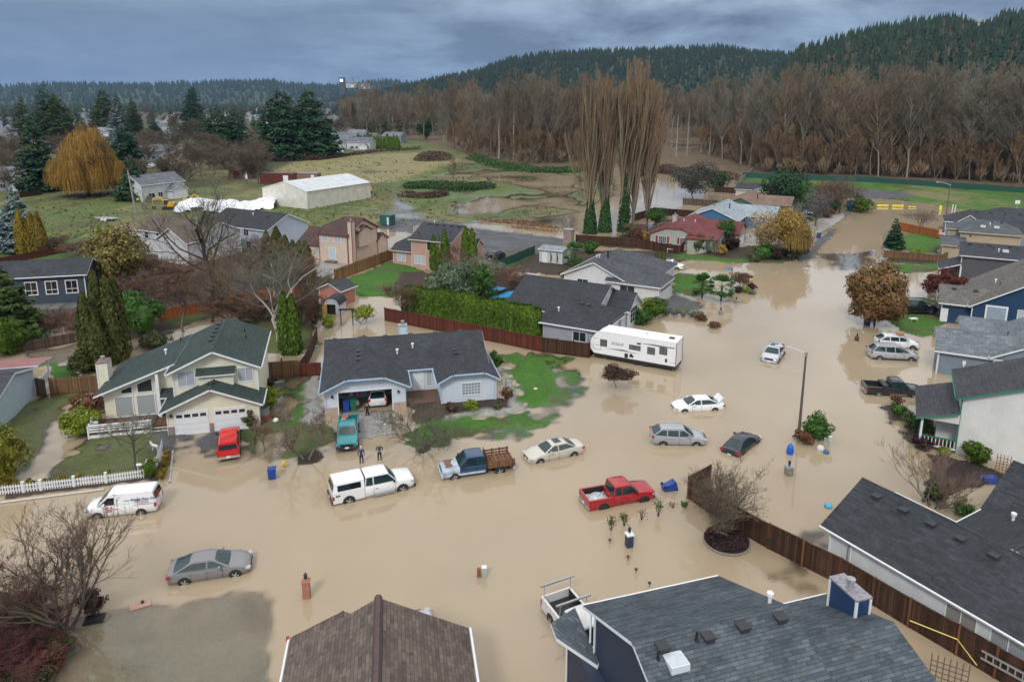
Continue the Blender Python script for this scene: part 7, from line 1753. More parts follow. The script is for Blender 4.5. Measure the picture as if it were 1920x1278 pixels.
 for i in range(210):
  px=rnd.uniform(-60,760);py=rnd.choice([rnd.uniform(206,232),rnd.uniform(214,258)])
  if 590<px<660 and py>230:continue
  x,y=G(px,py,.3);pr=(cpro if rnd.random()<.6 else bpro)[rnd.randrange(3)];put(pr,x,y,rnd.uniform(.7,1.25)and(lambda s:(s,s,s))(rnd.uniform(.6,1.15)),0)
 n=9000;px=nr.uniform(-60,1240,n);py=nr.uniform(290,470,n);u=(px-960)/F;vv=(py-Y0)/F;tt=H/(SP+vv*CP);X,Y=u*tt,(CP-vv*SP)*tt
 fh=field_height(X,Y)[0];ok=(fh>.1)&(Y>150)&(px+(py-300)*1.2<1200)&((px<200)|(py<440));dn=vnoise(X,Y*.5,14,8)>.42;ok&=dn;X,Y,fh=X[ok],Y[ok],fh[ok];n=len(X)
 c=np.stack([X,Y,fh+.1],1);nm=nr.normal(0,.5,(n,3))+[0,-.6,.5];v,f=quads(c,nz(nm),nr.uniform(.25,.85,n),1.8,nr)
 o=npmesh('rough_grass',v,f,leafmat((.13,.10,.05),(.15,.14,.06),(.11,.14,.045)));tag(o,'rough brown and green tufts over the pasture','grass',None,'stuff')
 n=5200;px=nr.uniform(-200,1300,n);py=191+nr.uniform(0,1,n)**1.5*22;u=(px-960)/F;vv=(py-Y0)/F;tt=H/(SP+vv*CP);P3=np.stack([u*tt,(CP-vv*SP)*tt,np.zeros(n)],1);P3=P3[P3[:,1]<3200]
 k=nr.uniform(0,1,len(P3))<.7;hh=nr.uniform(14,26,k.sum());v,f=lowconifer(P3[k],hh,hh*.5,3,5);o=npmesh('plain_conifers',v,f,leafmat((.012,.03,.02),(.02,.044,.026),(.035,.065,.034)));tag(o,'belt of dark trees across the far plain','far wood',None,'stuff')
 hh=nr.uniform(12,20,(~k).sum());v,f=lowbare(P3[~k],hh,hh*.8,26);o=npmesh('plain_bare_trees',v,f,bark((.10,.08,.06),(.15,.12,.09),.2));tag(o,'brown bare trees across the far plain','far wood',None,'stuff')
 for fam,lab in(('wood','further bare trees filling the depth of the riverside wood'),('far','further bare trees between the houses of the far plain')):
  L=spill[fam]
  if not L:continue
  prs=protos if fam=='wood' else bpro;me=D.meshes.new('points');me.from_pydata([(x,y,.2)for _,x,y,_,_ in L],[],[])
  for nm,vals in(('kind',[prs.index(l[0])for l in L]),('sx',[l[3]for l in L]),('sz',[l[4]for l in L]),('rot',[rnd.uniform(0,6.28)for _ in L])):
   at=me.attributes.new(nm,'FLOAT','POINT');at.data.foreach_set('value',[float(v)for v in vals])
  o=D.objects.new('wood_depth' if fam=='wood' else 'plain_trees',me);COL.objects.link(o);tag(o,lab,'bare wood',None,'stuff')
  ng=D.node_groups.new('trees_on_points','GeometryNodeTree');ng.interface.new_socket('Geometry',in_out='INPUT',socket_type='NodeSocketGeometry');ng.interface.new_socket('Geometry',in_out='OUTPUT',socket_type='NodeSocketGeometry')
  N=ng.nodes.new;gi,go,jn=N('NodeGroupInput'),N('NodeGroupOutput'),N('GeometryNodeJoinGeometry')
  def attr(nm):q=N('GeometryNodeInputNamedAttribute');q.data_type='FLOAT';q.inputs[0].default_value=nm;return q.outputs[0]
  kd,sx,sz,rt=attr('kind'),attr('sx'),attr('sz'),attr('rot');cs,cr_=N('ShaderNodeCombineXYZ'),N('ShaderNodeCombineXYZ')
  for i,q in enumerate((sx,sx,sz)):ng.links.new(q,cs.inputs[i])
  ng.links.new(rt,cr_.inputs[2])
  for k,pr_ in enumerate(prs):
   cmp=N('FunctionNodeCompare');cmp.data_type='FLOAT';cmp.operation='EQUAL';ng.links.new(kd,cmp.inputs[0]);cmp.inputs[1].default_value=k;cmp.inputs['Epsilon'].default_value=.1
   for ch in KIDS[pr_.name]:
    oi=N('GeometryNodeObjectInfo');oi.inputs['Object'].default_value=ch;oi.inputs['As Instance'].default_value=True;ip=N('GeometryNodeInstanceOnPoints')
    ng.links.new(gi.outputs[0],ip.inputs['Points']);ng.links.new(cmp.outputs[0],ip.inputs['Selection']);ng.links.new(oi.outputs['Geometry'],ip.inputs['Instance']);ng.links.new(cr_.outputs[0],ip.inputs['Rotation']);ng.links.new(cs.outputs[0],ip.inputs['Scale']);ng.links.new(ip.outputs[0],jn.inputs[0])
  ng.links.new(jn.outputs[0],go.inputs[0]);o.modifiers.new('trees','NODES').node_group=ng
make_plants();make_forest()
def make_fences():
 DB=boards((.075,.038,.024),.14);RB=boards((.125,.036,.024),.14,.35);BR=boards((.20,.115,.06),.14,.35);OR=boards((.38,.12,.035),.14,.3);TAN=boards((.30,.165,.075),.5,.25);GRY=boards((.15,.10,.075),.14)
 GN=plain((.012,.07,.055),.6);g=lambda*p:[G(a,b)for a,b in p];PO=boards((.19,.08,.038),.3)
 board_fence(g((722,601),(830,622),(945,645),(1017,660)),1.75,RB,'long red brown fence below the clipped cypress hedge',cap=True)
 board_fence(g((1017,660),(1104,671),(1122,653)),1.8,DB,'dark brown fence around the side yard of the charcoal roofed house')
 board_fence(g((1330,912),(1290,934),(1365,985),(1440,1028),(1573,1095),(1702,1174),(1792,1227),(1940,1316)),1.75,DB,'long dark fence with orange posts beside the long white house',post=2.4,postm=PO,postw=.12,posth=.08,cap=True)
 board_fence(g((628,528),(737,486)),2.0,TAN,'new cedar fence between the tan and salmon houses')
 board_fence(g((498,710),(562,706)),1.85,BR,'brown gate fence between the cream house and the bungalow',postw=.14,posth=.35);board_fence(g((563,706),(603,704)),1.5,RB,'short red brown fence touching the bungalow')
 board_fence(g((1684,432),(1764,449)),1.9,OR,'bright orange fence behind the hemlock lawn');board_fence(g((1656,484),(1762,493),(1800,478)),1.5,BR,'brown fence in front of the beige house lawn')
 board_fence(g((1080,456),(1190,464),(1274,478),(1287,463)),1.8,DB,'dark fence with red posts in front of the red roofed house',postm=RB,postw=.16)
 board_fence(g((1186,416),(1226,402),(1312,409)),1.8,DB,'dark fence round the flooded yard behind the red roof');board_fence(g((1280,383),(1345,388)),1.8,GRY,'greyish fence in the second flooded yard');board_fence(g((1340,360),(1400,364)),1.8,DB,'dark fence behind the cream house');
 board_fence(g((64,739),(88,743)),1.8,GRY,'open brown gate by the pale blue house');board_fence(g((96,741),(136,739),(196,734)),1.8,BR,'brown fence between the pale blue and cream houses')
 board_fence(g((30,662),(90,652),(152,640)),1.3,GRY,'weathered grey fence under the slate blue deck');board_fence(g((300,604),(390,586),(480,566),(575,560)),1.7,OR,'orange cedar fence deep in the left gardens');board_fence(g((0,500),(100,480),(215,456),(275,462)),1.6,RB,'dark red fence behind the slate blue house',post=3)
 board_fence(g((595,640),(575,690),(563,706)),1.7,DB,'dark fence along the left side of the flooded back yard');board_fence(g((860,588),(950,560),(1000,560)),1.6,DB,'dark fence behind the covered pool');board_fence(g((38,372),(80,366)),1.8,DB,'dark fence at the far left of the field',post=4)
 board_fence(g((925,510),(1003,477)),1.7,GN,'dark green screen fence by the car park corner',rails=False,post=3);board_fence(g((1392,334),(1640,344),(1920,364),(2150,382)),2.2,GN,'long dark green fence between the pasture and the wood',rails=False,post=6,postm=plain((.03,.1,.08),.6))
 board_fence(g((1400,330),(1412,322),(1385,345)),1.8,GALV,'pale chain fence section at the wood corner',rails=False,post=3)
 t=thing('wire_fence','thin wire fence along the far edge of the wet car park','fence',G(640,398),0);o=G(640,398);pts=g((640,398),(760,408),(900,428),(1060,446));r=MB()
 for a,b in zip(pts,pts[1:]):
  n=9
  for z in(.3,1.6):r.tube([(a[0]-o[0],a[1]-o[1],z),(b[0]-o[0],b[1]-o[1],z)],.03,3)
  for i in range(n):p=MB();x=a[0]-o[0]+(b[0]-a[0])*i/n;y=a[1]-o[1]+(b[1]-a[1])*i/n;p.tube([(x,y,-.2),(x,y,1.7)],.035,4);p.build('post',GALV,t)
 r.build('wire',GALV,t)
 for lab,pp in(('white picket fence along the flooded street',((-6,930),(45,925),(78,921),(140,914),(200,907),(272,897))),('short white picket fence beside the cream house drive',((292,884),(305,840)))):
  w=g(*pp);t=thing('picket_fence',lab,'picket fence',w[0],0);o=w[0];pk=MB();rl=MB()
  for a,b in zip(w,w[1:]):
   L=math.hypot(b[0]-a[0],b[1]-a[1]);M=Matrix.Translation((a[0]-o[0],a[1]-o[1],0))@Matrix.Rotation(math.atan2(b[1]-a[1],b[0]-a[0]),4,'Z');n=int(L/.17)
   for i in range(n):x=(i+.5)*L/n;pk.box(x-.045,x+.045,-.03,-.01,.12,.78,0,M);pk.box(x-.022,x+.022,-.03,-.01,.78,.84,0,M)
   for z in(.28,.62):rl.box(0,L,-.01,.03,z,z+.07,0,M)
   p=MB();p.box(-.07,.07,-.07,.07,-.2,.92,0,M);p.box(-.1,.1,-.1,.1,.92,.98,0,M);p.build('post',WHITE,t)
  pk.build('pickets',WHITE,t);rl.build('rail',WHITE,t)
 k=MB();a,b=G(-6,944),G(196,918);k.tube([(0,0,.06),(b[0]-a[0],b[1]-a[1],.06)],.08,4);tag(k.build('kerb',plain((.5,.49,.46),.7),None,a),'pale kerb below the picket fence','kerb')
 k=MB();a,b=G(318,905),G(324,846);k.tube([(0,0,.06),(b[0]-a[0],b[1]-a[1],.06)],.07,4);tag(k.build('kerb',plain((.5,.49,.46),.7),None,a),'pale kerb up the side of the cream house drive','kerb')
def make_props():
 def T(name,lab,cat,px,py,z=0.,rz=0,grp=None):return thing(name,lab,cat,G(px,py,z)+(z,),R(rz),grp)
 def P(t,nm,fn,mat,**k):m=MB();fn(m);return m.build(nm,mat,t,**k)
 def bin_(lab,px,py,c,rz=10,z=-.25,tilt=None,open_=False):
  t=T('wheelie_bin',lab,'wheelie bin',px,py,z,rz,'wheelie bins');mt=plain(c,.4,var=.08)
  P(t,'body',lambda m:m.raw([(-.24,-.27,0),(.24,-.27,0),(.24,.27,0),(-.24,.27,0),(-.3,-.34,1.0),(.3,-.34,1.0),(.3,.34,1.0),(-.3,.34,1.0)],[(0,3,2,1),(0,1,5,4),(1,2,6,5),(2,3,7,6),(3,0,4,7)]),mt)
  P(t,'lid',lambda m:(m.box(-.33,.33,-.38,.36,1.0,1.05),m.box(-.24,.24,-.26,.28,1.05,1.09)),mt);P(t,'handle',lambda m:m.tube([(-.25,.42,.98),(.25,.42,.98)],.025,6),mt)
  for s in(-.28,.28):P(t,'wheel',lambda m:m.tube([(s-.03,.3,.12),(s+.03,.3,.12)],.12,10,0,True),RUBBER)
  if tilt:t.rotation_euler=tilt
 B=(.012,.06,.30)
 bin_('blue wheelie bin standing in the water by the hydrant',511,901,B,195);bin_('blue wheelie bin floating on its side at the red pickup nose',1243,917,B,0,.1,(R(75),0,R(105)));bin_('blue bin floating near the corner of the long roof',1838,900,B,0,.05,(R(80),0,R(70)));bin_('blue bin on the far pavement',1535,446,B,20,.1)
 bin_('grey bin lying by the brown gate',512,722,(.16,.18,.2),0,.32,(R(88),0,R(100)));bin_('blue bin with red bag in the open garage',650,770,B,12,.02);bin_('green bin in the open garage',663,768,(.02,.14,.08),12,.02);bin_('grey bin standing in the far driveway',1637,480,(.35,.4,.45),12,-.1);bin_('dark bin under the red japanese maple',1746,548,(.02,.022,.03),12,-.1);bin_('dark blue bin below the autumn maple',1625,612,(.012,.03,.09),12,-.2);bin_('black bin against the long dark fence',1447,1034,(.02,.02,.022),-30,-.3)
 rnd=random.Random(2)
 for i,(c,s)in enumerate((((.5,.04,.04),'red'),((.5,.18,.04),'orange'),((.55,.55,.5),'white'),((.1,.1,.12),'black'),((.4,.3,.2),'tan'),((.3,.05,.3),'purple'))):
  x,y=G(646+(i%3)*11,758,.3);m=MB();q=.28;m.lathe([(0,0),(q,.05),(q*1.1,.3),(q*.5,.5),(0,.52)],8);o=m.build('storage_bag',plain(c,.6),None,(x,y+.5*(i//3),.25+.75*(i//3)),smooth=60);tag(o,'%s bag stacked inside the open garage'%s,'bag','bags in the garage')
 def bag(lab,px,py,c,w,h,z=-.1):m=MB();m.lathe([(0,0),(w,.1*h),(w*1.15,.45*h),(w*.8,.8*h),(w*.2,h),(0,h*1.05)],9);tag(m.build('plastic_bag',plain(c,.35,var=.3),None,G(px,py)+(z,),smooth=60),lab,'bag')
 bag('bright blue covered bundle standing in the water left of the street lamp',1481,850,(.01,.11,.5),.27,1.0);bag('white bag caught behind the brown shrub by the lamp',1538,842,(.6,.6,.6),.3,.5);bag('blue glass ball lying by the twig beyond the lamp',1549,849,(.05,.12,.22),.22,.45);bag('light blue float drifting before the long roof',1553,950,(.05,.4,.62),.26,.3,0);bag('white sack on the drive left of the teal pickup',517,790,(.7,.7,.7),.25,.35,.02);bag('red and white floating toy beyond the trailer',1246,640,(.5,.08,.1),.4,.2,0);bag('blue floating toy beyond the trailer',1250,646,(.05,.2,.5),.4,.2,0);bag('green paddling pool by the back fence',586,650,(.02,.3,.2),.6,.14,0)
 bag('bright green bag behind the brown gate',568,700,(.25,.55,.02),.35,.9);bag('white rock on the lawn right of the bungalow',1004,731,(.6,.5,.4),.2,.15,.1);bag('glass lantern glowing pale on the drive',722,798,(.8,.75,.5),.12,.25,.05)
 t=T('fire_hydrant','yellow fire hydrant standing in shallow water by the bungalow corner','fire hydrant',533,881,-.2);Y=plain((.62,.47,.10),.45)
 P(t,'body',lambda m:m.lathe([(0,0),(.17,0),(.13,.08),(.12,.62),(.17,.64),(.16,.7),(.10,.82),(.04,.86),(0,.88)],12),Y,smooth=40)
 for s in(-1,1):P(t,'outlet',lambda m:m.tube([(s*.1,0,.48),(s*.23,0,.48)],.06,8,0,True),Y)
 P(t,'outlet',lambda m:m.tube([(0,-.1,.45),(0,-.22,.45)],.075,8,0,True),GALV)
 def lampost(lab,px,py,w,h,mat,capm,rz=10,cw=1.2,lh=.42):
  t=T('lamp_pillar',lab,'lamp pillar',px,py,-.3,rz);P(t,'pillar',lambda m:m.box(-w/2,w/2,-w/2,w/2,0,h),mat);P(t,'cap',lambda m:(m.box(-w*cw/2,w*cw/2,-w*cw/2,w*cw/2,h,h+.09),m.box(-w*.4,w*.4,-w*.4,w*.4,h+.09,h+.15)),capm)
  l=P(t,'lantern',lambda m:m.lathe([(0,h+.12),(.05,h+.14),(.09,h+.2),(.12,h+.2+lh*.6),(.03,h+.14+lh),(0,h+.2+lh)],6),BLACK);return t
 BK=brick((.34,.09,.045),(.42,.14,.07));lampost('red brick lamp pillar standing in the water above the brown roof',576,1127,.42,1.35,BK,brick((.36,.1,.05),(.42,.14,.07)),8);lampost('navy wooden lamp post with a white cap by the rose bushes',1179,1031,.42,1.15,siding((.04,.06,.10)),WHITE,16)
 lampost('round stone lamp pillar below the blue bundle',1478,896,.5,.95,brick((.14,.13,.12),(.24,.22,.19),.15,.12),GALV,8);lampost('small brown lamp post in front of the autumn maple',1606,643,.34,.7,plain((.10,.04,.03),.6),plain((.12,.05,.04),.6));lampost('small stone lamp beside the larger palm',1351,593,.45,.7,brick((.2,.16,.12),(.3,.25,.2),.15,.12),GALV);lampost('small stone lamp right of the larger palm',1380,571,.45,.6,brick((.2,.16,.12),(.3,.25,.2),.15,.12),GALV)
 t=T('white_post','white mailbox post beside the golden bush','post',176,814,0,14);P(t,'post',lambda m:m.box(-.11,.11,-.11,.11,-.1,1.5),WHITE);P(t,'cap',lambda m:m.box(-.16,.16,-.16,.16,1.5,1.58),WHITE);P(t,'mailbox',lambda m:m.box(.1,.45,-.1,.1,1.0,1.25),WHITE)
 t=T('utility_box','pale green utility box with a rusty post in open water','utility box',908,1086,-.2,10);P(t,'cabinet',lambda m:m.box(-.13,.13,-.13,.13,0,.85),plain((.38,.46,.42),.5));P(t,'lid',lambda m:m.box(-.15,.15,-.15,.15,.85,.9),WHITE);P(t,'rusty_post',lambda m:m.box(-.42,-.2,0,.2,0,.75),plain((.25,.09,.04),.8))
 t=T('utility_box','pale green cable pedestal beside the rhododendron','utility box',1555,838,-.2,10);P(t,'cabinet',lambda m:m.box(-.12,.12,-.1,.1,0,.95),plain((.42,.5,.44),.5));P(t,'lid',lambda m:m.box(-.14,.14,-.12,.12,.95,1.0),WHITE)
 for lab,px,py in(('small stake light left of the navy lamp post',1143,1026),('small stake light below the navy lamp post',1192,1082),('small stake light nearest the navy house roof',1217,1108),('tiny stake light right under the navy lamp post',1177,1058)):
  t=T('garden_light',lab,'garden light',px,py,-.3,0,'stake lights in the flood');P(t,'stake',lambda m:m.tube([(0,0,0),(0,0,.5)],.02,4),BLACK);P(t,'lamp_shade',lambda m:m.lathe([(0,.45),(.09,.55),(.11,.62),(0,.68)],8),DARKPL)
 def lamp(lab,px,py,h,arm,head,t0=None):
  t=T('street_lamp',lab,'street lamp',px,py,-.4,head,'street lamps');h+=.4
  P(t,'pole',lambda m:m.tube([(0,0,0),(0,0,h)],[.13,.08],10),plain((.10,.085,.07),.6));P(t,'collar',lambda m:m.cyl(0,0,h-.1,h+.25,.13,10),GALV)
  P(t,'arm',lambda m:m.tube([(0,0,h+.1),(arm*.55,0,h+.55),(arm*.85,0,h+.68),(arm,0,h+.66)],[.05,.045,.04,.04],7),plain((.62,.64,.66),.35));P(t,'lamp_head',lambda m:m.box(arm-.1,arm+.5,-.12,.12,h+.6,h+.74),plain((.6,.62,.64),.35))
 lamp('tall street lamp with a white arm beside the rhododendron',1497,820,7.3,2.1,172);lamp('distant street lamp above the grey roofs',1773,412,8.2,2.6,165)
 t=T('street_sign','blue street name sign on a dark pole by the maroon maple','street sign',1370,543,-.3,0);P(t,'pole',lambda m:m.tube([(0,0,0),(0,0,3.5)],.05,6),BLACK);P(t,'name_plate',lambda m:m.box(-1.15,.05,-.02,.02,3.15,3.5),plain((.05,.18,.5),.4))
 text_mesh('186th AVE',.22,WHITE,t,(-1.1,-.03,3.23),(PI/2,0,0))
 t=T('portable_toilet','blue portable toilet with pale roof at the turning circle','portable toilet',1593,394,0,-20);bl=plain((.02,.22,.42),.4);P(t,'cabin',lambda m:m.box(-.75,.75,-.75,.75,-.2,2.7),bl);P(t,'door',lambda m:m.box(-.5,.5,-.8,-.76,.05,2.4),plain((.03,.28,.5),.4));P(t,'roof',lambda m:m.lathe([(1.12,2.7),(1.0,2.95),(.5,3.15),(0,3.2)],8),plain((.55,.62,.66),.4));P(t,'vent_pipe',lambda m:m.cyl(.5,.5,2.7,3.5,.06,6),BLACK)
 Yb=plain((.85,.72,.03),.4)
 for lab,px,py,w in(('leftmost yellow barrier floating in the turning circle',1655,388,2.9),('middle thick yellow barrier in the turning circle',1683,388.5,2.9),('short yellow barrier right of the thick one',1710,389.5,2.)):
  t=T('yellow_barrier',lab,'barrier',px,py,0,-6,'yellow road barriers');P(t,'board',lambda m:m.box(-w/2,w/2,-.12,.12,.15,.65 if w>2.5 else .4),Yb);P(t,'foot',lambda m:m.box(-.15,.15,-.3,.3,-.1,.15),DARKPL)
 t=T('yellow_post','yellow marker post left of the distant lamp','marker post',1763,394,0);P(t,'post',lambda m:m.box(-.3,.3,-.1,.1,-.1,1.3),Yb);P(t,'foot',lambda m:m.box(-.35,.35,-.3,.3,-.2,0),DARKPL)
 for lab,px in(('left white marker post beyond the dark roof',1785),('right white marker post beyond the dark roof',1790)):t=T('marker_post',lab,'marker post',px,395+(px-1785)*.2,0,0,'white marker posts');P(t,'post',lambda m:m.tube([(0,0,-.2),(.1,0,1.6)],.1,6),WHITE);P(t,'cap',lambda m:m.cyl(.1,0,1.6,1.7,.13,6),WHITE)
 t=T('white_sign','square white sign on a post beyond the dark roofs','sign',1904,406,0);P(t,'post',lambda m:m.tube([(0,0,0),(0,0,3.6)],.08,5),GALV);P(t,'board',lambda m:m.box(-.6,.6,-.03,.03,3.2,4.1),WHITE)
 t=T('utility_pole','bare wooden utility pole on the left field','utility pole',255,400,.2);P(t,'pole',lambda m:m.tube([(0,0,-.5),(-.9,0,11)],[.24,.17],8),plain((.32,.29,.27),.9,var=.3))
 h=House('small salmon shed with dark roof behind the lawn',G(617,571,0),14,siding((.50,.22,.17)),DARKROOF(1.2),TRIM,name='garden_shed',cat='shed');h.block(-1.6,2.2,.0,3.2,2.4,3.3,'y',oh=.3,og=.3);h.done();h.t.rotation_euler[2]=R(-25)
 t=T('arched_shed','white barn roofed shed with its orange door open','shed',622,592,-.1,-8);W_=siding((.6,.64,.7))
 ar=[(-1.1,0),(1.1,0),(1.1,1.6),(.8,2.15),(.35,2.4),(-.35,2.4),(-.8,2.15),(-1.1,1.6)]
 def shed(m):
  n=len(ar);m.raw([(x,0,z)for x,z in ar]+[(x,2.6,z)for x,z in ar],[(i,(i+1)%n,n+(i+1)%n,n+i)for i in range(n)]);m.poly([(x,2.6,z)for x,z in ar]);m.poly([(-1.1,0,0),(-.6,0,0),(-.6,0,1.6),(-1.1,0,1.6)]);m.poly([(.6,0,0),(1.1,0,0),(1.1,0,1.6),(.6,0,1.6)]);m.poly([(-1.1,0,1.6),(1.1,0,1.6),(.8,0,2.15),(.35,0,2.4),(-.35,0,2.4),(-.8,0,2.15)])
 P(t,'wall',shed,W_);rf=[(1.2,1.5),(.86,2.24),(.36,2.5),(-.36,2.5),(-.86,2.24),(-1.2,1.5)];P(t,'roof',lambda m:[m.poly([(a[0],-.15,a[1]),(a[0],2.75,a[1]),(b[0],2.75,b[1]),(b[0],-.15,b[1])])for a,b in zip(rf,rf[1:])],DARKROOF(1.));P(t,'door',lambda m:m.box(-1.55,-.6,-.06,0,.05,1.6),plain((.48,.25,.09),.6));P(t,'inner_shade_panel',lambda m:m.box(-.6,.6,.4,.5,0,1.6),BLACK)  # black panel behind the open door stands in for the shade inside
 h=House('small white shed with grey roof and two vine shapes on its wall',G(1012,492,0),-28,siding((.62,.63,.63)),shingle((.2,.22,.24)),TRIM,name='garden_shed',cat='shed');h.block(0,4.4,0,3.6,2.6,3.0,'x',oh=.3,og=.3);h.door('s',0,1.0,.1,.9,1.9);
 for u in(2.2,3.4):m=MB();m.tube([(u,-.04,.3),(u+.1,-.05,1.2),(u-.05,-.05,2.1)],[.1,.14,.05],5);h.add('wall_vine',m,BARKD)
 h.done()
 t=T('garden_arch','dark metal garden arch in the flooded back yard','garden arch',651,612,-.2,8)
 for s in(-.75,.75):P(t,'post',lambda m:m.box(s-.06,s+.06,-.06,.06,0,2.3),BLACK)
 P(t,'beam',lambda m:(m.box(-1.,1.,-.2,-.14,2.25,2.38),m.box(-1.,1.,.14,.2,2.25,2.38),[m.box(a-.03,a+.03,-.35,.35,2.38,2.44)for a in(-.8,-.4,0,.4,.8)]),BLACK)
 t=T('air_conditioner','grey round air conditioning unit on a brick red stand beside the cream house','air conditioner',497,785,0);P(t,'housing',lambda m:m.cyl(0,0,.45,1.15,.42,16),metal_ribs((.35,.36,.36),.06));P(t,'fan_grille',lambda m:m.cyl(0,0,1.15,1.19,.36,16),BLACK);P(t,'stand',lambda m:m.box(-.45,.45,-.45,.45,-.1,.45),plain((.28,.06,.04),.7))
 t=T('swimming_pool','round pool under a bright blue cover behind the hedge','swimming pool',922,563,0);P(t,'wall',lambda m:m.tube([(0,0,0),(0,0,1.2)],3.3,24),plain((.02,.2,.5),.4));P(t,'cover',lambda m:m.lathe([(3.36,1.05),(3.36,1.24),(3.0,1.2),(1.5,1.02),(0,.98)],24),plain((.03,.28,.55),.3,var=.35,scale=.7),smooth=30);P(t,'filter_box',lambda m:m.box(-3.9,-2.7,-1.6,-.9,0,1.3),plain((.01,.12,.6),.4))
 for i in range(2):
  t=T('lawn_deer',('white deer figure at the foot of the lawn tree','white deer figure by the drive end of the lawn')[i],'deer figure',(266,291)[i],(882,846)[i],.1,(0,160)[i])
  P(t,'body',lambda m:(m.tube([(-.35,0,.5),(.25,0,.55),(.4,0,.75),(.5,0,.95)],[.11,.12,.07,.05],7,0,True),m.tube([(.46,0,.95),(.66,0,.92)],[.06,.03],6,0,True)),WHITE)
  for a,b in((-.3,.06),(-.28,-.06),(.2,.06),(.24,-.06)):P(t,'leg',lambda m:m.tube([(a,b,.5),(a,b,0)],[.035,.02],5),WHITE)
 t=T('wooden_plank','pale pink board drifting in the submerged lawn','board',263,1133,.0,30);P(t,'board',lambda m:m.box(-.55,.55,-.35,.35,-.02,.05),plain((.42,.26,.20),.7));P(t,'block',lambda m:m.box(.05,.2,-.02,.12,.05,.17),BLACK)
 m=MB();m.box(-.5,.5,-.35,.35,0,.12);m.box(-.42,.42,-.28,.28,.12,.16);tag(m.build('black_lid',BLACK,None,G(177,1162)+(0.,),.3),'black plastic lid floating beside the brown shrub','lid')
 t=T('planting_bed','round raised bed of dark purple plants under the vase shaped tree','planting bed',1362,1016,0);P(t,'edging',lambda m:m.tube([(1.48*math.cos(a*PI/14),1.48*math.sin(a*PI/14),.1)for a in range(29)],.06,6),brick((.16,.14,.13),(.22,.2,.18)));P(t,'soil',lambda m:m.lathe([(1.46,.1),(1.1,.25),(0,.33)],20),plain((.03,.022,.02),.9))
 rg=np.random.default_rng(9);n=3400;a=rg.uniform(0,6.28,n);r=1.42*np.sqrt(rg.uniform(0,1,n));c=np.stack([r*np.cos(a),r*np.sin(a),.38-r*.08+rg.uniform(0,.12,n)],1);v,f=quads(c,rg.normal(0,.6,(n,3))+[0,0,1.],rg.uniform(.06,.14,n),1.4,rg);npmesh('plants',v,f,F_PURP,t)
 for i,(px,py,h,l)in enumerate(((1145,998,.9,'rose bush leftmost above the navy lamp post'),(1170,990,.9,'leafy rose bush above the navy lamp post'),(1203,978,.7,'bare rose bush between two leafy ones'),(1234,972,1.1,'tallest rose bush nearest the red pickup'),(1258,955,.4,'pale drifting twig tuft right of the roses'))):
  rg=np.random.default_rng(i);t=T('rose_bush',l,'rose bush',px,py,-.2,0,'rose bushes in the flood');P(t,'stem',lambda m:[m.tube([(0,0,0),(rg.uniform(-.3,.3),rg.uniform(-.3,.3),h+.2)],.015,4)for _ in range(7)],BARKD)
  n=26 if i in(2,4)else 110;c=rg.normal(0,.17,(n,3))+[0,0,h];v,f=quads(c,rg.normal(0,1,(n,3)),rg.uniform(.06,.12,n),1.4,rg);npmesh('leaves',v,f,F_GRN if i not in(2,4)else F_RUST,t)
 cl=bush('grey green grassy clump leftmost before the dry drive',G(1250,589,.0),1.5,.9,F_GREY,900,n=900,name='grass_clump',cat='grass clump',group='grassy clumps before the dry drive',size=.1)
 for i,s in enumerate(('second','third','fourth','rightmost')):clone(cl,'grey green grassy clump %s before the dry drive'%s,G(1265+i*15,591+i*1.4),i)
 a=G(1838,1256,0);b=G(1925,1305,0);t=thing('aluminium_ladder','aluminium ladder lying against the dark fence','ladder',(a[0]-.25,a[1]-.2,.9),math.atan2(b[1]-a[1],b[0]-a[0]))
 for z in(0,.42):P(t,'rail',lambda m:m.box(0,3.6,-.03,.03,z,z+.09),GALV)
 for i in range(11):P(t,'rung',lambda m:m.box(.2+i*.32,.26+i*.32,-.02,.02,.09,.42),GALV)
 a=G(1706,1160,1.3);b=G(1795,1197,1.1);c=G(1832,1240,1.1);m=MB();m.tube([(0,0,1.3),(b[0]-a[0],b[1]-a[1],1.15),(c[0]-a[0],c[1]-a[1],1.)],.035,4);tag(m.build('yellow_strap',plain((.6,.5,.12),.5),None,(a[0]-.06,a[1]-.1,0)),'yellow strap hanging along the dark fence','strap')
 def trellis(lab,px,py,w,h,mat,rz,n=5,k=6):
  t=T('garden_trellis',lab,'trellis',px,py,0,rz)
  for i in range(n):P(t,'upright',lambda m:m.box(-w/2+i*w/(n-1)-.025,-w/2+i*w/(n-1)+.025,-.02,.02,0,h),mat)
  for j in range(k):P(t,'crossbar',lambda m:m.box(-w/2,w/2,-.035,-.02,.2+j*(h-.3)/k,.25+j*(h-.3)/k),mat)
 trellis('brown wooden trellis with dry vines against the white wall',1878,890,.9,1.7,plain((.22,.12,.05),.8),-28);trellis('rusty wire trellis with a white rail at the lower right',1775,1290,1.6,1.7,plain((.14,.10,.08),.8),-30,7,5)
 t=T('flag','striped flag hanging by the orange fence','flag',1772,452,0,-28);P(t,'pole',lambda m:m.tube([(0,0,0),(-.5,0,2.6)],.03,5),WHITE);f=P(t,'cloth',lambda m:[m.box(-1.3,-.3,-.02,.02,2.3-i*.13,2.42-i*.13)for i in range(0,9,2)],plain((.4,.04,.05),.7));P(t,'stripe',lambda m:[m.box(-1.3,-.3,-.02,.02,2.17-i*.13,2.29-i*.13)for i in range(0,8,2)],WHITE);P(t,'canton',lambda m:m.box(-.75,-.28,-.03,.03,1.85,2.43),plain((.03,.05,.2),.7))
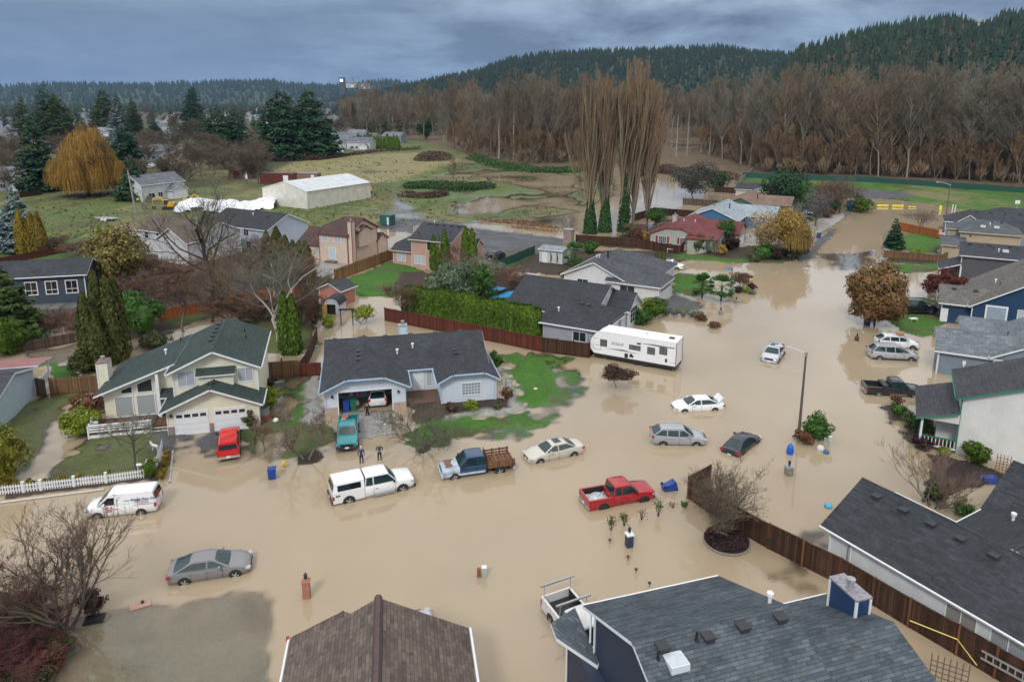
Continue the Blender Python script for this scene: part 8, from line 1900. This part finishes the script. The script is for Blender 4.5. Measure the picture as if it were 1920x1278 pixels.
 t=T('patio_table','white patio table in front of the shuttered windows','table',1262,474,.1,-28);P(t,'tabletop',lambda m:m.box(-1.1,1.1,-.5,.5,.72,.78),WHITE)
 for a,b in((-1,-.4),(1,-.4),(-1,.4),(1,.4)):P(t,'leg',lambda m:m.tube([(a,b,0),(a,b,.72)],.04,5),WHITE)
 t=T('garden_table','overturned white table on the lawn by the autumn maple','table',1712,602,.15,10);P(t,'tabletop',lambda m:m.box(-.5,.5,-.3,.3,.35,.42),WHITE)
 for a,b in((-.4,-.2),(.4,-.2),(-.4,.2),(.4,.2)):P(t,'leg',lambda m:m.tube([(a,b,0),(a,b,.35)],.03,5),WHITE)
 def box_thing(nm,lab,cat,px,py,L,W_,Hh,mat,rz,roof=None):
  t=T(nm,lab,cat,px,py,.2,rz);P(t,'body',lambda m:m.box(0,L,0,W_,0,Hh),mat);P(t,'roof',lambda m:m.box(-.1,L+.1,-.1,W_+.1,Hh,Hh+.12),roof or mat);P(t,'door',lambda m:m.box(L*.7,L*.85,-.06,0,.1,Hh*.85),WHITE)
 box_thing('shipping_container','long rust red shipping container behind the warehouse','container',488,345,12,3.4,3.6,metal_ribs((.15,.035,.03),.3),-6);box_thing('garden_shed','low brown shed right of the rust red container','shed',557,340,7.5,4,2.8,plain((.25,.13,.09),.8),-6,plain((.2,.22,.25),.6));box_thing('garden_shed','reddish shed among the bare trees beyond the container','shed',431,336,8,5,3.2,plain((.10,.04,.035),.8),-6,plain((.2,.05,.045),.7));box_thing('dumpster','green metal dumpster behind the tan house','dumpster',712,421,3,2,2.2,plain((.02,.10,.09),.5),-25)
 def digger(lab,px,py,s,rz):
  t=T('excavator',lab,'excavator',px,py,.3,rz,'yellow diggers');Yl=plain((.62,.38,.03),.5,var=.2);t.scale=(s,)*3
  for q in(-1,1):P(t,'track',lambda m:m.box(-1.9,1.9,q*1.2-.3,q*1.2+.3,0,.9),BLACK)
  P(t,'body',lambda m:(m.box(-1.9,.4,-1.2,1.2,.95,2.2),m.box(.4,1.4,-1.2,-.1,.95,1.6)),Yl);P(t,'cab',lambda m:m.box(.1,1.3,.1,1.2,1.6,3.1),GLASS);P(t,'cab_roof',lambda m:m.box(0,1.4,.05,1.25,3.1,3.25),Yl)
  P(t,'boom',lambda m:m.tube([(1,-.5,1.8),(3.2,-.5,4.1),(5.2,-.5,3.0)],[.3,.35,.25],5),Yl);P(t,'arm',lambda m:m.tube([(5.2,-.5,3.0),(5.0,-.5,1.0)],[.22,.16],5),Yl);P(t,'bucket',lambda m:m.box(4.5,5.4,-1,0,.2,1.1),DARKPL)
 digger('yellow excavator right behind the warehouse',668,352,.95,150);digger('small orange digger right of the warehouse corner',688,362,.75,200);digger('orange loader in front of the white tarpaulin',318,392,.8,190);digger('yellow loader behind the white tarpaulin',352,381,.6,10)
 t=T('tractor','green tractor with yellow wheels beside the utility pole','tractor',268,378,.2,5);Gn=plain((.02,.13,.05),.5);P(t,'body',lambda m:(m.box(-.2,2.2,-.45,.45,.8,1.6),m.box(-1.2,-.2,-.6,.6,.8,1.3)),Gn);P(t,'canopy',lambda m:m.box(-1.4,.1,-.8,.8,2.5,2.6),Gn)
 for x,r in((-.9,.85),(1.7,.5)):
  for s in(-.8,.8):w=P(t,'wheel',lambda m:m.tube([(x,s-.2,r),(x,s+.2,r)],r,14,0,True),RUBBER);P(w,'rim',lambda m:m.tube([(x,s-.22,r),(x,s+.22,r)],r*.5,10,0,True),plain((.6,.5,.03),.5))
 t=T('flat_trailer','low silver trailer on the left field','trailer',202,414,.15,160);P(t,'bed',lambda m:m.box(-2.6,2.6,-1.1,1.1,.6,.75),GALV);P(t,'drawbar',lambda m:m.tube([(2.6,.6,.65),(4.2,0,.6),(2.6,-.6,.65)],.07,4),GALV)
 for x in(-.6,.4):
  for s in(-1.2,1.2):P(t,'wheel',lambda m:m.tube([(x,s-.12,.38),(x,s+.12,.38)],.38,12,0,True),WHITE)
 t=T('tarpaulin','long crumpled white tarpaulin over timber behind the white house','tarpaulin',325,402,.2,12);rg=np.random.default_rng(4);nx,ny=40,12;g=np.array([[(i*.62+rg.uniform(-.2,.2),j*1.5+3.2*math.sin(i*.21)+rg.uniform(-.7,.7),(1.1+1.4*math.sin(j/11*PI)*(.6+.4*math.sin(i*.4))+rg.uniform(-.3,.3))if 0<j<ny-1 else rg.uniform(.1,.8))for j in range(ny)]for i in range(nx)]);i=np.arange((nx-1)*(ny-1));a=(i//(ny-1))*ny+i%(ny-1);npmesh('sheet',g.reshape(-1,3),np.stack([a,a+ny,a+ny+1,a+1],1),plain((.75,.77,.8),.4,var=.12),t)
 P(t,'timber',lambda m:m.box(2,21,3.5,8.5,0,1.1),boards((.12,.07,.05),.4))
 t=T('picnic_shelter','dark timber shelter in the flooded garden by the red fence','shelter',1165,445,0,-28);P(t,'roof',lambda m:m.slab([(0,0,2.3),(5,0,2.3),(5,3,2.7),(0,3,2.7)],.12,0,0),boards((.08,.045,.03),.3))
 for a,b in((.2,.2),(4.8,.2),(4.8,2.8),(.2,2.8)):P(t,'post',lambda m:m.box(a-.07,a+.07,b-.07,b+.07,-.3,2.3),BARKD)
 t=T('stone_chimney','stone outdoor chimney at the end of the red posted fence','chimney',1066,462,0,-28);P(t,'stack',lambda m:m.box(-.9,.9,-.7,.7,-.2,3.4),brick((.2,.14,.11),(.36,.27,.22),.35,.22));P(t,'cap',lambda m:m.box(-1.,1.,-.8,.8,3.4,3.55),GALV)
 for i,(lab,px,py)in enumerate((('low blue tarpaulin left of the garden pond',184,572),('small blue tarpaulin by the gold conifer',222,546))):m=MB();m.slab([(0,0,1.3),(2.2,0,1.0),(2.2,1.8,1.2),(0,1.8,1.5)],.04,0,0);tag(m.build('blue_tarpaulin',plain((.01,.06,.4),.4),None,G(px,py)+(0,),.3),lab,'tarpaulin')
def person(label,px,py,face,shirt,pants,skin=(.52,.30,.21),arms='folded',hat=None,hair=(.35,.3,.25),sit=False,z=-.25,s=1.0):
 0
 J={'pel':(0,0,.95,.15,.11),'waist':(0,0,1.08,.145,.105),'chest':(0,.0,1.30,.165,.115),'shb':(0,0,1.42,.12,.085),'neck':(0,.01,1.50,.055,.055),'jaw':(0,.025,1.58,.07,.075),'skull':(0,.01,1.68,.08,.095),'top':(0,0,1.76,.05,.06)}
 E=[('pel','waist'),('waist','chest'),('chest','shb'),('shb','neck'),('neck','jaw'),('jaw','skull'),('skull','top')]
 for k,q in(('l',1),('r',-1)):
  kn=(.11*q,.03,.5)if not sit else(.13*q,.38,.72);an=(.12*q,-.02,.09)if not sit else(.13*q,.4,.25)
  J['hip'+k]=(.09*q,0,.88,.085,.09);J['kn'+k]=kn+(.058,.06);J['an'+k]=an+(.042,.045);J['toe'+k]=(an[0],an[1]+.17,.04 if not sit else .2,.045,.03)
  E+=[('pel','hip'+k),('hip'+k,'kn'+k),('kn'+k,'an'+k),('an'+k,'toe'+k)]
  J['sh'+k]=(.19*q,0,1.40,.062,.062)
  if arms=='folded':el,wr=(.27*q,.0,1.14),(.08*q,.2,1.13)
  else:el,wr=(.25*q,-.02,1.13),(.26*q,.08,.88)
  J['el'+k]=el+(.046,.046);J['wr'+k]=wr+(.03,.026);d=Vector(wr)-Vector(el);d.normalize();pm=Vector(wr)+d*.08;J['pa'+k]=tuple(pm)+(.038,.02)
  E+=[('shb','sh'+k),('sh'+k,'el'+k),('el'+k,'wr'+k),('wr'+k,'pa'+k)]
 t=thing('person',label,'person',G(px,py)+(z,),R(face));t.scale=(s,)*3
 names=list(J);me=D.meshes.new('body');me.from_pydata([J[n][:3]for n in names],[(names.index(a),names.index(b))for a,b in E],[]);o=D.objects.new('body',me);COL.objects.link(o)
 md=o.modifiers.new('s','SKIN');md.branch_smoothing=.4
 for i,n in enumerate(names):me.skin_vertices[0].data[i].radius=J[n][3:5]
 me.skin_vertices[0].data[0].use_root=True;o.modifiers.new('u','SUBSURF').levels=2
 dg=bpy.context.evaluated_depsgraph_get();dg.update();ev=o.evaluated_get(dg);full=D.meshes.new_from_object(ev);D.objects.remove(o)
 bm=MB();V=[tuple(v.co)for v in full.vertices];bm.raw(V,[tuple(p.vertices)for p in full.polygons])
 for k,q in(('l',1),('r',-1)):
  pm=Vector(J['pa'+k][:3]);d=(pm-Vector(J['wr'+k][:3])).normalized();sd=d.cross(Vector((0,0,1)))if abs(d.z)<.8 else Vector((0,1,0));sd.normalize();cu=d.cross(sd)
  for j,l in enumerate((.070,.080,.076,.062)):b=pm+sd*(j-1.5)*.02;bm.tube([tuple(b),tuple(b+d*l*.5),tuple(b+d*l*.85+cu*.015*q)],[.01,.009,.007],6,0,True)
  b=pm-d*.03-sd*.03;bm.tube([tuple(b),tuple(b-sd*.03+d*.03),tuple(b-sd*.03+d*.06)],[.012,.010,.008],6,0,True)
 mi=[]
 for f in bm.f:
  c=sum((Vector(bm.v[i])for i in f),Vector())/len(f)
  if c.z>1.47:mi.append(0)
  elif c.z<.98 and abs(c.x)<.22 and not(arms!='folded' and abs(c.x)>.21):mi.append(2 if c.z>.1 or sit else 3)
  else:
   el=Vector(J['ell' if c.x>0 else 'elr'][:3]);forearm=(c-el).length>.09 and(abs(c.x)>.23 or c.y>.13)and c.z<1.2
   mi.append(0 if forearm and(hat is None or c.y>.17 or c.z<.93)else 1)
 bm.m=mi;sk=plain(skin,.6);bm.build('body',[sk,plain(shirt,.8),plain(pants,.8),BLACK],t,smooth=60,uv=False)
 f=MB();f.lathe([(0,-.02),(.016,0),(0,.03)],5,c=(0,.115));f.v=[(x,y,z_+1.615)for x,y,z_ in f.v];f.build('nose',sk,t)
 for q in(-1,1):
  m=MB();m.lathe([(0,-.009),(.011,0),(0,.009)],6,c=(q*.032,.098));m.v=[(x,y,z_+1.65)for x,y,z_ in m.v];m.build('eye',BLACK,t);m=MB();m.box(q*.085-.01,q*.085+.01,-.01,.03,1.61,1.67);m.build('ear',sk,t)
 m=MB();m.box(-.025,.025,.098,.106,1.572,1.58);m.build('mouth',plain((.25,.08,.07),.6),t)
 h=MB()
 if hat:h.lathe([(.098,1.66),(.10,1.70),(.085,1.76),(.04,1.79),(0,1.795)],14);h.box(-.07,.07,.06,.19,1.675,1.69);h.build('cap',plain(hat,.8),t,smooth=50)
 elif hair:h.lathe([(.088,1.66),(.093,1.7),(.075,1.755),(.03,1.78),(0,1.782)],14,c=(0,-.012));h.build('hair',plain(hair,.8),t,smooth=50)
 return t
def make_suburb():
 defs=[((.62,.64,.66),(.10,.11,.13)),((.55,.44,.3),(.13,.12,.125)),((.3,.36,.42),(.12,.13,.15)),((.6,.6,.58),(.2,.13,.1)),((.45,.47,.5),(.16,.18,.2)),((.66,.66,.66),(.14,.055,.045))]
 pr=[]
 for i,(w,r)in enumerate(defs):
  h=House('x',(0,0),0,siding(w),shingle(r),WHITE,group='small houses of the far suburb');h.block(-7,7,-4.5,4.5,3.2 if i%2 else 5,5.6 if i%2 else 7.4,'x');h.block(1,6,-7,0,3.,4.8,'y')
  h.window('s',-4.5,-4,1.6,2,1.3);h.window('s',-4.5,-1.2,1.6,1.4,1.3);h.garage_door('s',-7,3.5,0,4,2.2,windows=False);pr.append(h.done())
 L=[(318,296,0,-28,'grey roofed white house left of the peach gable'),(332,308,1,-28,'peach walled house with brown grey roof behind the bare trees'),(292,300,2,60,'house with a low carport roof beside the peach house'),(290,372,0,62,'white farm house by the clipped conifer'),(300,262,4,-28,'long grey roofed building above the peach house'),(312,246,0,20,'white gabled house far beyond the willow'),(285,285,1,0,'small peach cottage near the dark hedge'),(200,256,4,0,'long flat school roof above the willow'),(165,258,4,5,'second long flat roof above the willow'),(15,256,0,20,'white house at the far left edge'),(22,240,2,20,'blue grey roofed house at the far left edge'),(10,270,0,40,'pale house left of the bright cedars'),(55,280,3,-10,'low brown roofed house behind the dark fir'),(20,292,0,10,'white house with grey roof near the brown trees'),(78,284,3,-10,'second low brown roof behind the dark fir'),(130,252,0,10,'pale gable between the far cedars'),(18,355,2,30,'slate house with white gable behind the left field'),(-5,345,4,30,'grey roof at the left edge behind the field'),(35,228,0,10,'tiny white house under the far left trees'),(632,268,0,20,'cream gabled house right of the fir pair'),(645,275,2,-20,'grey roofed house right of the fir pair'),(672,262,4,-5,'wide grey roofed house behind the tall cypresses'),(690,270,0,-28,'white gable peeping above the tall cypresses'),(678,281,0,-10,'white garage with grey roof in front of the tall cypresses'),(740,268,2,-20,'dark house right of the tall cypresses'),(625,284,0,10,'white lean-to beside the fir pair'),(507,298,4,0,'grey shed left of the fir pair'),(520,212,0,0,'pale building on the plain behind the firs'),(610,214,0,0,'long pale store on the plain'),(330,236,3,0,'rust roofed house on the far plain'),(350,226,0,0,'tiny pale house left of the park evergreens'),(380,216,0,0,'tiny pale house above the park evergreens'),(1790,236,0,0,'white shed seen through the wood at the right'),(1860,238,4,0,'long silver shed seen through the wood at the right'),(1900,239,0,0,'second silver shed at the right end of the wood'),(970,214,0,0,'white building glimpsed left of the lone fir'),(1000,218,4,0,'second building glimpsed left of the lone fir')]
 used=set()
 for px,py,k,rz,lab in L:
  x,y=G(px,py,.2);s=1.0 if py>240 else 1.5
  if py<245 and px>900:s=2.2
  o=pr[k]
  if k not in used:used.add(k);o.location=(x,y,.2);o.rotation_euler[2]=R(rz);o.scale=(s,)*3;o['label']=lab
  else:clone(o,lab,(x,y,.2),R(rz),s)
 rnd=random.Random(77)
 for i in range(70):
  px=rnd.uniform(-40,660);py=rnd.uniform(203,262 if px<130 or 300<px<350 else 236);k=rnd.choice([0,2,3,4,1,0]);x,y=G(px,py,.2)
  clone(pr[k],'small pale house in the crowded far left suburb',(x,y,.2),rnd.uniform(0,6),rnd.uniform(.9,1.25))
 for k in range(6):
  if k not in used:G_=G(560+k*9,214);pr[k].location=(G_[0],G_[1],.2);pr[k]['label']='red roofed house far out on the plain'
 for i,(px,py,d,lab)in enumerate(((1402,124,1350,'white house high on the middle ridge'),(1386,122,1350,'second white house on the middle ridge'),(1282,137,1250,'white house low on the middle ridge'),(1802,58,800,'grey house on top of the near hill'),(668,163,2700,'pale block on the far ridge'),(690,165,2700,'second pale block on the far ridge'),(1372,125,1360,'long pale house on the middle ridge'))):
  X=(px-960)/F*d;Z=H+(188-py)/F*d;clone(pr[0 if i!=3 else 4],lab,(X,d,Z-4),R(-10),1.6 if d<2000 else 2.6)
 t=thing('lit_tower','dark tower block with one bright lamp on the far ridge','tower',(-640,2760,40));m=MB();m.box(-10,10,-10,10,0,72);m.build('block',plain((.06,.07,.1),.8),t);m=MB();m.box(-6,5,-10.6,-10,56,66);m.build('lamp',emit((1,.9,.8),2.),t)
 t=thing('lit_tower','pale mast building with a warm light on the plain','tower',G(661,214)+(0,));m=MB();m.box(-3,5,-3,3,0,28);m.build('block',plain((.35,.38,.42),.8),t);m=MB();m.box(-2,2,-3.4,-3,18,21);m.build('lamp',emit((1,.7,.4),3.),t)
make_fences();make_props();make_suburb()
person('man in a dark grey t-shirt and black trousers with folded arms in the street',712,862,190,(.045,.055,.075),(.018,.018,.02),hair=None)
person('man in a navy jacket and pale cap standing side on by the teal pickup',678,868,205,(.025,.045,.11),(.02,.018,.022),arms='down',hat=(.4,.45,.5))
person('person in black clothing by the garage mouth',689,780,185,(.012,.012,.014),(.015,.015,.018),arms='down',hair=(.1,.06,.04),z=-.35,s=.95)
def make_haze():
 m=MB();m.box(-6000,6000,-60,5400,-2,160);t=NT('haze')
 v=t.new('VolumePrincipled');v.inputs['Color'].default_value=(.42,.68,1,1);v.inputs['Density'].default_value=.00005;v.inputs['Anisotropy'].default_value=0
 t.l(v.outputs[0],t.out.inputs[1]);o=m.build('haze',t.m,uv=False);tag(o,'pale blue damp air','haze',None,'stuff')
make_haze()
setup_world();setup_light();setup_camera()
make_ground()
